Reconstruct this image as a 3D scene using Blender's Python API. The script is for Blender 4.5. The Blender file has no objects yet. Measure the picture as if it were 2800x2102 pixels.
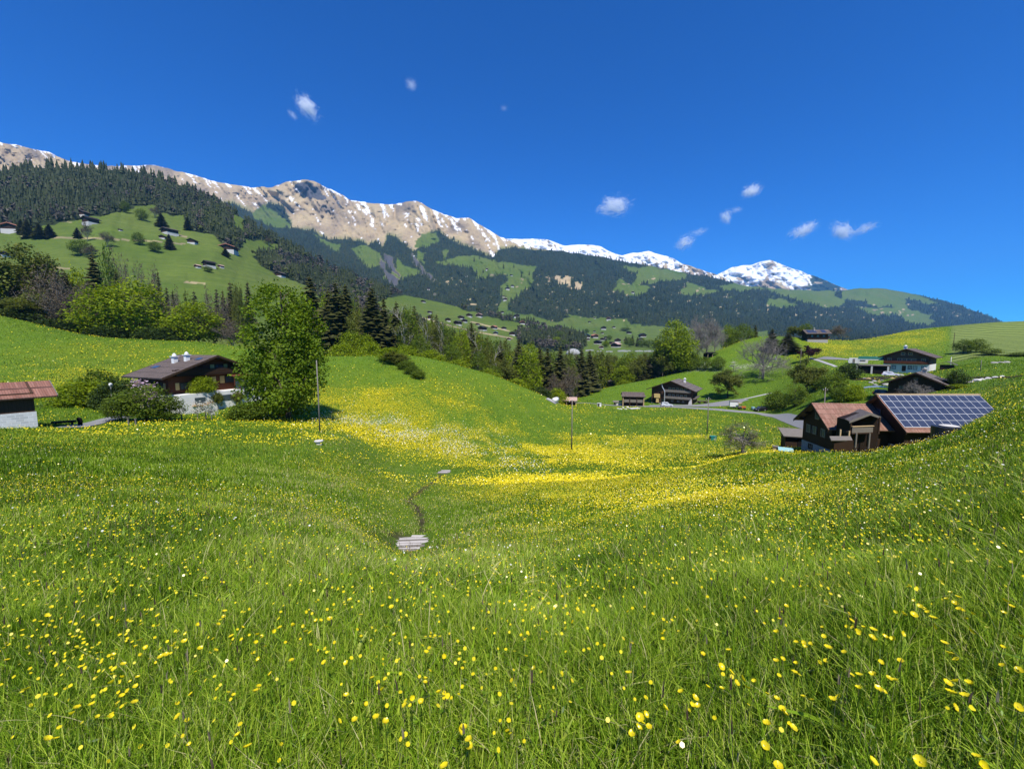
import bpy, math, random
import numpy as np
from mathutils import Vector, Matrix
R_ = math.radians
rng = np.random.default_rng(7)
random.seed(7)
scene = bpy.context.scene
COL = scene.collection

# ------------------------------------------------------------------ camera
F_PX, CU, CV = 1094.0, 1400.0, 1051.0          # focal length and centre, in photo pixels (2800 wide)
PITCH = R_(5.5)
cp, sp = math.cos(PITCH), math.sin(PITCH)
cam_d = bpy.data.cameras.new("camera"); cam = bpy.data.objects.new("camera", cam_d); COL.objects.link(cam)
cam_d.sensor_width = 36.0; cam_d.lens = F_PX * 36 / 2800
cam_d.clip_start = 0.05; cam_d.clip_end = 60000
cam.location = (0, 0, 0); cam.rotation_euler = (R_(90) - PITCH, 0, 0)
scene.camera = cam

def ts(u, v):
    """tangents of azimuth and elevation of the sight line through a photo pixel"""
    a = (np.asarray(u, float) - CU) / F_PX; b = -(np.asarray(v, float) - CV) / F_PX
    y = cp + b * sp
    return a / y, (b * cp - sp) / y
def at(u, v, Y):
    t, s = ts(u, v)
    return np.stack([t * Y, np.zeros_like(t) + Y, s * Y], -1)
def uv_of(P):
    P = np.asarray(P, float)
    d = P[..., 1] * cp - P[..., 2] * sp
    return CU + F_PX * P[..., 0] / d, CV - F_PX * (P[..., 1] * sp + P[..., 2] * cp) / d
def t_of(u): return (u - CU) / F_PX            # azimuth at the horizon line (close enough for columns)

# ------------------------------------------------------------------ noise
_perm = rng.permutation(4096)
def _hash(ix, iy, k):
    return (_perm[(ix + _perm[(iy + _perm[k % 4096]) % 4096]) % 4096] / 4095.0) * 2 - 1
def vnoise(x, y, k=0):
    x = np.asarray(x, float); y = np.asarray(y, float)
    ix = np.floor(x).astype(int); iy = np.floor(y).astype(int)
    fx = x - ix; fy = y - iy
    fx = fx * fx * fx * (fx * (fx * 6 - 15) + 10); fy = fy * fy * fy * (fy * (fy * 6 - 15) + 10)
    a = _hash(ix, iy, k); b = _hash(ix + 1, iy, k); c = _hash(ix, iy + 1, k); d = _hash(ix + 1, iy + 1, k)
    return (a + (b - a) * fx) * (1 - fy) + (c + (d - c) * fx) * fy
def fbm(x, y, k=0, octv=4, gain=.5):
    s = 0; a = 1; n = 0
    for i in range(octv):
        s = s + a * vnoise(x * 2 ** i + 17.3 * i, y * 2 ** i + 9.1 * i, k + i); n += a; a *= gain
    return s / n
def sstep(a, b, x):
    t = np.clip((np.asarray(x, float) - a) / (b - a), 0, 1); return t * t * (3 - 2 * t)

# ------------------------------------------------------------------ mesh builder
class MB:
    """collects quads / triangles / n-gons, links them as ONE mesh object"""
    def __init__(s): s.v = []; s.f = []; s.n = 0; s.m = []
    def add(s, verts, faces, mi=0):
        verts = np.asarray(verts, float).reshape(-1, 3)
        s.v.append(verts)
        for f in faces: s.f.append([i + s.n for i in f]); s.m.append(mi)
        s.n += len(verts); return s
    def box(s, c, size, rz=0, M=None, mi=0, taper=1.0):
        x, y, z = [d / 2 for d in size]
        P = np.array([(-x, -y, -z), (x, -y, -z), (x, y, -z), (-x, y, -z), (-x * taper, -y * taper, z), (x * taper, -y * taper, z), (x * taper, y * taper, z), (-x * taper, y * taper, z)])
        if rz: ca, sa = math.cos(rz), math.sin(rz); P = np.stack([P[:, 0] * ca - P[:, 1] * sa, P[:, 0] * sa + P[:, 1] * ca, P[:, 2]], 1)
        P = P + np.asarray(c, float)
        if M is not None: P = (np.c_[P, np.ones(8)] @ np.array(M).T)[:, :3]
        return s.add(P, [(0, 3, 2, 1), (4, 5, 6, 7), (0, 1, 5, 4), (1, 2, 6, 5), (2, 3, 7, 6), (3, 0, 4, 7)], mi)
    def prism(s, poly, y0, y1, mi=0):
        """poly: (x,z) outline extruded along y"""
        n = len(poly)
        V = [(x, y0, z) for x, z in poly] + [(x, y1, z) for x, z in poly]
        return s.add(V, [tuple(range(n)), tuple(range(2 * n - 1, n - 1, -1))] + [(i, i + n, (i + 1) % n + n, (i + 1) % n) for i in range(n)], mi)
    def slab(s, q, th, mi=0):
        """quad q thickened downwards along its normal"""
        q = np.asarray(q, float); n = np.cross(q[1] - q[0], q[3] - q[0]); n /= np.linalg.norm(n)
        V = np.r_[q, q - n * th]
        return s.add(V, [(0, 1, 2, 3), (7, 6, 5, 4), (0, 4, 5, 1), (1, 5, 6, 2), (2, 6, 7, 3), (3, 7, 4, 0)], mi)
    def tube(s, pts, rad, k=6, mi=0, cap=True):
        pts = np.asarray(pts, float); n = len(pts); rad = np.broadcast_to(rad, (n,))
        d = np.gradient(pts, axis=0); d /= np.linalg.norm(d, axis=1)[:, None] + 1e-9
        ref = np.array([0, 0, 1.]) if abs(d[0][2]) < .8 else np.array([1., 0, 0])
        e1 = np.cross(d, ref); e1 /= np.linalg.norm(e1, axis=1)[:, None] + 1e-9; e2 = np.cross(d, e1)
        an = np.arange(k) * 2 * math.pi / k
        V = (pts[:, None] + rad[:, None, None] * (np.cos(an)[None, :, None] * e1[:, None] + np.sin(an)[None, :, None] * e2[:, None])).reshape(-1, 3)
        F = [(i * k + j, i * k + (j + 1) % k, (i + 1) * k + (j + 1) % k, (i + 1) * k + j) for i in range(n - 1) for j in range(k)]
        if cap: F += [tuple(range(k - 1, -1, -1)), tuple((n - 1) * k + j for j in range(k))]
        return s.add(V, F, mi)
    def lathe(s, prof, k=16, c=(0, 0, 0), mi=0):
        an = np.arange(k) * 2 * math.pi / k
        V = np.array([(r * math.cos(a), r * math.sin(a), z) for r, z in prof for a in an]) + np.asarray(c)
        n = len(prof)
        F = [(i * k + j, i * k + (j + 1) % k, (i + 1) * k + (j + 1) % k, (i + 1) * k + j) for i in range(n - 1) for j in range(k)]
        F += [tuple(range(k - 1, -1, -1)), tuple((n - 1) * k + j for j in range(k))]
        return s.add(V, F, mi)
    def build(s, name, mat, parent=None, smooth=False):
        V = np.concatenate(s.v) if s.v else np.zeros((0, 3))
        return mesh_obj(name, V, s.f, mat, parent, smooth, s.m)

def mesh_data(name, V, faces, mats, smooth=False, mi=None):
    me = bpy.data.meshes.new(name)
    V = np.ascontiguousarray(V, dtype=np.float32)
    if isinstance(faces, np.ndarray):
        tot = np.full(len(faces), faces.shape[1], dtype=np.int32); loops = faces.reshape(-1).astype(np.int32)
    else:
        tot = np.array([len(f) for f in faces], dtype=np.int32); loops = np.fromiter((i for f in faces for i in f), dtype=np.int32)
    me.vertices.add(len(V)); me.vertices.foreach_set("co", V.reshape(-1))
    me.loops.add(len(loops)); me.loops.foreach_set("vertex_index", loops)
    me.polygons.add(len(tot))
    st = np.zeros(len(tot), dtype=np.int32); st[1:] = np.cumsum(tot)[:-1]
    me.polygons.foreach_set("loop_start", st)
    if mi is not None and len(mi): me.polygons.foreach_set("material_index", np.asarray(mi, dtype=np.int32))
    me.update(calc_edges=True)
    me.polygons.foreach_set("use_smooth", np.full(len(tot), bool(smooth)))
    for m in (mats if isinstance(mats, (list, tuple)) else [mats]): me.materials.append(m)
    return me
def mesh_obj(name, V, faces, mats, parent=None, smooth=False, mi=None):
    o = bpy.data.objects.new(name, mesh_data(name, V, faces, mats, smooth, mi)); COL.objects.link(o)
    if parent is not None: o.parent = parent
    return o
def set_color(me, name, rgba):
    a = me.attributes.new(name, 'FLOAT_COLOR', 'POINT'); a.data.foreach_set("color", np.ascontiguousarray(rgba, dtype=np.float32).reshape(-1))
def tag(o, label=None, cat=None, group=None, kind=None):
    if label: o['label'] = label
    if cat: o['category'] = cat
    if group: o['group'] = group
    if kind: o['kind'] = kind
    return o
def empty(name, loc=(0, 0, 0), rz=0, sc=1):
    o = bpy.data.objects.new(name, None); COL.objects.link(o); o.empty_display_size = .2
    o.location = loc; o.rotation_euler = (0, 0, rz); o.scale = (sc, sc, sc) if np.isscalar(sc) else sc
    return o
_kids = {}
def copy_tree(o, parent=None):
    c = o.copy(); COL.objects.link(c)
    if parent is not None: c.parent = parent
    for ch in list(o.children): copy_tree(ch, c)
    return c

# ------------------------------------------------------------------ materials
class NT:
    def __init__(s, name):
        s.m = bpy.data.materials.new(name); s.m.use_nodes = True; s.t = s.m.node_tree; s.t.nodes.clear()
        s.out = s.n('ShaderNodeOutputMaterial')
    def n(s, typ, **kw):
        x = s.t.nodes.new(typ)
        for k, v in kw.items(): setattr(x, k, v)
        return x
    def l(s, a, b): s.t.links.new(a, b)
    def val(s, sock, v):
        if hasattr(v, 'is_linked') or hasattr(v, 'links'): s.l(v, sock)
        else:
            if isinstance(v, (tuple, list)) and len(v) == 3 and sock.type == 'RGBA': v = (*v, 1)
            sock.default_value = v
    def noise(s, scale, detail=4, rough=.55, vec=None, out='Fac', dist=0):
        x = s.n('ShaderNodeTexNoise'); x.inputs['Scale'].default_value = scale; x.inputs['Detail'].default_value = detail
        x.inputs['Roughness'].default_value = rough; x.inputs['Distortion'].default_value = dist
        s.l(vec if vec is not None else s.obj(), x.inputs['Vector']); return x.outputs[out]
    def obj(s):
        if not hasattr(s, '_tc'): s._tc = s.n('ShaderNodeTexCoord')
        return s._tc.outputs['Object']
    def geo(s, k='Position'):
        if not hasattr(s, '_g'): s._g = s.n('ShaderNodeNewGeometry')
        return s._g.outputs[k]
    def scale(s, vec, sc):
        x = s.n('ShaderNodeMapping'); s.l(vec, x.inputs['Vector']); x.inputs['Scale'].default_value = sc; return x.outputs[0]
    def ramp(s, fac, stops, interp='LINEAR'):
        x = s.n('ShaderNodeValToRGB'); s.l(fac, x.inputs[0]); x.color_ramp.interpolation = interp
        e = x.color_ramp.elements
        while len(e) < len(stops): e.new(.5)
        for i, (p, c) in enumerate(stops):
            e[i].position = p; e[i].color = (*c, 1) if isinstance(c, (tuple, list)) else (c, c, c, 1)
        return x.outputs[0]
    def mix(s, fac, a, b, mode='MIX'):
        x = s.n('ShaderNodeMix', data_type='RGBA', blend_type=mode)
        s.val(x.inputs[0], fac); s.val(x.inputs[6], a); s.val(x.inputs[7], b); return x.outputs[2]
    def math(s, op, a, b=0.0, clamp=False):
        x = s.n('ShaderNodeMath', operation=op, use_clamp=clamp); s.val(x.inputs[0], a); s.val(x.inputs[1], b); return x.outputs[0]
    def attr(s, name, out='Color', typ='GEOMETRY'):
        x = s.n('ShaderNodeAttribute', attribute_name=name, attribute_type=typ); return x.outputs[out]
    def sep(s, col):
        x = s.n('ShaderNodeSeparateColor'); s.l(col, x.inputs[0]); return x.outputs
    def bump(s, h, strength=.5, dist=.1):
        x = s.n('ShaderNodeBump'); s.l(h, x.inputs['Height']); x.inputs['Strength'].default_value = strength; x.inputs['Distance'].default_value = dist; return x.outputs[0]
    def pbsdf(s, col, rough=.8, spec=.3, metal=0, normal=None):
        x = s.n('ShaderNodeBsdfPrincipled'); s.val(x.inputs['Base Color'], col); s.val(x.inputs['Roughness'], rough)
        x.inputs['Specular IOR Level'].default_value = spec; x.inputs['Metallic'].default_value = metal
        if normal is not None: s.l(normal, x.inputs['Normal'])
        return x.outputs[0]
    def done(s, shader): s.l(shader, s.out.inputs['Surface']); return s.m
    def leafy(s, col, trans=.35, rough=.55, tint=(1.15, 1.1, .45), spec=.15):
        p = s.pbsdf(col, rough, spec)
        tr = s.n('ShaderNodeBsdfTranslucent'); s.l(s.mix(1.0, col, tint, 'MULTIPLY'), tr.inputs['Color'])
        x = s.n('ShaderNodeMixShader'); x.inputs[0].default_value = trans; s.l(p, x.inputs[1]); s.l(tr.outputs[0], x.inputs[2])
        return s.done(x.outputs[0])

def mat_plain(name, col, rough=.7, spec=.3, metal=0, var=.25, scale=3, bump=0):
    n = NT(name); nz = n.noise(scale, 5)
    c = n.mix(n.math('MULTIPLY', nz, 1.0), tuple(x * (1 - var) for x in col), tuple(min(1, x * (1 + var)) for x in col))
    return n.done(n.pbsdf(c, rough, spec, metal, n.bump(nz, bump, .05) if bump else None))

# ------------------------------------------------------------------ sun, sky, look
SUN_AZ, SUN_EL = R_(167), R_(56)
world = bpy.data.worlds.new("World"); scene.world = world; world.use_nodes = True
wt = world.node_tree; wt.nodes.clear()
sky = wt.nodes.new('ShaderNodeTexSky'); sky.sky_type = 'NISHITA'; sky.sun_disc = False
sky.sun_elevation = SUN_EL; sky.sun_rotation = SUN_AZ; sky.altitude = 2200; sky.air_density = 1.0; sky.dust_density = .5; sky.ozone_density = 3.0
hs = wt.nodes.new('ShaderNodeHueSaturation'); hs.inputs['Saturation'].default_value = 1.22; hs.inputs['Value'].default_value = 1.0
bg = wt.nodes.new('ShaderNodeBackground'); bg.inputs['Strength'].default_value = .092
wo = wt.nodes.new('ShaderNodeOutputWorld')
tintn = wt.nodes.new('ShaderNodeMix'); tintn.data_type = 'RGBA'; tintn.blend_type = 'MULTIPLY'; tintn.inputs[0].default_value = 1; tintn.inputs[7].default_value = (.165, .90, 1.66, 1)
wt.links.new(sky.outputs[0], hs.inputs['Color']); wt.links.new(hs.outputs[0], tintn.inputs[6]); wt.links.new(tintn.outputs[2], bg.inputs['Color']); wt.links.new(bg.outputs[0], wo.inputs['Surface'])
sd = bpy.data.lights.new("sun", 'SUN'); sd.energy = 5.0; sd.angle = R_(.53); sd.color = (1.0, .95, .87)
so = bpy.data.objects.new("sun", sd); COL.objects.link(so)
sdir = Vector((math.sin(SUN_AZ) * math.cos(SUN_EL), math.cos(SUN_AZ) * math.cos(SUN_EL), math.sin(SUN_EL)))
so.rotation_euler = sdir.to_track_quat('Z', 'Y').to_euler(); so.location = (0, -50, 80)
scene.view_settings.view_transform = 'Standard'; scene.view_settings.look = 'None'
scene.view_settings.exposure = .22; scene.view_settings.gamma = 1; scene.view_settings.use_curve_mapping = False
scene.render.engine = 'CYCLES'
cy = scene.cycles
cy.use_denoising = True; cy.denoiser = 'OPENIMAGEDENOISE'
cy.use_adaptive_sampling = True; cy.adaptive_threshold = .015
cy.max_bounces = 8; cy.diffuse_bounces = 2; cy.glossy_bounces = 2; cy.transmission_bounces = 3; cy.transparent_max_bounces = 8; cy.volume_bounces = 8
cy.caustics_reflective = False; cy.caustics_refractive = False
# ------------------------------------------------------------------ near ground: a height field given by profiles along sight columns
# each entry: (distance, height) or (distance, 'v', photo row of the ground there)
def S_(u, lst):
    ys, ss = [], []
    for e in lst:
        if len(e) == 3: s = float(ts(u, e[2])[1])
        else: s = e[1] / e[0]
        ys.append(e[0]); ss.append(s)
    return np.array(ys), np.array(ss)
COLS = {
 -600: [(.5,-2.1),(2,-2.5),(5,-3.1),(12,-4.3),(25,-5.7),(36,-6.6),(60,-4),(90,2),(140,18),(180,12),(240,-8),(330,-20)],
 0:    [(.5,-1.8),(2,-2.05),(5,-2.65),(12,-3.95),(25,-6.1),(36,'v',1168),(44,'v',1148),(60,'v',1088),(90,'v',990),(140,'v',862),(165,8),(230,-12),(330,-25)],
 250:  [(.5,-1.75),(2,-2.0),(5,-2.6),(12,-4.05),(25,-6.5),(38,'v',1170),(46,'v',1152),(62,'v',1098),(90,'v',1012),(140,'v',918),(165,-2),(230,-18),(330,-26)],
 500:  [(.5,-1.7),(2,-1.95),(5,-2.65),(12,-4.3),(25,-7.1),(42,'v',1164),(50,'v',1148),(66,'v',1122),(82,'v',1068),(110,'v',992),(150,'v',932),(175,-4),(230,-20),(330,-28)],
 700:  [(.5,-1.7),(2,-1.92),(5,-2.7),(12,-4.6),(25,-7.6),(44,'v',1168),(56,'v',1142),(80,'v',1075),(110,'v',1005),(140,'v',952),(165,-6),(230,-22),(330,-30)],
 900:  [(.5,-1.67),(2,-1.88),(4,-2.45),(7,-3.5),(13,-5.5),(25,-8.4),(40,'v',1207),(47,'v',1186),(60,'v',1152),(85,'v',1075),(110,'v',1008),(125,'v',975),(150,-9),(180,-18),(230,-26),(330,-32)],
 1100: [(.5,-1.65),(2,-1.85),(4,-2.55),(7,-4.0),(14,'v',1490),(22,-9.0),(32,-11.4),(44,'v',1288),(52,'v',1243),(64,'v',1188),(84,'v',1090),(110,'v',998),(125,'v',972),(150,-9),(180,-20),(230,-28),(330,-34)],
 1300: [(.5,-1.65),(2,-1.83),(4,-2.5),(7,-3.8),(14,-6.7),(22,-9.2),(32,-11.7),(46,'v',1287),(56,'v',1252),(72,'v',1185),(90,'v',1112),(112,'v',1045),(126,'v',1012),(150,-14),(180,-24),(230,-30),(330,-36)],
 1500: [(.5,-1.63),(2,-1.8),(3,-2.22),(6,-3.45),(12,-5.7),(20,-8.2),(32,-11.4),(46,'v',1290),(60,'v',1252),(80,'v',1205),(100,'v',1150),(115,'v',1112),(126,'v',1090),(150,-22),(180,-27),(230,-32),(330,-38)],
 1600: [(.5,-1.62),(2,-1.78),(3,-2.18),(5.5,-3.15),(10,-4.85),(18,-7.5),(30,-10.8),(46,'v',1288),(67,'v',1232),(90,'v',1184),(120,'v',1142),(150,'v',1110),(170,'v',1100),(185,'v',1092),(225,'v',1075),(260,-31),(330,-38)],
 1700: [(.5,-1.62),(2,-1.76),(3,-2.14),(5.5,-3.0),(10,-4.6),(18,-7.2),(30,-10.5),(46,'v',1287),(62,'v',1252),(90,'v',1194),(130,'v',1142),(165,'v',1110),(176,'v',1103),(200,'v',1078),(222,'v',1052),(250,-28),(290,-34),(330,-38)],
 1900: [(.5,-1.6),(2.5,-1.88),(5.5,-2.85),(10,-4.2),(18,-6.45),(30,-9.6),(46,'v',1277),(62,'v',1250),(90,'v',1192),(130,'v',1140),(165,'v',1108),(178,'v',1100),(192,'v',1078),(216,'v',1036),(240,'v',1000),(256,'v',985),(275,-14),(300,-24),(330,-36)],
 2100: [(.5,-1.6),(2.3,-1.78),(5,-2.6),(10,-3.95),(18,-5.95),(30,-8.35),(45,-12.4),(62,'v',1230),(90,'v',1188),(120,'v',1150),(140,'v',1131),(150,'v',1112),(180,'v',1060),(210,'v',1008),(235,'v',955),(256,'v',918),(280,2),(300,-8),(330,-20)],
 2300: [(.5,-1.58),(2,-1.74),(4.4,-2.35),(8,-3.25),(14,-4.6),(20,-5.85),(26,-7.05),(32,-9.4),(45,-13.0),(60,-15),(90,'v',1140),(110,'v',1094),(140,'v',1040),(170,'v',996),(200,'v',965),(230,'v',945),(262,'v',931),(290,0),(330,-8)],
 2500: [(.5,-1.52),(1.9,-1.56),(4.5,-2.2),(8,-2.92),(12,-3.65),(20,-5.1),(28,-8),(45,-12),(60,-12.8),(80,'v',1108),(96,'v',1080),(130,'v',1030),(150,'v',1019),(164,'v',1012),(176,'v',985),(200,'v',958),(250,'v',912),(285,'v',900),(310,8),(330,4)],
 2700: [(.5,-1.5),(2.5,-1.65),(5.5,-2.08),(10,-2.62),(16,-3.2),(22,-4.8),(36,-8),(60,'v',1108),(80,'v',1060),(100,'v',1025),(120,'v',1003),(150,'v',988),(180,'v',958),(220,'v',925),(272,'v',882),(300,14),(330,11)],
 2800: [(.5,-1.48),(2.5,-1.56),(5.5,-1.83),(9,-1.97),(14,-2.15),(20,-3.5),(40,-6.8),(60,'v',1062),(90,'v',1024),(120,'v',998),(150,'v',982),(180,'v',955),(220,'v',922),(275,'v',878),(300,15),(330,12)],
 3500: [(.5,-1.45),(2,-1.25),(4,-.95),(8,-.4),(14,.4),(20,.3),(40,-1),(60,0),(90,2),(120,4),(150,7),(180,11),(220,16),(275,24),(300,22),(330,19)],
}
GY = np.exp(np.linspace(math.log(.5), math.log(330), 700))
def pchip(x, y, q):
    h = np.diff(x); d = np.diff(y) / h; m = np.zeros(len(x))
    for i in range(1, len(x) - 1):
        if d[i - 1] * d[i] > 0:
            w1 = 2 * h[i] + h[i - 1]; w2 = h[i] + 2 * h[i - 1]; m[i] = (w1 + w2) / (w1 / d[i - 1] + w2 / d[i])
    m[0] = d[0]; m[-1] = d[-1]
    k = np.clip(np.searchsorted(x, q) - 1, 0, len(x) - 2); tt = (q - x[k]) / h[k]
    return ((1 + 2 * tt) * (1 - tt) ** 2) * y[k] + (tt * (1 - tt) ** 2) * h[k] * m[k] + (tt ** 2 * (3 - 2 * tt)) * y[k + 1] + (tt ** 2 * (tt - 1)) * h[k] * m[k + 1]
_ct, _cz = [], []
for u, lst in sorted(COLS.items()):
    ys, ss = S_(u, lst)
    zz = pchip(np.log(ys), ss * ys, np.log(GY))
    _ct.append(t_of(u)); _cz.append(zz)
_ct = np.array(_ct); _cz = np.array(_cz)
_td = np.linspace(_ct[0], _ct[-1], 500)
_zg = np.empty((len(_td), len(GY)))
for j in range(len(GY)): _zg[:, j] = pchip(_ct, _cz[:, j], _td)
# soften kinks of the table a little along azimuth
for _ in range(6): _zg[1:-1] = .25 * _zg[:-2] + .5 * _zg[1:-1] + .25 * _zg[2:]
def H0(X, Y):
    X = np.asarray(X, float); Y = np.asarray(Y, float)
    Yc = np.clip(Y, .5, 329.9); Xn = np.where(Y < 3.0, X * 1.0, X)
    t = np.clip(Xn / np.maximum(Yc, 1.2), _td[0], _td[-1] - 1e-6)
    a = (t - _td[0]) / (_td[1] - _td[0]); i = np.clip(a.astype(int), 0, len(_td) - 2); fa = a - i
    b = (np.log(Yc) - math.log(.5)) / (math.log(330 / .5)) * (len(GY) - 1); j = np.clip(b.astype(int), 0, len(GY) - 2); fb = b - j
    return (_zg[i, j] * (1 - fa) + _zg[i + 1, j] * fa) * (1 - fb) + (_zg[i, j + 1] * (1 - fa) + _zg[i + 1, j + 1] * fa) * fb
def H(X, Y):
    X = np.asarray(X, float); Y = np.asarray(Y, float)
    amp = np.clip(.0045 * np.abs(Y), .015, .40)
    return H0(X, Y) + amp * fbm(X / (3 + np.abs(Y) * .10), Y / (3 + np.abs(Y) * .10) * .8, 31, 3) * .8
def hit(u, v, y0=1.0, y1=329.0):
    """where the sight line through a photo pixel first meets the ground"""
    t, s = [float(q) for q in ts(u, v)]
    yy = np.exp(np.linspace(math.log(y0), math.log(y1), 1500))
    d = s * yy - H(t * yy, yy)
    k = np.where(d < 0)[0]
    Y = yy[k[0]] if len(k) else y1
    return np.array([t * Y, Y, float(H(t * Y, Y))])
def gnd(u, Y, dz=0.0):
    """ground point in photo column u at distance Y"""
    t = float(ts(u, 1000)[0]); return np.array([t * Y, Y, float(H(t * Y, Y)) + dz])

# ------------------------------------------------------------------ meadow zones, used for flowers and grass colour
def pmask(u, v, poly):
    u = np.asarray(u, float); v = np.asarray(v, float); ins = np.zeros(u.shape, bool); n = len(poly)
    for i in range(n):
        x1, y1 = poly[i]; x2, y2 = poly[(i + 1) % n]
        if y1 == y2: continue
        c = ((y1 > v) != (y2 > v)) & (u < (x2 - x1) * (v - y1) / (y2 - y1) + x1)
        ins ^= c
    return ins
def blob(u, v, u0, v0, ru, rv, rot=0):
    ca, sa = math.cos(rot), math.sin(rot); x = (u - u0) * ca + (v - v0) * sa; y = -(u - u0) * sa + (v - v0) * ca
    return np.exp(-(x / ru) ** 2 - (y / rv) ** 2)
def flower_density(X, Y):
    """how yellow the meadow is (0..1), a pattern fixed on the ground"""
    X = np.asarray(X, float); Y = np.asarray(Y, float); u, v = uv_of(np.stack([X, Y, H(X, Y)], -1))
    d = .07 + 0 * u
    d = d + 1.3 * blob(u, v, 1330, 1218, 360, 52, .06) + .35 * blob(u, v, 1530, 1262, 190, 20, .08)
    d = d + .6 * blob(u, v, 1150, 1100, 300, 55, .05) + .35 * blob(u, v, 1900, 1180, 350, 40) + .35 * blob(u, v, 1650, 1150, 250, 40)
    d = d + 1.0 * blob(u, v, 1700, 1345, 420, 55, .02) + .12 * blob(u, v, 2250, 1262, 330, 34, -.06) + .4 * blob(u, v, 1450, 1390, 300, 90)
    d = d + .26 * blob(u, v, 700, 1215, 330, 45, .05) + .10 * blob(u, v, 250, 1230, 300, 50) + .35 * blob(u, v, 900, 1230, 120, 50)
    d = d + .07 * blob(u, v, 330, 1450, 420, 200) + .25 * blob(u, v, 1000, 1330, 200, 100) + .55 * blob(u, v, 2480, 1640, 380, 150, .2) + .5 * blob(u, v, 250, 1880, 200, 160) + .3 * blob(u, v, 1350, 1900, 350, 150)
    d = d + .3 * blob(u, v, 350, 1000, 400, 70) + .75 * blob(u, v, 2450, 920, 300, 26, -.12) + .4 * blob(u, v, 2300, 960, 150, 20)
    ditch = np.minimum(1, blob(u, v, 1500, 1290, 420, 12) + blob(u, v, 1000, 1235, 130, 16, .55) + blob(u, v, 1180, 1420, 100, 150))
    d = d * (1 - .9 * ditch)
    d = d * (1 - 1.0 * sstep(2575, 2605, u) * (Y > 150)) * (1 - .7 * sstep(2560, 2640, u) * (v < 1060)) * (1 - .85 * pmask(u, v, [(1560, 1100), (1880, 980), (2140, 920), (2140, 1110), (1800, 1110)]))
    n = fbm(X * .35, Y * .22, 5, 3) * .6 + fbm(X * .06, Y * .05, 8, 3)
    return np.clip(d * np.clip(.75 + 1.3 * n, 0.05, 2), 0, 1)
def white_density(X, Y):
    X = np.asarray(X, float); Y = np.asarray(Y, float); u, v = uv_of(np.stack([X, Y, H(X, Y)], -1))
    d = 1.0 * blob(u, v, 1110, 1180, 180, 28, .16) + .85 * blob(u, v, 1290, 1235, 130, 20, .25) + .5 * blob(u, v, 960, 1150, 90, 12) + 2.2 * blob(u, v, 1905, 1003, 60, 9, .05) + .9 * blob(u, v, 2060, 1003, 70, 7) + .25 * blob(u, v, 1860, 1180, 90, 10)
    n = fbm(X * .25, Y * .2, 55, 3)
    return np.clip(d * np.clip(.6 + 1.9 * n, 0, 2), 0, 1)

# ------------------------------------------------------------------ ground sheet
nq, ny = 520, 560
q = np.linspace(-1.75, 1.9, nq)
yr = np.r_[np.linspace(-9, .5, 26)[:-1], np.exp(np.linspace(math.log(.5), math.log(329), ny - 25))]
QX, QY = np.meshgrid(q, yr)
GX = QX * (np.maximum(QY, -6) + 8.0); GZ = H(GX, QY)
GV = np.stack([GX, QY, GZ], -1).reshape(-1, 3)
ii, jj = np.meshgrid(np.arange(len(yr) - 1), np.arange(nq - 1), indexing='ij')
b0 = ii * nq + jj
GF = np.stack([b0, b0 + 1, b0 + nq + 1, b0 + nq], -1).reshape(-1, 4)
def meadow_material():
    n = NT("meadow_turf")
    a = n.sep(n.attr("zone"))
    p = n.geo('Position')
    n1 = n.noise(.18, 5, .6, p); n2 = n.noise(2.2, 5, .7, n.scale(p, (1, .55, 1))); n3 = n.noise(14, 3, .7, n.scale(p, (1, .5, 1)))
    c = n.ramp(n2, [(.25, (.048, .102, .007)), (.5, (.094, .172, .011)), (.75, (.158, .245, .018))])
    c = n.mix(n.ramp(n1, [(.35, 0.0), (.7, .55)]), c, (.125, .20, .015))
    # a yellow cast where flowers are densest
    c = n.mix(n.math('MULTIPLY', n.math('MULTIPLY', a[0], n.ramp(n.noise(.9, 5, .75, n.scale(p, (1, .6, 1))), [(.35, .1), (.65, 1.0)])), .62), c, (.46, .40, .008))
    c = n.mix(n.math('MULTIPLY', a[1], n.ramp(n.noise(1.1, 4, .75, n.scale(p, (1, .6, 1))), [(.4, 0.0), (.65, .45)])), c, (.50, .52, .36))
    # mown hay in rows on the upper hill, bare earth
    wv = n.n('ShaderNodeTexWave', wave_type='BANDS', bands_direction='Y'); wv.inputs['Scale'].default_value = .075; wv.inputs['Distortion'].default_value = 2.2; wv.inputs['Detail'].default_value = 3; wv.inputs['Detail Scale'].default_value = .7
    n.l(p, wv.inputs['Vector'])
    mow = n.ramp(n.math('ADD', n.math('MULTIPLY', wv.outputs['Fac'], .75), n.math('MULTIPLY', n2, .3)), [(.22, (.065, .105, .020)), (.55, (.21, .26, .065))])
    c = n.mix(a[2], c, mow)
    al = n.attr("zone", 'Alpha')
    c = n.mix(al, c, n.ramp(n2, [(.3, (.05, .035, .02)), (.7, (.10, .08, .04))]))
    h = n.math('ADD', n2, n.math('MULTIPLY', n3, .5))
    return n.done(n.pbsdf(c, .85, .12, 0, n.bump(h, .9, .25)))
ground_mat = meadow_material()
ground = mesh_obj("ground", GV, GF, ground_mat, smooth=True); tag(ground, kind='structure')
zone = np.zeros((len(GV), 4)); zone[:, 0] = flower_density(GV[:, 0], GV[:, 1]); zone[:, 1] = white_density(GV[:, 0], GV[:, 1])
gu, gv = uv_of(np.where(GV[:, 1:2] > .5, GV, np.array([[0, .5, -1.6]])))
zone[:, 2] = sstep(2590, 2612, gu) * (GV[:, 1] > 165) 
creek = [(1150, 1452, 14.9), (1155, 1420, 16.3), (1140, 1385, 18.5), (1115, 1372, 19.5), (1150, 1340, 24), (1190, 1315, 30), (1208, 1296, 38)]
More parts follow.
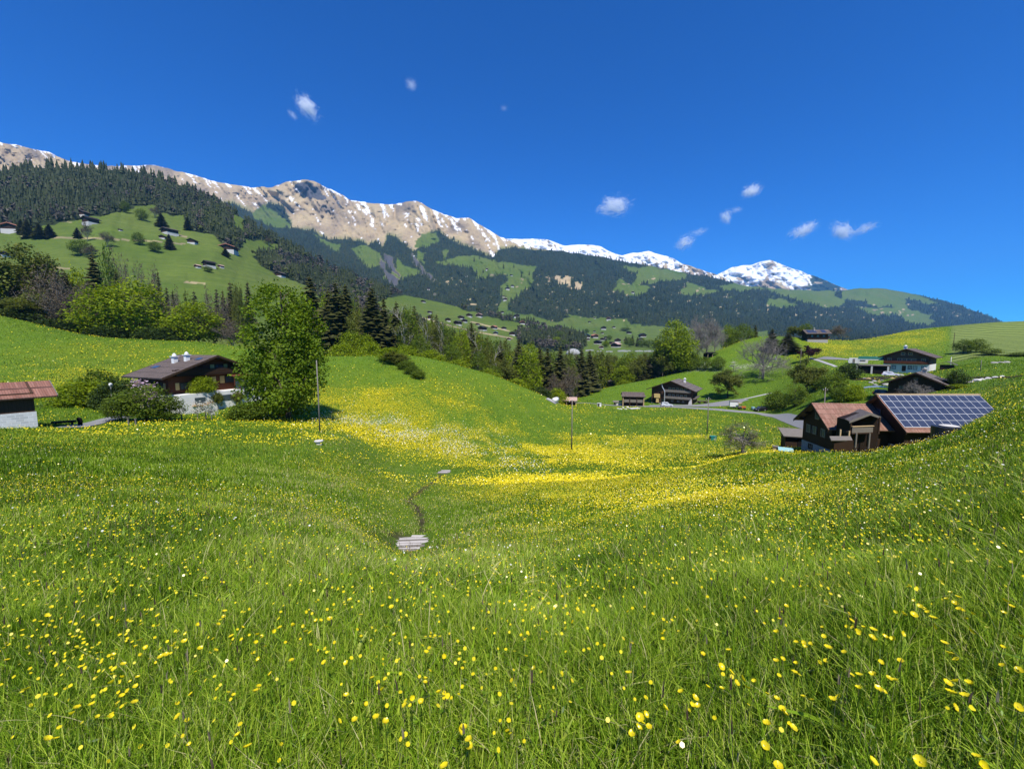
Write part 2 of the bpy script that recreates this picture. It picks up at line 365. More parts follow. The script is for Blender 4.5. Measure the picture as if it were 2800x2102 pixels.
cpts = np.array([hit(a, b) for a, b, _ in creek])
dd = np.full(len(GV), 1e9)
for a, b in zip(cpts[:-1], cpts[1:]):
    ab = b[:2] - a[:2]; tt = np.clip(((GV[:, :2] - a[:2]) @ ab) / (ab @ ab), 0, 1)
    dd = np.minimum(dd, np.linalg.norm(GV[:, :2] - a[:2] - tt[:, None] * ab, axis=1))
zone[:, 3] = (1 - sstep(.08, .34, dd + .25 * fbm(GV[:, 0] * 1.5, GV[:, 1] * 1.5, 77, 2))) * (GV[:, 1] > 8) * .9
mud = np.exp(-((GV[:, 0] - cpts[0][0] + .75) / .55) ** 2 - ((GV[:, 1] - cpts[0][1] + 1.0) / .9) ** 2) * np.clip(.6 + 1.6 * fbm(GV[:, 0] * 2.2, GV[:, 1] * 2.2, 79, 3), 0, 1); zone[:, 3] = np.maximum(zone[:, 3], np.clip(mud, 0, .85))
set_color(ground.data, "zone", zone)
# ------------------------------------------------------------------ far terrain: rings of (photo column, photo row, distance)
def ring_arrays(ring, U):
    r = np.array(ring, float); return np.interp(U, r[:, 0], r[:, 1]), np.interp(U, r[:, 0], np.log(r[:, 2]))
def smooth1(a, n):
    for _ in range(n): a = np.r_[a[:1], .25 * a[:-2] + .5 * a[1:-1] + .25 * a[2:], a[-1:]]
    return a
class Layer:
    """a height sheet through several rings; keeps the pixel of every vertex for land cover"""
    def __init__(s, rings, u0, u1, du, nper, rough, back, sm=3, k=0, crest_noise=1.5, relief=None):
        U = np.arange(u0, u1 + .1, du); s.U = U
        vs, ls = [], []
        for i, r in enumerate(rings):
            v, l = ring_arrays(r, U); last = i == len(rings) - 1
            vs.append(smooth1(v, sm if last else 12)); ls.append(smooth1(l, 20))
        vs = np.array(vs); ls = np.array(ls)
        n = len(rings); Wt = np.linspace(0, n - 1, nper * (n - 1) + 1)
        V = np.empty((len(Wt), len(U))); L = np.empty_like(V)
        for j in range(len(U)):
            V[:, j] = pchip(np.arange(n, dtype=float), vs[:, j], Wt) if n > 2 else np.interp(Wt, np.arange(n), vs[:, j])
            L[:, j] = pchip(np.arange(n, dtype=float), ls[:, j], Wt) if n > 2 else np.interp(Wt, np.arange(n), ls[:, j])
        UU = np.broadcast_to(U, V.shape).copy()
        V = V + crest_noise * fbm(UU / 23, V / 30, 40 + k, 3) * 2
        # relief: move along the sight line (gullies and ribs running down the slope)
        g = fbm(UU / rough[1] + .25 * V / rough[1], V / (rough[1] * 4.0), 60 + k, 5, .55); g2 = 1 - 2 * np.abs(fbm(UU / (rough[1] * 1.7) + .2 * V / rough[1], V / (rough[1] * 5), 90 + k, 4))
        s.gully = g2 * .5 + g * .6
        if relief is not None: s.gully = s.gully + relief(UU, V, V[-1:])
        Yd = np.exp(L) * (1 + rough[0] * s.gully)
        t, sl = ts(UU, V)
        P = np.stack([t * Yd, Yd, sl * Yd], -1)
        # back side, falling away behind the crest
        last = P[-1]
        bk = []
        for d, dz in back:
            b = last.copy(); sc = 1 + d; b[:, 0] *= sc; b[:, 1] *= sc; b[:, 2] = b[:, 2] - dz * last[:, 1]; bk.append(b)
        s.P = P; s.u = UU; s.v = V
        s.PB = np.concatenate([P, np.array(bk)], 0)
        s.nv = len(Wt)
        nr, nc = s.PB.shape[:2]
        a, b = np.meshgrid(np.arange(nr - 1), np.arange(nc - 1), indexing='ij'); c = a * nc + b
        s.F = np.stack([c, c + 1, c + nc + 1, c + nc], -1).reshape(-1, 4)
        s.crest = P[-1]
    def cover_full(s, arr):
        nb = len(s.PB) - s.nv
        return np.concatenate([arr, np.repeat(arr[-1:], nb, 0)], 0)
    def build(s, name, mat, cov):
        o = mesh_obj(name, s.PB.reshape(-1, 3), s.F, mat, smooth=True); tag(o, kind='structure')
        set_color(o.data, "cover", s.cover_full(cov).reshape(-1, 4)); return o
    def sample(s, mask, n, r):
        """random surface points where mask, area weighted by picture area and distance"""
        nr, nc = mask.shape; a = np.linalg.norm(np.cross(s.P[1:, :-1] - s.P[:-1, :-1], s.P[:-1, 1:] - s.P[:-1, :-1]), axis=-1)
        w = (a * mask[:-1, :-1]) / s.P[:-1, :-1, 1] ** 1.6
        w = (w / w.sum()).reshape(-1); idx = r.choice(w.size, size=n, p=w); i, j = np.divmod(idx, nc - 1)
        x = r.random(n)[:, None]; y = r.random(n)[:, None]
        P = s.P; p = (P[i, j] * (1 - x) + P[i, j + 1] * x) * (1 - y) + (P[i + 1, j] * (1 - x) + P[i + 1, j + 1] * x) * y
        return p, s.u[i, j], s.v[i, j]
    def near(s, u, v):
        k = np.argmin((s.u - u) ** 2 + (s.v - v) ** 2); return s.P.reshape(-1, 3)[k].copy()

# --- the wooded hillside on the left, running down into the valley floor
hill_crest = [(-800,430,900),(-200,452,880),(0,468,860),(100,458,880),(220,462,900),(330,466,920),(400,478,940),(470,497,960),(520,520,970),(600,558,990),(660,595,1000),(700,622,1010),(760,655,1020),(830,690,1030),(900,725,1040),(1000,775,1050),(1100,806,1060),(1200,826,1080),(1300,852,1100),(1400,874,1150),(1500,896,1250),(1600,912,1350),(1900,925,1400),(2300,935,1400),(3000,940,1400)]
HILL = Layer([
  [(-800,1120,205),(0,1120,205),(900,1120,235),(1300,1140,300),(1700,1140,331),(3000,1140,331)],
  [(-800,960,215),(0,955,215),(500,985,225),(900,1010,245),(1300,1040,290),(1700,1040,330),(3000,1040,330)],
  [(-800,800,290),(0,820,285),(300,832,292),(600,852,305),(750,872,345),(900,893,390),(1100,925,450),(1300,960,520),(1500,985,560),(1700,975,560),(3000,975,560)],
  [(-800,700,400),(0,730,395),(300,748,400),(600,775,440),(750,800,500),(900,838,550),(1100,880,610),(1300,925,680),(1500,960,700),(1700,955,720),(3000,960,720)],
  [(-800,600,560),(0,620,560),(300,622,570),(600,680,630),(750,735,720),(900,790,760),(1100,845,800),(1300,895,850),(1500,935,880),(1700,940,900),(3000,950,900)],
  [(-800,520,720),(0,545,690),(300,545,720),(600,615,800),(750,695,880),(900,752,900),(1100,823,930),(1300,872,980),(1500,915,1050),(1700,925,1100),(3000,945,1100)],
  hill_crest], -800, 3000, 4.5, 30, (.035, 90), [(.10, .06), (.4, .35)], sm=3, k=1, crest_noise=1)
u, v = HILL.u + 9 * fbm(HILL.u / 25, HILL.v / 20, 11, 3), HILL.v + 6 * fbm(HILL.u / 25, HILL.v / 20, 12, 3)
hm = pmask(u, v, [(-900,665),(-300,650),(0,640),(100,622),(155,612),(252,594),(317,582),(374,566),(427,557),(433,584),(500,590),(527,630),(586,645),(618,680),(659,684),(667,651),(757,667),(761,690),(692,702),(716,730),(842,785),(862,805),(930,880),(800,1050),(-900,1050)])
hm |= pmask(u, v, [(629,586),(665,592),(668,646),(640,640)])
hm |= pmask(u, v, [(1000,850),(1060,812),(1125,800),(1190,812),(1260,846),(1340,866),(1440,890),(1700,905),(3000,900),(3000,1040),(1600,1040),(1380,990),(1120,880)])
hm &= ~pmask(u, v, [(1400,905),(1470,892),(1560,910),(1600,935),(1590,965),(1480,960),(1420,935)])
HILL_FOREST = ~hm
def line_dist(U, V, pl):
    d = np.full(U.shape, 1e9)
    for (x1, y1), (x2, y2) in zip(pl[:-1], pl[1:]):
        t = np.clip(((U - x1) * (x2 - x1) + (V - y1) * (y2 - y1)) / ((x2 - x1) ** 2 + (y2 - y1) ** 2), 0, 1); d = np.minimum(d, np.hypot(U - x1 - t * (x2 - x1), (V - y1 - t * (y2 - y1)) * 1.6))
    return d
trk = np.full(u.shape, 1e9)
for pl in ([(60, 646), (146, 649), (199, 651), (260, 653), (366, 657), (447, 661), (505, 668)], [(120, 729), (190, 736)], [(505, 771), (560, 776)], [(166, 604), (192, 608)], [(478, 640), (508, 648)], [(1150, 868), (1230, 890), (1290, 905), (1400, 925)], [(1290, 880), (1390, 905)]): trk = np.minimum(trk, line_dist(HILL.u, HILL.v, pl))
cov = np.zeros(u.shape + (4,)); cov[..., 1] = .8 * (trk < 2.6); cov[..., 0] = HILL_FOREST; cov[..., 3] = .5 + .5 * fbm(HILL.u / 60, HILL.v / 25, 13, 4)

# --- the long mountain with brown upper slopes
def mtn_relief(U, V, vc):
    d = np.clip(V - vc, 0, 400); ln = np.interp(U, [400, 900, 1100, 1200, 1500], [.9, .75, .25, .5, .7]); w = 6 * fbm(U / 26, V / 26, 94, 3)
    a = 1 - 2 * np.abs(vnoise((U - ln * d + w) / 34, d / 150, 95)); b = 1 - 2 * np.abs(vnoise((U - ln * d + w) / 13, d / 60, 96)); c = fbm(U / 7, V / 7, 97, 3)
    return (a * .50 + b * .40 + c * .34 + .5 * fbm(U / 45, V / 40, 98, 3)) * np.interp(d, [0, 12, 40, 160, 300], [.25, .8, 1, .9, .5]) * np.interp(U, [1500, 1900, 1960, 2600], [1, .55, .22, .15])
MTN = Layer([
  [(-800,760,1300),(600,760,1400),(1000,880,1400),(1300,905,1300),(1600,945,1000),(1900,950,1000),(3200,950,1000)],
  [(-800,700,1500),(600,700,1700),(1000,850,1600),(1300,880,1600),(1600,905,1500),(1900,930,1450),(2300,935,1500),(3200,940,1600)],
  [(-800,600,2000),(0,600,2000),(600,640,2300),(900,730,2200),(1150,790,2100),(1400,815,2100),(1600,850,2050),(1800,865,2050),(2000,880,2200),(2300,905,2500),(2700,925,2800),(3200,940,3000)],
  [(-800,500,2500),(0,500,2400),(600,590,2900),(900,670,2900),(1150,700,2700),(1400,730,2700),(1600,780,2700),(1800,800,2700),(2000,830,2900),(2300,860,3400),(2700,915,3600),(3200,935,3600)],
  [(-800,420,2900),(0,440,2700),(200,470,2800),(500,520,3400),(740,580,3600),(900,610,3600),(1150,635,3300),(1400,690,3300),(1600,735,3200),(1800,760,3300),(2000,790,3600),(2300,825,4200),(2700,900,4200),(3200,930,4200)],
  [(-800,330,3200),(-200,370,3000),(0,388,2950),(60,400,2950),(130,416,3000),(200,444,3050),(300,455,3300),(420,450,3800),(475,465,3900),(540,481,3950),(600,500,4000),(690,514,4000),(745,511,4000),(790,497,4000),(832,491,4000),(860,497,4000),(885,510,4000),(925,528,4000),(960,548,4000),(1020,557,4000),(1080,558,4000),(1112,550,3950),(1135,549,3900),(1155,558,3900),(1200,581,3900),(1245,597,3900),(1283,597,3900),(1305,611,3900),(1340,632,3850),(1372,650,3800),(1420,668,3750),(1480,682,3700),(1560,690,3600),(1620,698,3600),(1690,712,3700),(1760,725,3800),(1830,738,3900),(1900,750,4000),(1960,762,4200),(2040,782,4600),(2150,792,4800),(2290,796,4900),(2330,790,5000),(2400,788,5000),(2470,798,5000),(2560,818,5000),(2630,836,5000),(2690,860,5000),(2735,878,5000),(2800,915,5000),(3200,930,5000)]],
  -800, 3200, 3.5, 36, (.034, 70), [(.06, .10), (.25, .4)], sm=1, k=2, crest_noise=1.6, relief=mtn_relief)
ju = MTN.u + 10 * fbm(MTN.u / 22, MTN.v / 16, 21, 4); jv = MTN.v + 7 * fbm(MTN.u / 22, MTN.v / 16, 22, 4)
treeline = np.array([(-800,520),(500,520),(560,545),(640,560),(700,584),(740,552),(775,570),(800,624),(855,634),(877,649),(924,656),(968,656),(1007,670),(1025,663),(1047,681),(1062,645),(1083,647),(1130,690),(1156,645),(1195,629),(1224,652),(1293,681),(1315,692),(1347,703),(1369,681),(1405,676),(1456,686),(1531,681),(1625,699),(1694,708),(1760,722),(1850,738),(1951,752),(2040,775),(2160,786),(2300,790),(3200,780)], float)
forest = jv > np.interp(ju, treeline[:, 0], treeline[:, 1])
MEADOWS = [
 [(1195,716),(1253,700),(1308,700),(1362,714),(1470,727),(1474,738),(1456,741),(1452,786),(1412,812),(1394,826),(1387,848),(1440,862),(1520,880),(1560,866),(1550,858),(1597,868),(1662,871),(1716,875),(1723,888),(1806,891),(1900,900),(2100,905),(2100,960),(1300,960),(1300,905),(1352,872),(1358,852),(1369,819),(1369,786),(1391,768),(1384,754),(1304,765),(1293,732),(1195,721)],
 [(1694,725),(1748,732),(1781,727),(1870,743),(1875,762),(1842,766),(1803,770),(1766,777),(1723,781),(1745,748),(1720,742)],
 [(1676,796),(1694,763),(1727,777),(1781,784),(1748,813),(1680,798)],
 [(1879,770),(1972,799),(1879,810),(1857,797),(1875,781)],
 [(1955,781),(2023,774),(2096,784),(2077,795),(1976,792)],
 [(2322,785),(2398,780),(2467,792),(2571,831),(2543,834),(2477,816),(2481,845),(2553,863),(2524,881),(2452,867),(2427,853),(2441,838),(2394,838),(2354,820),(2297,816),(2307,798)],
 [(2058,784),(2156,788),(2289,795),(2282,805),(2311,824),(2290,842),(2240,838),(2190,828),(2150,812),(2108,800)],
 [(960,680),(1000,672),(1040,690),(1050,720),(1010,735),(985,715)], [(1085,700),(1120,735),(1160,745),(1120,760),(1090,745)], [(1040,760),(1090,735),(1110,760),(1070,770)],
 [(1150,640),(1195,635),(1200,660),(1170,672),(1128,676)], [(1208,690),(1225,680),(1222,700),(1212,712)],
 [(690,590),(720,560),(780,600),(800,625),(770,625),(720,610)], [(850,640),(880,655),(930,668),(920,690),(890,672)],
 [(2340,838),(2390,842),(2440,842),(2430,868),(2380,862)],
 [(2460,850),(2500,862),(2560,878),(2540,892),(2470,880)],
 [(2100,815),(2150,822),(2180,838),(2140,842),(2095,830)],
 [(1140,685),(1165,690),(1160,720),(1145,715)],
]
meadow = np.zeros(ju.shape, bool)
for m in MEADOWS: meadow |= pmask(ju, jv, m)
rock = (pmask(ju, jv, [(1510,760),(1545,750),(1590,770),(1590,790),(1540,795)]) & (fbm(MTN.u / 9, MTN.v / 16, 29, 3) > -.08)) | pmask(ju, jv, [(1050,690),(1075,700),(1085,740),(1100,760),(1075,745),(1050,720)]) | pmask(ju, jv, [(1118,690),(1135,700),(1165,745),(1200,770),(1170,762),(1130,720)]) | pmask(ju, jv, [(1040,700),(1060,745),(1090,760),(1080,790),(1062,770),(1045,735)])
rock |= (fbm(MTN.u / 12, MTN.v / 7, 25, 3) > .52) & forest & (MTN.u > 1180) & (MTN.v > 745) & (MTN.v < 880)
forest &= ~meadow & ~rock
# snow: streaks in gullies, a rim along the crest
dv = np.clip(MTN.v - MTN.v[-1:], 0, 400)
lean = np.interp(MTN.u, [400, 900, 1100, 1200, 1500], [.9, .75, .25, .5, .7])
wob = 5 * fbm(MTN.u / 30, MTN.v / 14, 39, 3)
st = vnoise((MTN.u - lean * dv + wob) / 12.0, dv / 70.0, 33) * .55 + vnoise((MTN.u - lean * dv + wob) / 5.0, dv / 16.0, 35) * .42 + .22 * vnoise(MTN.u / 3.5, MTN.v / 3.5, 37) + .35 * fbm(MTN.u / 40, dv / 40, 36, 3)
thr = np.interp(dv, [0, 5, 14, 40, 90, 140, 170], [-.04, .22, .34, .39, .46, .60, .9]) + np.interp(MTN.u, [-800, 0, 400, 700, 860, 960, 1400, 1500, 1600, 1700, 2000], [.16, .16, .16, .22, .19, .02, -.07, .06, .6, .8, .9])
snow = sstep(-.05, .09, st - thr) * (~forest) * (~meadow)
# a little forest band higher up, bare grass on the lower brown slope
cov2 = np.zeros(ju.shape + (4,)); cov2[..., 0] = forest
cov2[..., 1] = np.where(meadow, 0, sstep(.0, 1.0, (np.interp(ju, treeline[:, 0], treeline[:, 1]) + 10 - jv) / 26 + .3 * fbm(MTN.u / 30, MTN.v / 20, 27, 3))); cov2[..., 1] = np.where(rock, 1, cov2[..., 1])
cov2[..., 1] = np.where((MTN.u > 1990) & (MTN.v < 830), 0, cov2[..., 1])
cov2[..., 2] = snow
dark_rock_and_shade = pmask(ju, jv, [(800,520),(815,500),(850,500),(880,520),(895,545),(868,545),(845,545),(822,530)]) | (rock & (ju < 1210))  # summit face's shade painted into the rock tone; gully rock is dark itself
cov2[..., 3] = np.where(dark_rock_and_shade, 0, .5 + .45 * fbm(MTN.u / 50, MTN.v / 25, 28, 4))

# --- snow peaks behind
PK1 = Layer([[(1300,800,5600),(2050,820,5600)], [(1300,700,6000),(1420,690,6000),(1560,700,6000),(1700,730,6000),(1850,760,6000),(2050,790,6000)],
  [(1300,665,6300),(1392,652,6300),(1440,654,6300),(1495,655,6300),(1520,664,6300),(1540,672,6300),(1575,668,6300),(1600,668,6300),(1640,672,6300),(1660,684,6300),(1700,700,6300),(1725,692,6300),(1760,688,6300),(1775,687,6300),(1800,696,6300),(1840,706,6300),(1870,722,6300),(1900,732,6300),(1960,750,6300),(2050,790,6300)]],
  1300, 2050, 3, 36, (.028, 40), [(.05, .08), (.2, .3)], sm=1, k=4, crest_noise=1.2, relief=lambda a, b, c: .9 * fbm(a / 16, b / 12, 99, 4))
PK2 = Layer([[(1850,850,7000),(2500,850,7000)], [(1850,790,7400),(1980,770,7400),(2100,765,7400),(2250,790,7400),(2500,830,7400)],
  [(1850,790,7800),(1930,768,7800),(1965,748,7800),(2000,732,7800),(2030,724,7800),(2055,725,7800),(2080,715,7800),(2105,711,7800),(2125,717,7800),(2150,728,7800),(2175,737,7800),(2200,745,7800),(2240,760,7800),(2290,780,7800),(2330,796,7800),(2500,840,7800)]],
  1850, 2500, 3, 40, (.028, 45), [(.05, .08), (.2, .3)], sm=1, k=6, crest_noise=1.0, relief=lambda a, b, c: .9 * fbm(a / 16, b / 12, 99, 4))
def peak_cover(Lr, lo, hi, shade):
    d = Lr.v - Lr.v[-1:]
    c = np.zeros(Lr.u.shape + (4,))
    n = fbm(Lr.u / 14, Lr.v / 7, 44, 4) + .5 * vnoise((Lr.u - .6 * d) / 6, d / 18, 45)
    c[..., 2] = sstep(-.12, .12, n + np.interp(d, [0, lo, hi], [.7, .35, -.8]) - shade(Lr.u, Lr.v))  # last term lowers the snow
    c[..., 1] = 1; c[..., 3] = .5 + .4 * fbm(Lr.u / 20, Lr.v / 12, 46, 3); return c
pc1 = peak_cover(PK1, 22, 62, lambda a, b: .8 * sstep(1830, 1890, a) + .5 * blob(a, b, 1655, 682, 12, 6) + .35 * blob(a, b, 1500, 665, 25, 8))
pc2 = peak_cover(PK2, 42, 70, lambda a, b: 1.5 * sstep(2195, 2240, a) + .9 * blob(a, b, 2110, 724, 12, 8) + .35 * blob(a, b, 2060, 760, 40, 8))
fl = sstep(2190, 2230, PK2.u) * (fbm(PK2.u / 18, PK2.v / 9, 48, 3) > -.25); pc2[..., 0] = fl; pc2[..., 1] = 1 - fl

def far_material():
    n = NT("mountain_cover"); c = n.sep(n.attr("cover")); al = n.attr("cover", 'Alpha'); p = n.geo('Position')
    big = n.noise(.004, 6, .6, p); fine = n.noise(.03, 5, .65, p); fine2 = n.noise(.12, 4, .6, p)
    grass = n.mix(al, (.075, .120, .016), (.125, .175, .026)); grass = n.mix(n.ramp(big, [(.4, 0.0), (.7, .7)]), grass, (.145, .165, .04))
    grass = n.mix(n.ramp(fine2, [(.4, 0.0), (.75, .5)]), grass, (.052, .098, .015))
    con = n.noise(1.0, 3, .6, n.scale(p, (.010, .010, .22))); grass = n.mix(n.ramp(con, [(.42, .20), (.56, 0.0)]), grass, (.05, .085, .016)); grass = n.mix(n.ramp(con, [(.58, 0.0), (.72, .20)]), grass, (.18, .20, .06))
    rk = n.ramp(al, [(0.0, (.085, .085, .092)), (.25, (.26, .20, .13)), (.5, (.43, .325, .185)), (.75, (.52, .40, .215)), (1.0, (.28, .26, .14))])
    rk = n.mix(n.ramp(fine, [(.35, .65), (.65, 0.0)]), rk, n.mix(.5, rk, (.12, .10, .09)))
    base = n.mix(c[1], grass, rk)
    base = n.mix(c[0], base, n.ramp(fine, [(.35, (.016, .026, .012)), (.7, (.034, .048, .020))]))
    base = n.mix(c[2], base, (.86, .87, .90))
    return n.done(n.pbsdf(base, .9, .1, 0, n.bump(n.math('ADD', fine, n.math('MULTIPLY', big, 2.0)), .35, 14)))
far_mat = far_material()
HILL.build("hillside", far_mat, cov); MTN.build("mountain", far_mat, cov2); PK1.build("mountain", far_mat, pc1); PK2.build("mountain", far_mat, pc2)
# ------------------------------------------------------------------ plants
def leaf_mat(name, dark, light, trans=.3, scale=.35, hue=.0, spec=.12):
    n = NT(name)
    v = n.attr("tint", 'Fac')
    oi = n.n('ShaderNodeObjectInfo')
    k = n.math('ADD', n.math('MULTIPLY', v, .75), n.math('MULTIPLY', oi.outputs['Random'], .25))
    return n.leafy(n.mix(k, dark, light), trans, .55, spec=spec)
LEAF = {
 'fresh': leaf_mat("fresh_leaves", (.105, .165, .006), (.325, .400, .016), .40),
 'big': leaf_mat("tall_tree_leaves", (.062, .115, .006), (.235, .325, .018), .36),
 'green': leaf_mat("green_leaves", (.058, .102, .010), (.175, .235, .022), .34),
 'olive': leaf_mat("budding_leaves", (.085, .100, .018), (.20, .23, .040), .34),
 'brown': leaf_mat("brown_buds", (.085, .065, .042), (.17, .135, .085), .2),
 'spruce': leaf_mat("spruce_needles", (.034, .040, .010), (.100, .100, .030), .18),
 'deep': leaf_mat("dark_leaves", (.022, .040, .008), (.060, .095, .018), .25),
 'purple': leaf_mat("purple_leaves", (.035, .012, .014), (.085, .030, .034), .2),
 'white': leaf_mat("white_blossom", (.50, .50, .46), (.78, .78, .74), .3),
 'pink': leaf_mat("pink_blossom", (.50, .34, .46), (.72, .56, .68), .3),
 'orange': leaf_mat("orange_flowers", (.45, .12, .02), (.62, .22, .03), .3),
 'farspruce': leaf_mat("forest_needles", (.018, .030, .014), (.062, .074, .026), .1),
 'farleaf': leaf_mat("forest_leaves", (.060, .072, .022), (.125, .150, .034), .2),
 'farbare': leaf_mat("forest_twigs", (.080, .070, .055), (.140, .120, .090), .1),
}
def bark_mat(name, a, b):
    n = NT(name); nz = n.noise(3, 5, .7, n.scale(n.obj(), (6, 6, 1)))
    return n.done(n.pbsdf(n.mix(nz, a, b), .9, .1, 0, n.bump(nz, .5, .03)))
BARK = bark_mat("brown_bark", (.055, .042, .030), (.14, .11, .085)); GREYBARK = bark_mat("grey_bark", (.13, .115, .10), (.30, .27, .235)); BIRCH = bark_mat("pale_bark", (.28, .25, .21), (.52, .48, .43))

def leaf_quads(C, size, r, flat=.3, out=None):
    """random little leaf quads (kite shaped) centred on C"""
    n = len(C)
    a = r.normal(size=(n, 3)); a[:, 2] *= .6
    if out is not None: a = a * .75 + out * .5
    a /= np.linalg.norm(a, axis=1)[:, None] + 1e-9
    nrm = r.normal(size=(n, 3)) + np.array([0, 0, 1.2 + flat])
    if out is not None: nrm = nrm + .8 * out
    b = np.cross(nrm, a); b /= np.linalg.norm(b, axis=1)[:, None] + 1e-9
    L = (size * r.uniform(.6, 1.35, n))[:, None]; Wd = L * r.uniform(.45, .8, n)[:, None]
    V = np.stack([C - a * L * .5, C + b * Wd * .5 + a * L * .05, C + a * L * .5, C - b * Wd * .5 + a * L * .05], 1)
    F = np.arange(4 * n).reshape(n, 4)
    return V.reshape(-1, 3), F
def crown_mesh(name, mat, r, nclu, nleaf, size, prof, clump=.10, gap=.25, flatten=1.0, shell=.55, lobes=7, asym=.16):
    """prof: (height fraction, radius) of a crown for a tree one unit tall; leaves in clumps, with gaps and lobes"""
    pz, pr = np.array(prof).T
    z = r.uniform(pz[0], pz[-1], nclu * 4); rad = np.interp(z, pz, pr); keep = r.random(len(z)) < (rad / pr.max()) ** 1.1
    z = z[keep][:nclu]; rad = rad[keep][:nclu]; m = len(z)
    an = r.uniform(0, 2 * math.pi, m)
    lob = 1 + asym * np.sin(an * lobes / 2 + z * 9 + r.uniform(0, 6)) + asym * 1.2 * vnoise(an * 1.6 + 5, z * 9, int(r.integers(99)))
    rr = rad * lob * np.sqrt(r.uniform(shell ** 2, 1.0, m))
    C = np.stack([rr * np.cos(an), rr * np.sin(an), z], 1)
    g = vnoise(C[:, 0] * 9 + 3, C[:, 1] * 9 + C[:, 2] * 11, int(r.integers(99)))
    C = C[g > gap * 2 - 1]; m = len(C)
    tint_c = np.clip(.5 + .28 * r.normal(size=m), 0, 1)
    cl = clump * r.uniform(.6, 1.3, m)
    d = r.normal(size=(m, nleaf, 3)) * np.array([1, 1, .55 * flatten]); d /= np.maximum(1, np.linalg.norm(d, axis=2, keepdims=True) * .75)
    Pn = (C[:, None] + d * cl[:, None, None]).reshape(-1, 3)
    axis = np.stack([np.zeros(len(Pn)), np.zeros(len(Pn)), np.full(len(Pn), pz.mean())], 1)
    out = Pn - axis; out /= np.linalg.norm(out, axis=1)[:, None] + 1e-9
    V, F = leaf_quads(Pn, size, r, out=out)
    me = mesh_data(name, V, F, mat)
    t = np.clip(np.repeat(np.repeat(tint_c, nleaf) + .16 * r.normal(size=len(Pn)), 4), 0, 1)
    a = me.attributes.new("tint", 'FLOAT', 'POINT'); a.data.foreach_set("value", t.astype(np.float32))
    return me, C
def limb_mesh(name, mat, r, C, nlimb, base=.0, top=.8, r0=.022, lean=0.0, fork=.15):
    mb = MB()
    n = 9; zz = np.linspace(-.02, top, n); wob = np.cumsum(r.normal(size=(n, 2)) * .006, 0)
    T = np.stack([wob[:, 0] + lean * zz, wob[:, 1], zz], 1); T[0, :2] = 0
    mb.tube(T, r0 * np.linspace(1, .22, n) ** .9 * np.r_[1.35, np.ones(n - 1)], 8)
    idx = r.choice(len(C), min(nlimb, len(C)), replace=False)
    for i in idx:
        e = C[i]; zs = max(fork, min(top * .95, e[2] - .35 * np.hypot(e[0], e[1]) - .05)); s = np.array([np.interp(zs, zz, T[:, 0]), np.interp(zs, zz, T[:, 1]), zs])
        m = (s + e) / 2 + np.array([0, 0, .03]); q = np.linspace(0, 1, 6)[:, None]
        P = (1 - q) ** 2 * s + 2 * q * (1 - q) * m + q * q * e; P[1:-1] += r.normal(size=(4, 3)) * .006
        mb.tube(P, r0 * np.interp(zs, [0, top], [.55, .2]) * np.linspace(1, .22, 6), 5)
    return mesh_data(name, np.concatenate(mb.v), mb.f, mat, True)
def spruce_mesh(name, mat, r, whorls=26, per=8, R=.17, base=.06, droop=.35, gap=.0):
    V, F, T = [], [], []; n0 = 0
    for w in range(whorls):
        zf = base + (1 - base) * (w / whorls) ** .92
        for k in range(per):
            if r.random() < gap: continue
            an = 2 * math.pi * (k + r.random() * .9) / per + w * 1.3
            L = R * (1.03 - zf) ** .8 * r.uniform(.6, 1.18) + .008
            if zf < base + .12: L *= r.uniform(.5, 1)
            dx, dy = math.cos(an), math.sin(an); tint = np.clip(.45 + .25 * r.normal(), 0, 1)
            m = 4; s = np.linspace(0, 1, m + 1); z0 = zf + r.uniform(-.01, .01)
            zc = z0 - droop * L * (s ** 1.2) * 1.1 + .20 * L * np.maximum(0, s - .65) ; wd = L * .30 * np.array([.5, 1.0, .95, .65, .08]) * r.uniform(.75, 1.25)
            px, py = -dy, dx
            c = np.stack([dx * L * s, dy * L * s, zc], 1); sag = wd * r.uniform(.45, .95)
            jag = r.uniform(.55, 1.25, m + 1)
            a = c + np.stack([px * wd * jag, py * wd * jag, -sag], 1); b = c - np.stack([px * wd * jag[::-1], py * wd * jag[::-1], sag], 1)
            V += [a, c, b]; q = m + 1
            for i in range(m):
                F.append((n0 + i, n0 + i + 1, n0 + q + i + 1, n0 + q + i)); F.append((n0 + q + i, n0 + q + i + 1, n0 + 2 * q + i + 1, n0 + 2 * q + i))
            n0 += 3 * q; T += [tint] * (3 * q)
    # leader
    V.append(np.array([(-.004, 0, .96), (.004, 0, .96), (0, 0, 1.012)])); F.append((n0, n0 + 1, n0 + 2)); T += [.5] * 3
    me = mesh_data(name, np.concatenate(V), F, mat)
    a = me.attributes.new("tint", 'FLOAT', 'POINT'); a.data.foreach_set("value", np.array(T, np.float32)); return me
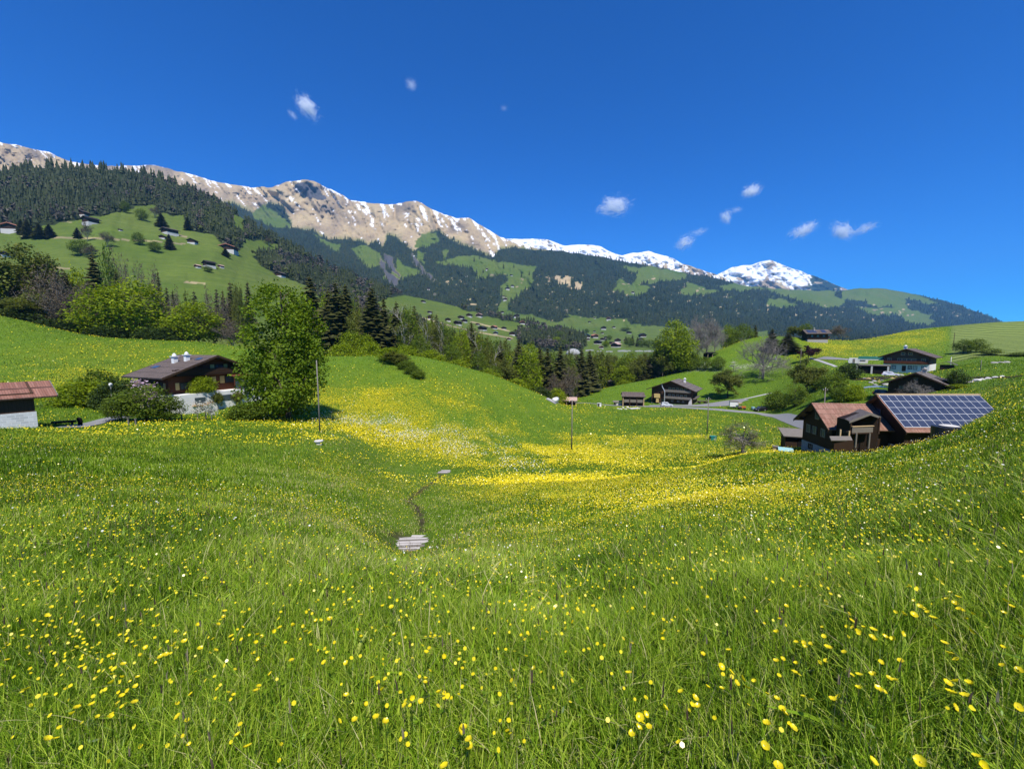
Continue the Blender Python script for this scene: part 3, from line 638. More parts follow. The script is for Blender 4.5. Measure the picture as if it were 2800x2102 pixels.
def branch_rec(mb, r, p, d, L, rad, lev, tips, maxlev, spread=.6, up=.12, kids=3):
    n = 4 if lev < 3 else 3; P = [p]; dd = d.copy()
    for i in range(n):
        dd = dd + r.normal(size=3) * .13 + np.array([0, 0, up]); dd /= np.linalg.norm(dd); P.append(P[-1] + dd * L / n)
    P = np.array(P); mb.tube(P, max(rad, .0011) * np.linspace(1, .62, n + 1), 7 if lev < 2 else (4 if lev < 3 else 3), cap=False)
    tips.append((P[-1], lev)); tips.append((P[len(P) // 2], lev))
    if lev >= maxlev: return
    nk = kids + (1 if r.random() < .5 else 0)
    for k in range(nk):
        q = r.uniform(.35, 1.0) if k else 1.0; x = P[0] + (P[-1] - P[0]) * q
        j = min(n - 1, int(q * n)); x = P[j] + (P[j + 1] - P[j]) * (q * n - j) if q < 1 else P[-1]
        nd = dd + r.normal(size=3) * spread; nd /= np.linalg.norm(nd)
        branch_rec(mb, r, x, nd, L * r.uniform(.58, .84), rad * .60, lev + 1, tips, maxlev, spread, up, kids)
def bare_tree(name, mat, r, maxlev=5, trunk=.20, L=.24, rad=.018, spread=.6, up=.10, kids=3, first=5, spread0=.75):
    t = MB(); b = MB(); tips = []
    T = np.array([(0, 0, -.02), (.004, .003, trunk * .5), (.0, .008, trunk), (.006, .004, trunk * 1.9), (.0, .0, trunk * 2.6)]); t.tube(T, rad * np.array([1.4, 1.05, .95, .6, .3]), 8)
    for k in range(first):
        an = k * 2 * math.pi / first + r.uniform(-.4, .4); z = trunk * r.uniform(.85, 2.3)
        d = np.array([math.cos(an) * spread0, math.sin(an) * spread0, r.uniform(.35, .9)]); d /= np.linalg.norm(d)
        branch_rec(b, r, np.array([0, 0, z]), d, L * r.uniform(.8, 1.1) * (1.15 - z * .6), rad * .55, 1, tips, maxlev, spread, up, kids)
    branch_rec(b, r, T[-1] * 1.0, np.array([0, 0, 1.]), L, rad * .4, 1, tips, maxlev, spread, up, kids)
    P = np.concatenate(b.v); zmax = np.percentile(P[:, 2], 99.8)
    sc = 1 / zmax; tv = np.concatenate(t.v) * sc; bv = P * sc
    tw = np.percentile(np.hypot(bv[:, 0], bv[:, 1]), 97) * 2
    return mesh_data("trunk", tv, t.f, mat, True), mesh_data("branches", bv, b.f, mat), np.array([x * sc for x, l in tips if l >= maxlev - 1]), tw
def add_leaves(name, mat, r, tips, size, per, spread=.02):
    C = np.repeat(tips, per, 0) + r.normal(size=(len(tips) * per, 3)) * spread
    V, F = leaf_quads(C, size, r); me = mesh_data(name, V, F, mat)
    t = np.clip(np.repeat(.5 + .25 * r.normal(size=len(C)), 4), 0, 1); a = me.attributes.new("tint", 'FLOAT', 'POINT'); a.data.foreach_set("value", t.astype(np.float32)); return me

# templates: dict of part name -> mesh, width of the unit-high plant
TPL = {}
def tpl_round(key, leaf, bark, nclu=330, nleaf=14, size=.045, prof=None, seed=1, limbs=16, r0=.02, top=.75, **kw):
    r = np.random.default_rng(seed); prof = prof or [(.14, .10), (.25, .28), (.45, .36), (.65, .34), (.82, .24), (.97, .08), (1.0, .02)]
    cm, C = crown_mesh("crown", LEAF[leaf], r, nclu, nleaf, size, prof, **kw); tm = limb_mesh("trunk", bark, r, C, limbs, r0=r0, top=top)
    TPL[key] = ([("trunk", tm), ("crown", cm)], 2 * max(p[1] for p in prof))
TALL = [(.06, .10), (.15, .20), (.35, .27), (.55, .28), (.75, .22), (.9, .13), (.98, .05), (1.0, .02)]
LOW = [(.02, .30), (.15, .52), (.4, .60), (.65, .5), (.85, .30), (1.0, .05)]
for i in range(3):
    tpl_round('fresh%d' % i, 'fresh', BARK, 420, 15, .040, seed=10 + i, clump=.085)
    tpl_round('tallfresh%d' % i, 'fresh', BARK, 420, 14, .032, TALL, seed=20 + i, clump=.065)
    tpl_round('green%d' % i, 'green', BARK, 400, 14, .040, seed=30 + i, clump=.085, gap=.3)
    tpl_round('tallgreen%d' % i, 'green', BARK, 400, 14, .032, TALL, seed=40 + i, clump=.065, gap=.3)
    tpl_round('shrub%d' % i, 'green', BARK, 330, 14, .075, LOW, seed=50 + i, clump=.14, limbs=8, top=.4)
    tpl_round('freshshrub%d' % i, 'fresh', BARK, 330, 14, .075, LOW, seed=60 + i, clump=.14, limbs=8, top=.4)
    tpl_round('deepshrub%d' % i, 'deep', BARK, 330, 14, .075, LOW, seed=70 + i, clump=.14, limbs=8, top=.4)
    r = np.random.default_rng(80 + i)
    for key, lf in (('olive', 'olive'), ('brown', 'brown')):
        tm, bm, tips, tw = bare_tree("t", BARK if key == 'olive' else GREYBARK, r, 4, .16, .25, .017, .6, .10, first=8, spread0=.85)
        TPL['%s%d' % (key, i)] = ([("trunk", tm), ("branches", bm), ("leaves", add_leaves("leaves", LEAF[lf], r, tips, .036 if key == 'olive' else .026, 13 if key == 'olive' else 5, .032))], tw)
    tm, bm, tips, tw = bare_tree("t", GREYBARK, r, 6, .15, .21, .018, .66, .05, first=8, spread0=1.0)
    TPL['bare%d' % i] = ([("trunk", tm), ("branches", bm)], tw)
    tm, bm, tips, tw = bare_tree("t", BIRCH, r, 4, .30, .20, .010, .4, .25, kids=3, spread0=.5)
    TPL['birch%d' % i] = ([("trunk", tm), ("branches", bm), ("leaves", add_leaves("leaves", LEAF['olive'], r, tips, .016, 2, .02))], tw)
def trunk_straight(mat, top=.97, r0=.013, base=0):
    m = MB(); z = np.array([-.02, .1, .4, .7, top]); m.tube(np.stack([0 * z, 0 * z, z], 1), r0 * np.array([1.4, 1, .75, .45, .12]), 8); return mesh_data("trunk", np.concatenate(m.v), m.f, mat, True)
SPT = trunk_straight(BARK)
for i in range(4):
    r = np.random.default_rng(120 + i)
    TPL['spruce%d' % i] = ([("trunk", SPT), ("crown", spruce_mesh("crown", LEAF['spruce'], r, 32, 11, .20 + .015 * (i % 2), .05 + .05 * (i == 3), .42))], .30)
r = np.random.default_rng(160)
tm, bm, tips, tw = bare_tree("t", GREYBARK, r, 5, .22, .20, .024, .75, .0, first=9, spread0=1.3); TPL['orchard0'] = ([("trunk", tm), ("branches", bm), ("leaves", add_leaves("leaves", LEAF['olive'], r, tips, .022, 1, .02))], tw)
r = np.random.default_rng(150)
tm, bm, tips, tw = bare_tree("t", BARK, r, 4, .16, .26, .016, .6, .08, first=6, spread0=.9); TPL['purple0'] = ([("trunk", tm), ("branches", bm), ("leaves", add_leaves("leaves", LEAF['purple'], r, tips, .045, 9, .03))], tw)
tm, bm, tips, tw = bare_tree("t", GREYBARK, r, 3, .35, .22, .02, .6, .05, first=4); TPL['blossom0'] = ([("trunk", tm), ("branches", bm), ("leaves", add_leaves("blossoms", LEAF['white'], r, tips, .04, 4, .04))], tw)
tm, bm, tips, tw = bare_tree("t", GREYBARK, r, 3, .35, .22, .02, .6, .05, first=4); TPL['pinkblossom0'] = ([("trunk", tm), ("branches", bm), ("leaves", add_leaves("blossoms", LEAF['pink'], r, tips, .06, 6, .05))], tw)

_used = set(); _grp = {}
def plant(name, key, base, h, w, label, cat, group=None, rz=None, sink=.0):
    parts, tw = TPL[key]
    o = empty(name, base, random.uniform(0, 6.28) if rz is None else rz); o.location.z -= sink
    sx = (w / tw) if w else h; o.scale = (sx, sx * random.uniform(.92, 1.08), h)
    for pn, me in parts:
        p = bpy.data.objects.new(pn, me); COL.objects.link(p); p.parent = o
    tag(o, label, cat, group); return o
def tree_at(name, key, u, Y, vtop, wpx, label, cat='tree', group=None, vbase=None, ground=None):
    """tree in photo column u at distance Y whose top shows in photo row vtop"""
    g = gnd(u, Y) if ground is None else ground
    if vbase is not None: g = hit(u, vbase, 20.0); Y = g[1]
    top = float(at(u, vtop, Y)[2]); h = top - g[2]
    return plant(name, key, tuple(g), h, wpx * Y / F_PX if wpx else None, label, cat, group)
# ------------------------------------------------------------------ far forests: each reads as one mass of thousands of conifers
def cone_variants(r, n, k=7, tiers=3, leaf=False):
    out = []
    for _ in range(n):
        V, F, T = [], [], []; b = 0
        if not leaf:
            for i in range(tiers):
                z0 = .06 + i * .29; z1 = min(1.0, z0 + .46 + .05 * i); rd = .20 * (1 - i / (tiers + .6))
                an = np.arange(k) * 2 * math.pi / k + r.uniform(0, 6); q = rd * r.uniform(.55, 1.25, k)
                V.append(np.c_[q * np.cos(an), q * np.sin(an), z0 + r.uniform(-.05, .05, k)]); V.append([[r.uniform(-.01, .01), 0, z1]])
                F += [(b + j, b + (j + 1) % k, b + k) for j in range(k)]; T += list(r.uniform(.1, .8, k)) + [.75]; b += k + 1
        else:
            for i in range(7):
                c = np.array([r.normal() * .13, r.normal() * .13, r.uniform(.3, .85)]); s = r.uniform(.13, .22)
                d = r.normal(size=(8, 3)); d /= np.linalg.norm(d, axis=1)[:, None]
                V.append(c + d * s * np.array([1, 1, 1.1])); t0 = r.uniform(.1, .9)
                for j in range(6): F.append((b + j, b + (j + 3) % 8, b + (j + 5) % 8))
                for j in range(4): F.append((b + j, b + (j + 2) % 8, b + (j + 6) % 8))
                T += [t0] * 8; b += 8
        out.append((np.concatenate(V), np.array(F), np.array(T)))
    return out
def merged_forest(name, P, h, wr, mat, variants, r, label):
    Vs, Fs, Ts = [], [], []; n0 = 0
    idx = r.integers(0, len(variants), len(P))
    for k, (V, F, T) in enumerate(variants):
        sel = np.where(idx == k)[0]
        if not len(sel): continue
        a = r.uniform(0, 6.28, len(sel)); ca, sa = np.cos(a), np.sin(a); hh = h[sel]; ww = hh * wr[sel]
        X = V[None, :, 0] * ca[:, None] - V[None, :, 1] * sa[:, None]; Yv = V[None, :, 0] * sa[:, None] + V[None, :, 1] * ca[:, None]
        W = np.stack([P[sel, 0:1] + X * ww[:, None], P[sel, 1:2] + Yv * ww[:, None], P[sel, 2:3] - .04 * hh[:, None] + V[None, :, 2] * hh[:, None]], -1)
        Vs.append(W.reshape(-1, 3)); Fs.append((F[None] + (np.arange(len(sel)) * len(V))[:, None, None] + n0).reshape(-1, 3)); n0 += len(sel) * len(V)
        tt = r.normal(size=len(sel)) * .2 + .55 * fbm(P[sel, 0] / (.07 * P[sel, 1]), P[sel, 2] / (.035 * P[sel, 1]), 73, 3); Ts.append(np.clip(T[None] + tt[:, None], 0, 1).reshape(-1))
    o = mesh_obj(name, np.concatenate(Vs), np.concatenate(Fs), mat); tag(o, label, 'forest', kind='stuff')
    a = o.data.attributes.new("tint", 'FLOAT', 'POINT'); a.data.foreach_set("value", np.concatenate(Ts).astype(np.float32)); return o
r = np.random.default_rng(200)
CV_ = cone_variants(r, 8); LV_ = cone_variants(r, 6, leaf=True)
# hillside wood (about 500 to 1000 m away)
mix = fbm(HILL.u / 45, HILL.v / 30, 71, 3)
low = sstep(560, 800, HILL.u) * .5
con = HILL_FOREST & (HILL.v < 960) 
P, pu, pv = HILL.sample(con & (mix > -.25 + low - .35), 7600, r)
inh = (pu > -500) & (pu < 1650); P, pu, pv = P[inh], pu[inh], pv[inh]
merged_forest("forest", P, r.uniform(11, 27, len(P)) * np.interp(P[:, 1], [250, 500, 1000], [.7, .8, 1.0]), r.uniform(.85, 1.15, len(P)), LEAF['farspruce'], CV_, r, "dark conifer wood covering the upper part of the left hillside")
P, pu, pv = HILL.sample(con & (HILL.u > 500) & (mix > -.1 - .15), 1500, r)
merged_forest("forest", P, r.uniform(11, 17, len(P)), r.uniform(.8, 1.2, len(P)), LEAF['farleaf'], LV_, r, "patches of fresh green broadleaf wood among the conifers on the hillside")
P, pu, pv = HILL.sample(con & (HILL.v > 500) & (mix < .1), 1700, r)
merged_forest("forest", P, r.uniform(11, 18, len(P)), r.uniform(.8, 1.1, len(P)), LEAF['farbare'], LV_, r, "grey brown leafless wood between the conifers on the hillside")
# mountain wood
P, pu, pv = MTN.sample(forest & (MTN.u > 560) & (MTN.u < 2790) & (MTN.v < 935) & (fbm(MTN.u / 16, MTN.v / 9, 75, 3) > -.34), 19000, r)
hh = r.uniform(13, 31, len(P)) * np.interp(P[:, 1], [1200, 2500, 4500], [.85, 1.0, 1.25])
merged_forest("forest", P, hh, r.uniform(.95, 1.3, len(P)), LEAF['farspruce'], CV_, r, "dark conifer forest covering the middle slopes of the mountain")
P, pu, pv = MTN.sample(forest & (MTN.u > 1000) & (MTN.v > 740) & (MTN.v < 935) & (fbm(MTN.u / 30, MTN.v / 16, 74, 3) > .02), 2600, r)
merged_forest("forest", P, r.uniform(14, 21, len(P)), r.uniform(.9, 1.3, len(P)), LEAF['farleaf'], LV_, r, "paler broadleaf wood mixed into the lower mountain forest")
# ------------------------------------------------------------------ plants one by one
ORD = ["first", "second", "third", "fourth", "fifth", "sixth", "seventh", "eighth", "ninth", "tenth", "eleventh", "twelfth", "thirteenth", "fourteenth", "fifteenth", "sixteenth", "seventeenth", "eighteenth", "nineteenth", "twentieth"]
def nth(i):
    if i < 20: return ORD[i]
    tens = {20: "twenty", 30: "thirty", 40: "forty", 50: "fifty", 60: "sixty", 70: "seventy", 80: "eighty", 90: "ninety"}
    n = i + 1; a, b = n // 10 * 10, n % 10
    return (tens[a] + "-" + ORD[b - 1]) if b else {30: "thirtieth", 40: "fortieth", 50: "fiftieth", 60: "sixtieth", 70: "seventieth"}.get(n, tens[a] + "th")
KIND = {'spruce': ("spruce_tree", "dark spruce"), 'fresh': ("leafy_tree", "round fresh green tree"), 'tallfresh': ("leafy_tree", "tall fresh green tree"), 'green': ("leafy_tree", "round mid green tree"), 'tallgreen': ("leafy_tree", "tall mid green tree"),
        'olive': ("budding_tree", "olive brown budding tree"), 'brown': ("budding_tree", "grey brown tree in bud"), 'bare': ("bare_tree", "leafless grey tree"), 'birch': ("birch_tree", "slim pale stemmed birch"),
        'shrub': ("shrub", "mid green shrub"), 'freshshrub': ("shrub", "fresh green shrub"), 'deepshrub': ("shrub", "dark green shrub"), 'blossom': ("fruit_tree", "white blossoming fruit tree"), 'pinkblossom': ("fruit_tree", "pink blossoming fruit tree"), 'purple': ("purple_tree", "purple leaved tree")}
NV = {'spruce': 4, 'purple': 1, 'blossom': 1, 'pinkblossom': 1}
_rk = np.random.default_rng(300)
def row_of(lst, where, group):
    """lst: (kind, photo column, distance, photo row of the top, width in photo pixels[, photo row of the base])"""
    cnt = {}
    tot = {}
    for e in lst: tot[e[0]] = tot.get(e[0], 0) + 1
    for e in sorted(lst, key=lambda e: e[1]):
        k = e[0]; i = cnt.get(k, 0); cnt[k] = i + 1
        nm, ds = KIND[k]
        lab = "%s %s" % (ds, where) if tot[k] == 1 else "%s %s, %s from left" % (ds, where, nth(i))
        tree_at(nm, k + str(int(_rk.integers(NV.get(k, 3)))), e[1], e[2], e[3], e[4], lab, 'shrub' if 'shrub' in k else 'tree', group, e[5] if len(e) > 5 else None)

# wood behind the left meadow crest
row_of([('olive', 70, 168, 676, 175), ('birch', 8, 160, 745, 60), ('brown', 150, 164, 730, 120), ('brown', 30, 172, 720, 130), ('olive', 110, 160, 800, 120), ('brown', 178, 158, 765, 90),
        ('spruce', 202, 176, 742, 66), ('fresh', 232, 182, 738, 80), ('spruce', 281, 180, 687, 92), ('spruce', 340, 182, 738, 50), ('spruce', 178, 178, 775, 46),
        ('fresh', 298, 156, 783, 128), ('fresh', 380, 160, 768, 142), ('brown', 250, 168, 775, 70), ('brown', 215, 160, 810, 80), ('olive', 60, 156, 820, 160), ('deepshrub', 150, 148, 872, 100), ('deepshrub', 50, 150, 845, 100), ('spruce', 120, 166, 780, 70), ('brown', 262, 168, 790, 80), ('deepshrub', 200, 150, 880, 90),
        ('fresh', 545, 160, 826, 124), ('fresh', 490, 164, 868, 80), ('brown', 590, 166, 850, 80), ('brown', 638, 158, 878, 70), ('brown', 430, 190, 830, 60), ('brown', 470, 188, 838, 55), ('spruce', 448, 200, 822, 34), ('spruce', 420, 205, 815, 34), ('brown', 500, 190, 830, 60), ('deepshrub', 300, 150, 892, 80), ('deepshrub', 420, 152, 896, 70), ('deepshrub', 460, 154, 895, 70)],
       "behind the crest of the left meadow", "trees behind the left meadow")
row_of([('brown', 335, 300, 690, 60), ('green', 322, 290, 680, 52), ('brown', 358, 290, 706, 40), ('brown', 402, 285, 728, 55), ('brown', 440, 290, 735, 55), ('spruce', 452, 285, 738, 40), ('spruce', 441, 270, 787, 40), ('spruce', 458, 270, 790, 40), ('spruce', 472, 272, 782, 44), ('spruce', 488, 270, 790, 44), ('brown', 500, 265, 800, 50), ('spruce', 545, 265, 793, 51), ('brown', 575, 262, 798, 45), ('spruce', 605, 268, 786, 47), ('spruce', 643, 270, 768, 57), ('spruce', 622, 268, 790, 47), ('spruce', 690, 275, 767, 57), ('olive', 665, 260, 792, 50), ('brown', 610, 255, 815, 70), ('spruce', 660, 270, 780, 44), ('olive', 520, 262, 812, 50)],
       "at the foot of the green hillside", "trees at the foot of the hillside")
# wood in the ravine behind the middle hillock
row_of([('spruce', 858, 172, 752, 119), ('spruce', 905, 185, 790, 85), ('spruce', 926, 170, 768, 109), ('spruce', 953, 178, 775, 91), ('olive', 985, 172, 860, 80), ('spruce', 1022, 166, 783, 111), ('spruce', 1054, 172, 810, 78), ('spruce', 1088, 178, 824, 72), ('birch', 1106, 160, 832, 62), ('tallgreen', 1120, 162, 836, 56), ('spruce', 1136, 180, 832, 67),
        ('birch', 1164, 160, 872, 48), ('olive', 1182, 165, 868, 51), ('spruce', 1196, 182, 856, 65), ('birch', 1208, 162, 872, 48), ('tallgreen', 1228, 164, 876, 51), ('tallfresh', 1262, 158, 893, 48), ('spruce', 1290, 172, 878, 65), ('birch', 1306, 162, 900, 45), ('olive', 1334, 160, 930, 45), ('spruce', 1369, 172, 928, 57), ('birch', 1352, 160, 940, 48), ('spruce', 1418, 168, 924, 62), ('tallfresh', 1447, 150, 940, 66), ('spruce', 1476, 170, 940, 54), ('spruce', 1497, 168, 948, 65), ('spruce', 1532, 176, 944, 67),
        ('fresh', 962, 150, 905, 70), ('fresh', 1000, 150, 915, 64), ('freshshrub', 940, 140, 940, 70), ('freshshrub', 1012, 140, 935, 64), ('green', 1150, 150, 915, 60), ('green', 1235, 150, 940, 54), ('freshshrub', 1110, 142, 945, 70), ('freshshrub', 1180, 140, 958, 70), ('green', 1310, 152, 960, 50), ('freshshrub', 1250, 140, 985, 70), ('freshshrub', 1330, 140, 1010, 70), ('olive', 1385, 152, 985, 60), ('freshshrub', 1410, 140, 1035, 60), ('green', 1350, 146, 1000, 46), ('deepshrub', 1290, 140, 1000, 60), ('deepshrub', 1480, 142, 1060, 60), ('freshshrub', 1525, 150, 1062, 50),
        ('brown', 1517, 160, 1025, 72), ('brown', 1560, 168, 1005, 60), ('olive', 1555, 190, 985, 50), ('spruce', 1590, 205, 950, 59), ('spruce', 1612, 215, 955, 52), ('fresh', 1705, 245, 1000, 58), ('green', 1680, 262, 990, 40), ('olive', 1660, 262, 980, 44), ('freshshrub', 1710, 235, 1040, 40), ('purple', 1605, 220, 1040, 40)],
       "in the ravine wood behind the hillock", "trees in the ravine wood")
r = np.random.default_rng(310)
topline = np.array([(880, 790), (1000, 830), (1100, 865), (1200, 890), (1300, 915), (1400, 945), (1500, 965), (1600, 962), (1700, 968), (1850, 962)], float)
fill = []
for k in range(150):
    u = 885 + 960 * (k + r.random()) / 150; Y = r.uniform(185, 300) if u < 1500 else r.uniform(235, 325)
    vt = np.interp(u, topline[:, 0], topline[:, 1]) + abs(r.normal()) * 18 - 4
    kind = r.choice(['spruce', 'spruce', 'olive', 'olive', 'green', 'brown', 'tallgreen', 'tallfresh', 'tallgreen', 'olive'])
    fill.append((kind, u, Y, vt, {'spruce': 58, 'birch': 46}.get(kind, 72) * 200 / Y * r.uniform(.8, 1.2)))
row_of(fill, "deep in the ravine", "trees deep in the ravine")
# left side of the right knoll
row_of([('tallfresh', 1843, 236, 876, 92), ('tallgreen', 1815, 240, 905, 60), ('spruce', 1795, 250, 950, 44), ('tallfresh', 1862, 234, 900, 60), ('bare', 1905, 262, 862, 80), ('bare', 1930, 262, 860, 84), ('bare', 1952, 264, 870, 60), ('tallfresh', 1984, 272, 888, 34), ('green', 2002, 272, 895, 40), ('green', 2028, 274, 886, 50), ('spruce', 2060, 290, 886, 26), ('spruce', 2045, 292, 892, 24), ('shrub', 1890, 240, 965, 44), ('shrub', 1868, 236, 985, 50), ('olive', 1800, 244, 985, 50)],
       "along the back of the right knoll", "trees along the back of the right knoll")
row_of([('green', 1930, 226, 976, 30), ('green', 1964, 222, 974, 36), ('shrub', 1895, 232, 968, 36), ('blossom', 2006, 215, 988, 24)], "on the slope of the right knoll", "young trees on the right knoll")
def one(kind, var, u, Y, vt, w, lab, cat='tree', vb=None, name=None):
    return tree_at(name or KIND[kind][0], kind + str(var), u, Y, vt, w, lab, cat, None, vb)
one('bare', 1, 2085, 190, 914, 135, "large spreading leafless tree alone on the right knoll", vb=1036)
one('spruce', 0, 2106, 232, 898, 44, "dark spruce rising behind the large leafless tree")
one('spruce', 3, 2150, 228, 912, 62, "broad dark conifer below the hilltop house")
one('green', 0, 2196, 262, 884, 36, "green tree standing left of the hilltop house")
one('olive', 1, 2165, 262, 893, 44, "olive tree standing left of the hilltop house")
one('brown', 1, 2290, 268, 890, 50, "grey brown tree right behind the hilltop house")
one('purple', 0, 2211, 205, 946, 46, "purple leaved tree beside the upper lane", vb=986)
one('olive', 2, 1990, 172, 1012, 78, "loose olive green tree right of the big farmhouse", vb=1088)
one('olive', 0, 2205, 158, 985, 92, "loose olive green tree on the slope above the car park", vb=1078)
one('tallgreen', 1, 2172, 146, 1048, 60, "dark leafy tree above the red roofed house", vb=1112)
one('shrub', 0, 2121, 148, 1070, 58, "round green bush beside the black car", 'shrub', 1117)
one('green', 2, 2278, 138, 1015, 62, "dark leafy tree left of the rock garden", vb=1088)
one('deepshrub', 1, 2318, 152, 995, 56, "dark bush under the white floored house", 'shrub', 1036)
one('freshshrub', 0, 2336, 112, 1052, 50, "bright bush behind the red tiled roof", 'shrub', 1096)
one('shrub', 1, 2300, 112, 1060, 46, "mid green bush behind the red tiled roof", 'shrub', 1098)
one('bare', 2, 2515, 84, 1040, 62, "pale leafless tree in front of the brown chalet")
one('deepshrub', 2, 2622, 92, 1012, 44, "tall dark bush at the right end of the brown chalet", 'shrub')
one('freshshrub', 1, 2630, 88, 1050, 40, "light bush in front of the tall dark bush", 'shrub')
row_of([('green', 2630, 178, 928, 42), ('green', 2665, 178, 926, 42), ('green', 2706, 168, 952, 46), ('olive', 2745, 165, 970, 44), ('green', 2795, 160, 962, 50), ('shrub', 2680, 165, 985, 40), ('shrub', 2770, 160, 985, 50)], "on the slope below the mown field", "trees below the mown field")
one('orchard', 0, 2044, 57, 1150, 128, "low gnarled orchard tree with few leaves in the lower meadow", name="orchard_tree")
# hedge on the hillock
row_of([('freshshrub', 1068, 116, 950, 64), ('olive', 1095, 110, 970, 56), ('shrub', 1112, 106, 985, 48), ('olive', 1080, 112, 962, 60), ('shrub', 1128, 102, 1000, 46), ('shrub', 1142, 99, 1012, 40)], "in the hedge down the middle hillock", "shrubs of the hillock hedge")
# garden round the left chalet
row_of([('freshshrub', 222, 58, 1042, 140), ('shrub', 262, 64, 1016, 100), ('deepshrub', 322, 58, 1038, 104), ('deepshrub', 290, 56, 1050, 80)], "between the barn and the chalet", "bushes between barn and chalet")
row_of([('green', 388, 47, 1052, 118), ('green', 318, 46, 1080, 80), ('green', 452, 48, 1082, 76)], "on the lawn in front of the left chalet", "low trees before the left chalet")
one('pinkblossom', 0, 390, 58, 1040, 50, "pink blossoming tree at the eave of the left chalet")
row_of([('blossom', 530, 50, 1100, 34), ('blossom', 552, 51, 1098, 44), ('blossom', 568, 50, 1104, 34)], "before the white wall of the left chalet", "small fruit trees at the chalet")
one('shrub', 2, 668, 53, 1098, 90, "grey green bush at the foot of the big tree", 'shrub')
one('shrub', 0, 640, 53, 1118, 50, "low grey green bush left of the big tree", 'shrub')
# the big tree
r = np.random.default_rng(330)
tpl_round('bigtree0', 'big', BARK, 1750, 20, .0215, [(.03, .12), (.08, .21), (.2, .285), (.38, .30), (.52, .275), (.64, .245), (.78, .205), (.88, .15), (.95, .085), (1.0, .02)], seed=331, limbs=40, r0=.02, top=.9, clump=.044, gap=.33, shell=.42, asym=.19, lobes=9)
tree_at("leafy_tree", 'bigtree0', 778, 57, 752, 205, "big bright green tree towering beside the left chalet", 'tree', None)
# single trees on the hillside pasture
def on_far(u, v): return HILL.near(u, v) if v > np.interp(u, [c[0] for c in hill_crest], [c[1] for c in hill_crest]) else MTN.near(u, v)
past = [('spruce', 26, 612, 34, 26), ('spruce', 78, 651, 52, 30), ('spruce', 110, 651, 40, 28), ('spruce', 138, 652, 36, 28), ('spruce', 212, 653, 28, 20), ('brown', 238, 660, 50, 26), ('brown', 293, 676, 38, 34), ('green', 222, 700, 42, 44), ('brown', 250, 704, 34, 36), ('green', 390, 604, 30, 26), ('spruce', 442, 622, 38, 26), ('brown', 425, 597, 30, 24), ('green', 380, 670, 34, 26), ('spruce', 464, 685, 42, 24), ('green', 425, 688, 28, 30), ('spruce', 516, 630, 34, 20), ('spruce', 619, 701, 22, 22), ('brown', 735, 672, 20, 24), ('green', 570, 744, 16, 22), ('green', 342, 581, 30, 20), ('spruce', 18, 598, 26, 22), ('spruce', 60, 640, 40, 24)]
for i, (k, u, v, hp, wp) in enumerate(sorted(past, key=lambda e: e[1])):
    g = on_far(u, v); Y = g[1]; nm, ds = KIND[k]; nsame = [e for e in sorted(past, key=lambda e: e[1]) if e[0] == k]; j = [e[1] for e in nsame].index(u)
    plant(nm, k + str(i % 3), tuple(g), hp * Y / F_PX, wp * Y / F_PX, "%s alone on the hillside pasture, %s from left" % (ds, nth(j)), 'tree', "single trees on the hillside pasture")
alp = [(1296, 716, 12), (1310, 708, 8), (1320, 746, 10), (1378, 734, 12), (1406, 732, 9), (1425, 756, 10), (1447, 752, 10), (1320, 700, 8), (1345, 714, 8)]
for i, (u, v, hp) in enumerate(sorted(alp)):
    g = on_far(u, v); plant("spruce_tree", 'spruce%d' % (i % 3), tuple(g), hp * g[1] / F_PX * 1.15, None, "tiny dark spruce on the high alpine pasture, %s from the left" % nth(i), 'tree', "single spruces on the high pasture")
# ------------------------------------------------------------------ building materials
def wood_mat(name, a, b, plank=2.2, vert=False):
    n = NT(name); p = n.obj(); q = n.noise(2.5, 5, .65, n.scale(p, (1, 1, 9) if not vert else (9, 9, .8)))
    w = n.n('ShaderNodeTexWave', wave_type='BANDS', bands_direction='Z' if not vert else 'X', wave_profile='SAW'); w.inputs['Scale'].default_value = plank; w.inputs['Distortion'].default_value = .25
    n.l(p, w.inputs['Vector'])
    c = n.mix(q, a, b); c = n.mix(n.ramp(w.outputs['Fac'], [(.0, .75), (.1, 0.0), (1, .0)]), c, tuple(x * .3 for x in a))
    return n.done(n.pbsdf(c, .75, .2, 0, n.bump(w.outputs['Fac'], .4, .03)))
def roof_mat(name, a, b, rows=3.2, moss=0.0):
    n = NT(name); p = n.n('ShaderNodeTexCoord').outputs['UV']
    br = n.n('ShaderNodeTexBrick'); br.offset = .5; br.inputs['Scale'].default_value = rows; br.inputs['Mortar Size'].default_value = .035; br.inputs['Brick Width'].default_value = .55; br.inputs['Row Height'].default_value = .9
    br.inputs['Color1'].default_value = (*a, 1); br.inputs['Color2'].default_value = (*b, 1); br.inputs['Mortar'].default_value = (*[x * .3 for x in a], 1); br.inputs['Bias'].default_value = -.1
    n.l(p, br.inputs['Vector']); nz = n.noise(.9, 5, .7); nf = n.noise(6, 4, .7)
    c = n.mix(n.ramp(nz, [(.35, 0.0), (.75, .55)]), br.outputs['Color'], tuple(x * .55 for x in b)); c = n.mix(n.ramp(nf, [(.5, 0.0), (.8, .3)]), c, (.42, .36, .30))
    if moss: c = n.mix(n.ramp(nz, [(.5, 0.0), (.7, moss)]), c, (.10, .10, .05))
    return n.done(n.pbsdf(c, .8, .25, 0, n.bump(br.outputs['Fac'], -.6, .04)))
M_LOG = wood_mat("dark_log_wood", (.022, .012, .007), (.058, .031, .017), 1.6)
M_LOGRED = wood_mat("red_brown_wood", (.085, .026, .012), (.17, .060, .028), 1.6)
M_PLANK = wood_mat("weathered_planks", (.035, .018, .010), (.105, .056, .031), 1.4, True)
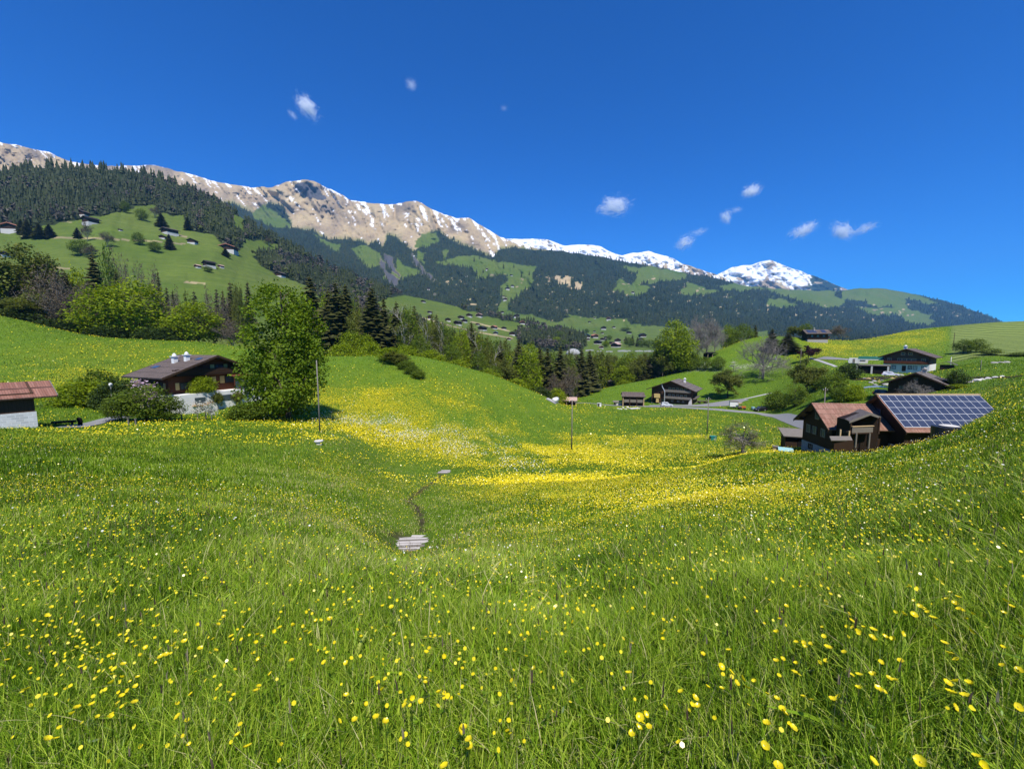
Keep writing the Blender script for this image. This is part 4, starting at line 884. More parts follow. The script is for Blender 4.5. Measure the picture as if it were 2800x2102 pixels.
M_GREYW = wood_mat("grey_wood", (.12, .105, .085), (.26, .23, .195), 2.0)
M_BEAM = mat_plain("beam_wood", (.055, .032, .019), .7, .2, 0, .4, 4)
M_PALEW = mat_plain("pale_wood", (.50, .36, .20), .7, .2, 0, .3, 5)
M_YELLOW = mat_plain("yellow_shutter", (.60, .42, .16), .6, .3, 0, .15, 4)
M_WHITE = mat_plain("white_plaster", (.72, .71, .67), .9, .1, 0, .14, 1.5, .2)
M_STONE = mat_plain("grey_stone", (.34, .32, .29), .9, .15, 0, .45, 3, .6)
M_CONC = mat_plain("pale_concrete", (.55, .53, .49), .9, .1, 0, .2, 3, .3)
M_ROOFBROWN = roof_mat("brown_shingles", (.105, .078, .065), (.15, .115, .095))
M_ROOFDARK = roof_mat("grey_brown_shingles", (.12, .10, .088), (.19, .16, .14))
M_ROOFRED = roof_mat("red_tiles", (.22, .092, .062), (.34, .165, .115), 3.4)
M_ROOFORANGE = roof_mat("worn_red_tiles", (.23, .105, .072), (.37, .20, .145), 3.4, .3)
M_METAL = mat_plain("galvanised_metal", (.55, .56, .57), .35, .5, .6, .1)
M_BLACK = mat_plain("black_plastic", (.02, .02, .022), .5, .4)
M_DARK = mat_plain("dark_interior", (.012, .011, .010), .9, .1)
def glass_mat(name, col=(.05, .07, .09), rough=.06):
    n = NT(name); return n.done(n.pbsdf(col, rough, .8))
M_GLASS = glass_mat("window_glass")
def block_mat():
    n = NT("concrete_blocks"); br = n.n('ShaderNodeTexBrick'); br.inputs['Scale'].default_value = 1; br.inputs['Brick Width'].default_value = .5; br.inputs['Row Height'].default_value = .22; br.inputs['Mortar Size'].default_value = .016
    br.inputs['Color1'].default_value = (.62, .63, .62, 1); br.inputs['Color2'].default_value = (.44, .46, .46, 1); br.inputs['Mortar'].default_value = (.70, .70, .68, 1)
    n.l(n.n('ShaderNodeTexCoord').outputs['UV'], br.inputs['Vector']); nz = n.noise(2, 4, .6)
    return n.done(n.pbsdf(n.mix(n.ramp(nz, [(.4, 0.0), (.8, .4)]), br.outputs['Color'], (.40, .39, .36)), .9, .1, 0, n.bump(br.outputs['Fac'], -.4, .02)))
M_BLOCK = block_mat()
def panel_mat():
    n = NT("solar_cells"); p = n.n('ShaderNodeTexCoord').outputs['UV']
    br = n.n('ShaderNodeTexBrick'); br.offset = 0; br.inputs['Scale'].default_value = 1; br.inputs['Brick Width'].default_value = .167; br.inputs['Row Height'].default_value = .167; br.inputs['Mortar Size'].default_value = .004
    br.inputs['Color1'].default_value = (.030, .042, .078, 1); br.inputs['Color2'].default_value = (.038, .050, .092, 1); br.inputs['Mortar'].default_value = (.05, .06, .10, 1)
    n.l(p, br.inputs['Vector']); return n.done(n.pbsdf(br.outputs['Color'], .30, .28))
M_CELL = panel_mat(); M_ALU = mat_plain("pale_aluminium", (.72, .74, .76), .4, .5, .2, .05)

def uv_planar(o, f):
    """uv from a function of the vertex position and the face normal"""
    me = o.data; uvl = me.uv_layers.new(name="UVMap"); co = np.empty(len(me.vertices) * 3, np.float32); me.vertices.foreach_get("co", co); co = co.reshape(-1, 3)
    li = np.empty(len(me.loops), np.int32); me.loops.foreach_get("vertex_index", li)
    nr = np.empty(len(me.polygons) * 3, np.float32); me.polygons.foreach_get("normal", nr); nr = nr.reshape(-1, 3)
    lt = np.empty(len(me.polygons), np.int32); me.polygons.foreach_get("loop_total", lt)
    nl = np.repeat(nr, lt, 0); uvs = f(co[li], nl); uvl.data.foreach_set("uv", uvs.astype(np.float32).reshape(-1))
def uv_roof(p, n): return np.stack([p[:, 1], np.hypot(p[:, 0], p[:, 2])], 1)
def uv_wall(p, n): return np.stack([np.where(np.abs(n[:, 0]) > .7, p[:, 1], p[:, 0]), p[:, 2]], 1)

def window(parent, W, D, face, c, z, w, h, shutter=None, frame=M_BEAM, panes=2):
    """a window on face F (y=-D/2), B, L (x=-W/2) or R; c = place along the face, seen from outside left to right"""
    if face == 'F': o_, ax, nn = np.array([c, -D / 2, z]), np.array([1, 0, 0.]), np.array([0, -1, 0.])
    elif face == 'B': o_, ax, nn = np.array([-c, D / 2, z]), np.array([-1, 0, 0.]), np.array([0, 1, 0.])
    elif face == 'L': o_, ax, nn = np.array([-W / 2, -c, z]), np.array([0, -1, 0.]), np.array([-1, 0, 0.])
    else: o_, ax, nn = np.array([W / 2, c, z]), np.array([0, 1, 0.]), np.array([1, 0, 0.])
    up = np.array([0, 0, 1.])
    def bar(mb, a, b, hw, hh, dep, off):   # box from centre a (along), b (up)
        P = []
        for k in (off, off + dep):
            for sx, sz in ((-1, -1), (1, -1), (1, 1), (-1, 1)): P.append(o_ + ax * (a + sx * hw) + up * (b + sz * hh) + nn * k)
        mb.add(P, [(3, 2, 1, 0), (4, 5, 6, 7), (0, 1, 5, 4), (1, 2, 6, 5), (2, 3, 7, 6), (3, 0, 4, 7)])
    f = MB(); t = .07
    bar(f, -w / 2, 0, t, h / 2 + t, .08, 0); bar(f, w / 2, 0, t, h / 2 + t, .08, 0); bar(f, 0, h / 2, w / 2 - t, t, .08, 0); bar(f, 0, -h / 2, w / 2 - t, t, .08, 0)
    for k in range(1, panes): bar(f, -w / 2 + k * w / panes, 0, .03, h / 2 - t, .06, 0)
    fo = f.build("window", frame, parent)
    g = MB(); bar(g, 0, 0, w / 2 - t - .001, h / 2 - t - .001, .03, .0); g.build("pane", M_GLASS, fo)
    if shutter is not None:
        for sgn in (-1, 1):
            s = MB(); bar(s, sgn * (w * .75 + .09), 0, w * .24, h / 2, .04, .02); s.build("shutter", shutter, fo)
    return fo
def chalet(name, label, cat, loc, rz, W, D, Hw, pitch, so_, fo_, bo_=None, plinth=0, pout=.0, wallm=M_LOG, roofm=M_ROOFBROWN, plinthm=M_WHITE, windows=(), chimneys=(), balconies=(), sink=1.5, group=None, gablem=None, rt=.24, purlins=True):
    root = empty(name, loc, rz); tag(root, label, cat, group); bo_ = fo_ if bo_ is None else bo_
    hr = Hw + pitch * W / 2
    w = MB()
    w.prism([(-W / 2, plinth), (W / 2, plinth), (W / 2, Hw), (0, hr), (-W / 2, Hw)], -D / 2, D / 2); wo = w.build("wall", wallm, root); uv_planar(wo, uv_wall)
    p = MB(); po_ = pout; p.box((0, 0, (plinth - sink) / 2 - .002), (W + 2 * po_ + .06, D + 2 * po_ + .06, plinth + sink)); pb = p.build("plinth", plinthm, root); uv_planar(pb, uv_wall)
    r = MB(); lift = .04
    y0, y1 = -D / 2 - fo_, D / 2 + bo_; xe = W / 2 + so_; ze = hr - pitch * xe + lift + rt
    zt = hr + lift + rt
    r.slab([(0, y0, zt), (0, y1, zt), (-xe, y1, ze), (-xe, y0, ze)], rt); r.slab([(0, y1, zt), (0, y0, zt), (xe, y0, ze), (xe, y1, ze)], rt)
    ro = r.build("roof", roofm, root); uv_planar(ro, uv_roof)
    # verge boards and rafters, a little proud of the roof edge
    q = .06
    for yy in (y0 - q, y1):
        v = MB()
        v.add([(-xe, yy, ze + .02), (0, yy, zt + .02), (xe, yy, ze + .02), (xe, yy, ze - .30), (0, yy, zt - .30), (-xe, yy, ze - .30), (-xe, yy + q, ze + .02), (0, yy + q, zt + .02), (xe, yy + q, ze + .02), (xe, yy + q, ze - .30), (0, yy + q, zt - .30), (-xe, yy + q, ze - .30)],
              [(0, 1, 4, 5), (1, 2, 3, 4), (11, 10, 7, 6), (10, 9, 8, 7), (0, 6, 7, 1), (1, 7, 8, 2), (5, 4, 10, 11), (4, 3, 9, 10), (0, 5, 11, 6), (2, 8, 9, 3)])
        v.build("verge_board", M_BEAM, root)
    if purlins:
        for fx in (-.92, -.5, 0, .5, .92):
            xx = fx * W / 2; b = MB(); b.box((xx, (bo_ - fo_) / 2, hr - pitch * abs(xx) - .22), (.22, D + fo_ + bo_ - .3, .28)); b.build("purlin", M_BEAM, root)
    for a in windows: window(root, W, D, *a)
    for (cx, cyy, hgt, wd, m) in chimneys:
        zb = hr - pitch * abs(cx); c = MB(); c.box((cx, cyy, zb + hgt / 2), (wd, wd, hgt + .8)); co = c.build("chimney", m, ro)
        k = MB(); k.box((cx, cyy, zb + hgt + .47), (wd * 1.5, wd * 1.5, .1)); k.lathe([(wd * .45, 0), (wd * .5, .15), (wd * .30, .35), (.03, .5)], 10, (cx, cyy, zb + hgt + .52)); k.build("chimney_cap", m, ro)
    for (face, c, z, w_, dep, bm) in balconies:
        b = MB(); nb = 0
        if face == 'F':
            b.box((c, -D / 2 - dep / 2, z), (w_, dep, .16)); b.box((c, -D / 2 - dep, z + .52), (w_, .05, .78)); b.box((c, -D / 2 - dep, z + 1.0), (w_ + .1, .12, .08))
            for sx in (-1, 1): b.box((c + sx * w_ / 2, -D / 2 - dep / 2, z + .55), (.06, dep, .8))
        elif face in 'LR':
            sx = -1 if face == 'L' else 1
            b.box((sx * (W / 2 + dep / 2), c, z), (dep, w_, .16)); b.box((sx * (W / 2 + dep), c, z + .52), (.05, w_, .78)); b.box((sx * (W / 2 + dep), c, z + 1.0), (.12, w_ + .1, .08))
        b.build("balcony", bm, root)
    return root
def L2W(root_loc, rz, p):
    ca, sa = math.cos(rz), math.sin(rz); return np.array([root_loc[0] + p[0] * ca - p[1] * sa, root_loc[1] + p[0] * sa + p[1] * ca, root_loc[2] + p[2]])
def solid(name, mb, mat, label, cat, loc=(0, 0, 0), rz=0, group=None, smooth=False):
    o = mb.build(name, mat, None, smooth); o.location = loc; o.rotation_euler = (0, 0, rz); return tag(o, label, cat, group)
def place_by_apex(u, v, Y, rz, D, fo_, W, Hw, pitch, rt=.28):
    """base location of a chalet whose front gable peak (roof top) shows at pixel u,v and distance Y"""
    P = at(u, v, Y); n = np.array([math.sin(rz), -math.cos(rz)]); c = P[:2] - n * (D / 2 + fo_)
    return (float(c[0]), float(c[1]), float(P[2] - (Hw + pitch * W / 2) - rt))
# ------------------------------------------------------------------ houses near the meadow
# --- chalet on the left
rz = R_(68); W, D, Hw, pt = 13.0, 7.8, 5.4, .397
loc = place_by_apex(596, 971, 66, rz, D, 1.6, W, Hw, pt)
ch1 = chalet("chalet", "dark wooden chalet with brown shingle roof and white lower storey beside the big tree", "chalet", loc, rz, W, D, Hw, pt, 1.6, 1.6, 1.0, plinth=2.3, pout=.0,
    wallm=M_LOGRED, roofm=M_ROOFBROWN, windows=[('F', -1.2, 4.1, 1.5, 1.2, M_YELLOW), ('F', 2.6, 4.1, 1.5, 1.2, M_YELLOW), ('F', -4.4, 3.5, 1.1, 1.1, M_YELLOW), ('F', 1.0, 6.2, 1.3, 1.0, M_YELLOW), ('F', -2.2, 1.2, 1.2, .9, None), ('F', 2.0, 1.2, 1.2, .9, None), ('F', 4.9, 1.2, .9, .9, None), ('L', -2.0, 3.6, 1.0, 1.0, M_YELLOW), ('L', 2.2, 3.6, 1.0, 1.0, M_YELLOW)],
    chimneys=[(-3.0, .6, .8, .62, M_WHITE), (-2.2, -1.2, .75, .6, M_WHITE)], balconies=[('F', -.6, 5.15, 10.5, 1.0, M_LOG)])
for (x, y, w_, d_) in ((-4.8, 2.4, .8, 1.3), (-1.6, -3.2, .7, 1.2)):
    k = MB(); z0 = Hw + pt * W / 2 - pt * abs(x) + .30; s = pt
    k.slab([(x + w_ / 2, y - d_ / 2, z0 + s * w_ / 2 + .07), (x + w_ / 2, y + d_ / 2, z0 + s * w_ / 2 + .07), (x - w_ / 2, y + d_ / 2, z0 - s * w_ / 2 + .07), (x - w_ / 2, y - d_ / 2, z0 - s * w_ / 2 + .07)], .1); k.build("skylight", M_GLASS, ch1)
# winter garden and terrace in front of the gable
for k in range(6):
    wg = MB(); wg.box((2.2 + k * .8, -D / 2 - 1.95, 3.45), (.1, .1, 2.1)); wg.build("porch_post", M_LOGRED, ch1)
wg = MB(); wg.box((4.2, -D / 2 - 1.95, 4.55), (4.3, .14, .14)); wg.build("porch_beam", M_LOGRED, ch1)
g = MB(); g.box((4.2, -D / 2 - 1.93, 3.45), (4.0, .03, 2.0)); g.build("porch_glass", M_GLASS, ch1)
rf = MB(); rf.slab([(2.0, -D / 2, 5.05), (2.0, -D / 2 - 2.2, 4.65), (6.6, -D / 2 - 2.2, 4.65), (6.6, -D / 2, 5.05)], .1); rf.build("porch_roof", M_LOGRED, ch1)
te = MB(); te.box((.6, -D / 2 - 1.2, .6), (13.6, 2.3, 3.5)); te.build("terrace", M_WHITE, ch1)
for (x, w_) in ((-3.6, 1.5), (0.4, 1.6), (4.2, 1.5)):
    q = MB(); q.box((x, -D / 2 - 2.38, 1.25), (w_, .05, .95)); q.build("terrace_window", M_GLASS, ch1)
q = MB(); q.box((2.4, -D / 2 - 2.40, .9), (.9, .06, 1.9)); q.build("door", M_PALEW, ch1)
fb = MB(); fb.box((-3.6, -D / 2 - 2.52, .55), (2.4, .3, .22)); fb.build("flower_box", M_PALEW, ch1)
def local_plant(root, name, key, p, h, w, label, cat='shrub', group=None):
    P = L2W(root.location, root.rotation_euler[2], p); return plant(name, key, tuple(P), h, w, label, cat, group)
for x_, h_, lab in ((-1.3, 2.6, "climbing plant on the white chalet wall nearer the barn"), (2.0, 2.4, "climbing plant on the white chalet wall nearer the big tree")): local_plant(ch1, "climbing_plant", 'olive1', (x_, -D / 2 - 2.75, -.4), h_, 2.0, lab)
local_plant(ch1, "shrub", 'freshshrub2', (-2.6, -D / 2 - 1.2, 2.3), 2.6, 3.6, "upright light green bush on the chalet terrace")
r = np.random.default_rng(400)
fm, _ = crown_mesh("flower_row", LEAF['orange'], r, 60, 8, .10, [(0, 1), (1, 1)], clump=.18, gap=0)
fl = bpy.data.objects.new("flower_bed", fm); COL.objects.link(fl); fl.location = L2W(ch1.location, rz, (-3.4, -D / 2 - 2.6, .45)); fl.scale = (1.2, 1.2, .5); tag(fl, "orange flowers along the white chalet wall", "flowers", kind='stuff')

# --- barn at the left edge
rz = R_(57); e = at(157, 1083, 37); dr = np.array([math.cos(rz), math.sin(rz)]); nn = np.array([math.sin(rz), -math.cos(rz)])
Wl, Dp = 9.0, 5.2; rise = .36
c = e[:2] - dr * (1.3 + Wl / 2) - nn * (.55 + Dp / 2); zb = float(e[2]) - 2.55
barn = empty("barn", (float(c[0]), float(c[1]), zb), rz); tag(barn, "small barn of dark planks on white blocks with red tiled roof", "barn")
m = MB(); m.box((0, 0, .25), (Wl, Dp, 2.0)); b = m.build("plinth", M_BLOCK, barn); uv_planar(b, uv_wall)
m = MB(); m.box((0, 0, 2.1), (Wl - .12, Dp - .12, 1.75)); m.build("wall", M_PLANK, barn)
for s in (-1, 1):
    m = MB(); m.add([(s * (Wl / 2 - .06), -Dp / 2 + .06, 2.975), (s * (Wl / 2 - .06), Dp / 2 - .06, 2.975), (s * (Wl / 2 - .06), 0, 3.9), (s * (Wl / 2 - .2), -Dp / 2 + .06, 2.975), (s * (Wl / 2 - .2), Dp / 2 - .06, 2.975), (s * (Wl / 2 - .2), 0, 3.9)], [(0, 1, 2), (5, 4, 3), (0, 2, 5, 3), (1, 4, 5, 2), (0, 3, 4, 1)]); m.build("gable_wall", M_PLANK, barn)
m = MB(); xe = Wl / 2 + 1.3; ye = Dp / 2 + .55; zr = 2.62 + rise * ye + .12
m.slab([(-xe, -ye, 2.62), (xe, -ye, 2.62), (xe, 0, zr), (-xe, 0, zr)], .14); m.slab([(-xe, 0, zr), (xe, 0, zr), (xe, ye, 2.62), (-xe, ye, 2.62)], .14); b = m.build("roof", M_ROOFRED, barn); uv_planar(b, lambda p, n: np.stack([p[:, 0], np.hypot(p[:, 1], p[:, 2])], 1))
for s in (-1, 1):
    m = MB(); m.slab([(xe + .005, s * ye if s < 0 else 0, (2.62 if s < 0 else zr) + .05), (xe + .07, s * ye if s < 0 else 0, (2.62 if s < 0 else zr) + .05), (xe + .07, 0 if s < 0 else ye, (zr if s < 0 else 2.62) + .05), (xe + .005, 0 if s < 0 else ye, (zr if s < 0 else 2.62) + .05)], .22); m.build("verge_board", M_GREYW, barn)
for k in range(7):
    m = MB(); m.box((-xe + .6 + k * (2 * xe - 1.2) / 6, -ye / 2 - .6, 2.66), (.12, 1.5, .14)); m.build("rafter", M_BEAM, barn)
m = MB(); m.box((-2.6, -Dp / 2 - .03, 1.7), (1.4, .08, .07)); m.build("door_bar", M_METAL, barn)
m = MB(); m.box((-2.9, -Dp / 2 + .02, 2.1), (2.2, .06, 1.6)); m.build("door", M_LOG, barn)

M_SHADY = wood_mat("loggia_shade_wood", (.010, .006, .004), (.030, .017, .010), 1.6)  # near-black tone, carries the shade inside the porch loggia
# --- farm with the solar roof
rz = R_(-91)          # front gable faces left
W, D, Hw, pt = 7.6, 12.2, 2.9, .885
locS = place_by_apex(2396, 1079, 52, rz, D, .5, W, Hw, pt, .24)
farm = chalet("solar_barn", "big dark barn with its roof slope covered in blue solar panels", "barn", locS, rz, W, D, Hw, pt, .75, .5, plinth=.5, wallm=M_LOG, roofm=M_ROOFORANGE, plinthm=M_STONE, rt=.2, sink=3.0,
    windows=[('F', -1.8, 2.2, .9, .8, None), ('F', 1.6, 2.2, .9, .8, None), ('F', 0, 4.3, .8, .8, None)])
# local axes: x runs from the far eave (left) to the near eave; the near slope is x>0
hr = Hw + pt * W / 2; L = math.hypot(1, pt); nx, nz = pt / L, 1 / L
x1 = W / 2 + .75; s_len = x1 * L; y0, y1 = -D / 2 - .5, D / 2 + .5
rows, cols = 5, 13; pw = (y1 - y0 - .35) / cols; ph = (s_len - .95) / rows
def on_slope(s, y, off): # s down the slope
    return np.array([s / L, y, hr + .04 + .2 - s * pt / L]) + np.array([nx, 0, nz]) * off
for i in range(rows):
    for j in range(cols):
        a, b_ = .18 + i * ph + .026, .18 + (i + 1) * ph - .026; c_, d_ = y0 + .18 + j * pw + .026, y0 + .18 + (j + 1) * pw - .026
        m = MB(); q = [on_slope(a, d_, .10), on_slope(a, c_, .10), on_slope(b_, c_, .10), on_slope(b_, d_, .10)]; m.slab(q, .04)
        pnl = m.build("solar_panel", M_CELL, farm); uv_planar(pnl, lambda p, n: np.stack([p[:, 1], (hr - p[:, 2]) * L / pt], 1))
for i in range(rows + 1):
    m = MB(); m.slab([on_slope(.18 + i * ph - .03, y1 - .14, .085), on_slope(.18 + i * ph - .03, y0 + .14, .085), on_slope(.18 + i * ph + .03, y0 + .14, .085), on_slope(.18 + i * ph + .03, y1 - .14, .085)], .05); m.build("panel_rail", M_ALU, farm)
for j in range(cols + 1):
    m = MB(); m.slab([on_slope(.23, y0 + .18 + j * pw + .025, .09), on_slope(.23, y0 + .18 + j * pw - .025, .09), on_slope(.13 + rows * ph, y0 + .18 + j * pw - .025, .09), on_slope(.13 + rows * ph, y0 + .18 + j * pw + .025, .09)], .045); m.build("panel_rail", M_ALU, farm)
m = MB(); m.box((0, 0, hr + .30), (.3, D + 1.1, .14)); m.build("ridge_cap", M_PALEW, farm)
# --- house with the red tiled roof, joined to the barn
rz2 = R_(-96); W2, D2, Hw2, pt2 = 6.0, 7.4, 4.4, .78
locR = place_by_apex(2219, 1101, 54, rz2, D2, .9, W2, Hw2, pt2, .22)
red = chalet("farmhouse", "dark wooden farmhouse with steep red tiled roof, joined to the solar barn", "farmhouse", locR, rz2, W2, D2, Hw2, pt2, .75, .9, .3, plinth=1.2, wallm=M_LOG, roofm=M_ROOFORANGE, plinthm=M_STONE, rt=.18, sink=2.0,
    windows=[('F', -1.7, 3.1, .8, 1.0, None, M_GREYW), ('F', -.4, 3.1, .8, 1.0, None, M_GREYW), ('F', 1.4, 3.1, .8, 1.0, None, M_GREYW), ('F', 0, 5.2, .7, .9, None, M_GREYW), ('R', -2.6, 3.1, .8, 1.0, None, M_GREYW), ('R', -1.4, 3.1, .8, 1.0, None, M_GREYW), ('F', -1.0, .7, .8, .6, None), ('R', -2.0, .7, .8, .6, None)])
# gabled porch with balcony between the two, worked out in place and hung on the farmhouse
MR = (Matrix.Translation(Vector(locR)) @ Matrix.Rotation(rz2, 4, 'Z')).inverted()
def toR(P): return [tuple(MR @ Vector(tuple(float(c) for c in p))) for p in P]
pf, pb_, lf, lb, rf_, rb_ = at(2380, 1129, 46.2), at(2351, 1117, 52.0), at(2322, 1151, 46.0), at(2303, 1141, 49.9), at(2408, 1139, 46.6), at(2387, 1130, 51.5)
m = MB(); m.slab(toR([pf, pb_, lb, lf]), .12); m.slab(toR([pb_, pf, rf_, rb_]), .12); o_ = m.build("porch_roof", M_ROOFDARK, red); uv_planar(o_, lambda p, n: p[:, :2])
m = MB(); dn = np.array([0, 0, -.26]); fr = np.array([0, -.06, 0])
for a, b in ((lf, pf), (pf, rf_)): m.add(toR([a + fr, b + fr, b + fr + dn, a + fr + dn, a, b, b + dn, a + dn]), [(0, 1, 2, 3), (7, 6, 5, 4), (0, 4, 5, 1), (3, 2, 6, 7), (0, 3, 7, 4), (1, 5, 6, 2)])
m.build("porch_verge", M_GREYW, red)
a, b = at(2330, 1150, 47.3), at(2406, 1142, 47.3); wl_ = np.array([0, 0, -4.2]); bk_ = np.array([0, 2.2, 0]); pk_ = at(2381, 1135, 47.3)
m = MB(); m.add(toR([a, pk_, b, b + wl_, a + wl_, a + bk_, pk_ + bk_, b + bk_, b + wl_ + bk_, a + wl_ + bk_]), [(4, 3, 2, 1, 0), (5, 6, 7, 8, 9), (0, 1, 6, 5), (1, 2, 7, 6), (2, 3, 8, 7), (4, 0, 5, 9), (3, 4, 9, 8)]); m.build("loggia_shade_block", M_SHADY, red)  # dark block stands in for the shade of an open loggia
for u_, vt_ in ((2326, 1152), (2404, 1141)):
    q1, q2 = at(u_, vt_, 46.2), at(u_, 1186, 46.2); m = MB(); m.box(toR([(q1 + q2) / 2])[0], (.13, .13, abs(q1[2] - q2[2]))); m.build("porch_post", M_BEAM, red)
bl, br_ = at(2331, 1167, 46.0), at(2388, 1165, 46.5); dep = np.array([0, 1.6, 0]); hz_ = np.array([0, 0, -.72])
m = MB(); m.add(toR([bl, br_, br_ + hz_, bl + hz_, bl + (0, .06, 0), br_ + (0, .06, 0), br_ + hz_ + (0, .06, 0), bl + hz_ + (0, .06, 0)]), [(3, 2, 1, 0), (4, 5, 6, 7), (0, 1, 5, 4), (3, 7, 6, 2), (0, 4, 7, 3), (1, 2, 6, 5)]); m.build("balcony_board", M_GREYW, red)
m = MB(); fl_ = [bl + hz_, br_ + hz_, br_ + hz_ + dep, bl + hz_ + dep]; m.slab(toR(fl_), .14); m.build("balcony", M_BEAM, red)
m = MB(); m.slab(toR([bl + (-.05, -.08, .07), br_ + (.05, -.08, .07), br_ + (.05, .14, .07), bl + (-.05, .14, .07)]), .07); m.build("handrail", M_PALEW, red)
for u_, v0, v1, Y_ in ((2296, 1174, 1206, 45.6), (2320, 1178, 1208, 45.6), (2340, 1184, 1210, 45.7), (2376, 1184, 1212, 46.3)):
    a, b = at(u_, v0, Y_), at(u_ + 1, v1 + 14, Y_); m = MB(); c = toR([(a + b) / 2])[0]; m.box(c, (.13, .13, abs(a[2] - b[2]))); m.build("porch_post", M_PALEW if u_ < 2330 else M_GREYW, red)
a, b, c_, d_ = at(2273, 1203, 44.0), at(2331, 1203, 44.2), at(2326, 1192, 45.4), at(2268, 1192, 45.2); m = MB(); m.slab(toR([a, b, c_, d_]), .1); m.build("lean_to_roof", M_GREYW, red)
e_ = (a + b + c_ + d_) / 4; m = MB(); m.box(toR([e_ - np.array([0, 0, .75])])[0], (1.0, 2.0, 1.2)); m.build("lean_to_wall", M_LOG, red)

M_BROWN = wood_mat("brown_boards", (.075, .042, .025), (.16, .092, .055), 1.6)
# --- white floored house above
rz = R_(-53.7); W, D, Hw, pt = 12.6, 13, 5.6, .42
locW = place_by_apex(2478, 953, 150, rz, D, 1.6, W, Hw, pt)
wh = chalet("chalet", "wide chalet with white ground floor and brown wooden upper floors on the right slope", "chalet", locW, rz, W, D, Hw, pt, 1.5, 1.6, plinth=2.7, wallm=M_BROWN, roofm=M_ROOFBROWN,
    windows=[('F', x, 1.4, 1.0, 1.3, None) for x in (-4.6, -3.2, 1.2, 2.6, 4.8)] + [('F', x, 4.2, 1.1, 1.2, None, M_PALEW) for x in (-4.6, -1.8, -.5, .8, 2.1, 4.6)] + [('F', x, 6.6, 1.0, 1.0, None, M_PALEW) for x in (-1, 1)] + [('L', x, 4.2, 1.2, 1.2, None, M_PALEW) for x in (-3, 0, 3)],
    chimneys=[(-1.6, 0.5, 1.3, .9, M_WHITE)], balconies=[('F', 0, 2.95, 12.2, 1.1, M_LOGRED)])
m = MB(); m.box((-.4, -6.5 - .04, 1.05), (1.1, .08, 2.1)); m.build("door", M_LOG, wh)
def on_ground(u, v, dY=0):
    p = hit(u, v, 1.0); return p
gar = empty("garage", tuple(gnd(2388, 152, -.3)), R_(-45)); tag(gar, "flat roofed double garage left of the white floored chalet", "garage")
m = MB(); m.box((0, 0, 3.3), (9.5, 7, .35)); m.build("roof", M_GREYW, gar)
for x in (-4.5, -.2, 4.3):
    m = MB(); m.box((x, -3.2, 1.5), (.5, .5, 3.3)); m.build("pillar", M_CONC, gar)
m = MB(); m.box((0, 2.4, 1.5), (9.2, 2, 3.2)); m.build("wall", M_LOG, gar)
for x in (-2.4, 2.0):
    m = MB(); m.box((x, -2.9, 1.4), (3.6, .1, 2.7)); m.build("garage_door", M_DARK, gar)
aw = empty("market_stall", tuple(gnd(2385, 163, 0)), R_(-45)); tag(aw, "dark green awning on posts above the double garage", "awning")
m = MB(); m.slab([(-4.5, -2, 4.0), (4.5, -2, 4.0), (4.5, 2, 5.0), (-4.5, 2, 5.0)], .15); m.build("awning_roof", mat_plain("green_canvas", (.015, .10, .06), .6), aw)
m = MB(); m.box((0, -2.05, 3.75), (9.0, .1, .35)); m.build("awning_edge", M_WHITE, aw)
for x in (-4.3, 4.3):
    m = MB(); m.box((x, -1.8, 2), (.12, .12, 4)); m.build("post", M_WHITE, aw)
tr = empty("caravan", tuple(gnd(2345, 170, 0)), R_(-38)); tag(tr, "white caravan parked beside the green awning", "caravan")
m = MB(); m.prism([(-3.0, .6), (3.0, .6), (3.2, 1.4), (2.9, 2.7), (-2.9, 2.8), (-3.2, 1.4)], -1.1, 1.1); m.build("body", M_WHITE, tr)
m = MB(); m.box((1.4, -1.13, 1.9), (1.8, .05, .7)); m.build("window", M_GLASS, tr)
m = MB(); m.box((-1.4, -1.13, 1.6), (.8, .05, 1.7)); m.build("door", M_GREYW, tr)
for y in (-1, 1):
    m = MB(); m.tube([(0, y - .1, .35), (0, y + .1, .35)], .35, 12); m.build("wheel", M_BLACK, tr)
po = empty("garden_porch", tuple(gnd(2590, 143, -.6)), R_(-50)); tag(po, "small gabled garden shed at the right end of the white floored chalet", "shed")
m = MB(); m.box((0, 0, .6), (3.4, 3.2, 3.0)); m.build("wall", M_LOG, po)
m = MB(); m.slab([(0, -2.2, 3.4), (0, 2.2, 3.4), (-2.5, 2.2, 2.2), (-2.5, -2.2, 2.2)], .14); m.slab([(0, 2.2, 3.4), (0, -2.2, 3.4), (2.5, -2.2, 2.2), (2.5, 2.2, 2.2)], .14); b = m.build("roof", M_ROOFDARK, po); uv_planar(b, uv_roof)
# --- brown chalet below it
rz = R_(-52); W, D, Hw, pt = 9.6, 9, 3.4, .50
locB = place_by_apex(2504, 1018, 95, rz, D, 1.2, W, Hw, pt)
br = chalet("chalet", "dark brown chalet with bent grey brown roof behind the solar barn", "chalet", locB, rz, W, D, Hw, pt, 1.6, 1.2, plinth=.4, wallm=M_LOG, roofm=M_ROOFDARK, plinthm=M_STONE, sink=3,
    windows=[('F', -2.4, 2.2, 1.0, 1.0, None), ('F', 0, 2.2, 1.0, 1.0, None), ('F', 2.6, 2.2, 1.0, 1.0, None), ('F', 0, 4.4, .9, .8, None)], chimneys=[(.9, -.5, .8, .7, M_STONE)])
m = MB(); m.slab([(2.4, -1.5, 4.6), (2.4, 4.2, 4.6), (6.9, 4.2, 3.5), (6.9, -1.5, 3.5)], .2); m.build("dormer_roof", M_ROOFDARK, br)
m = MB(); m.box((5.4, 1.4, 1.4), (2.2, 4.6, 3.8)); m.build("dormer_wall", M_LOG, br)
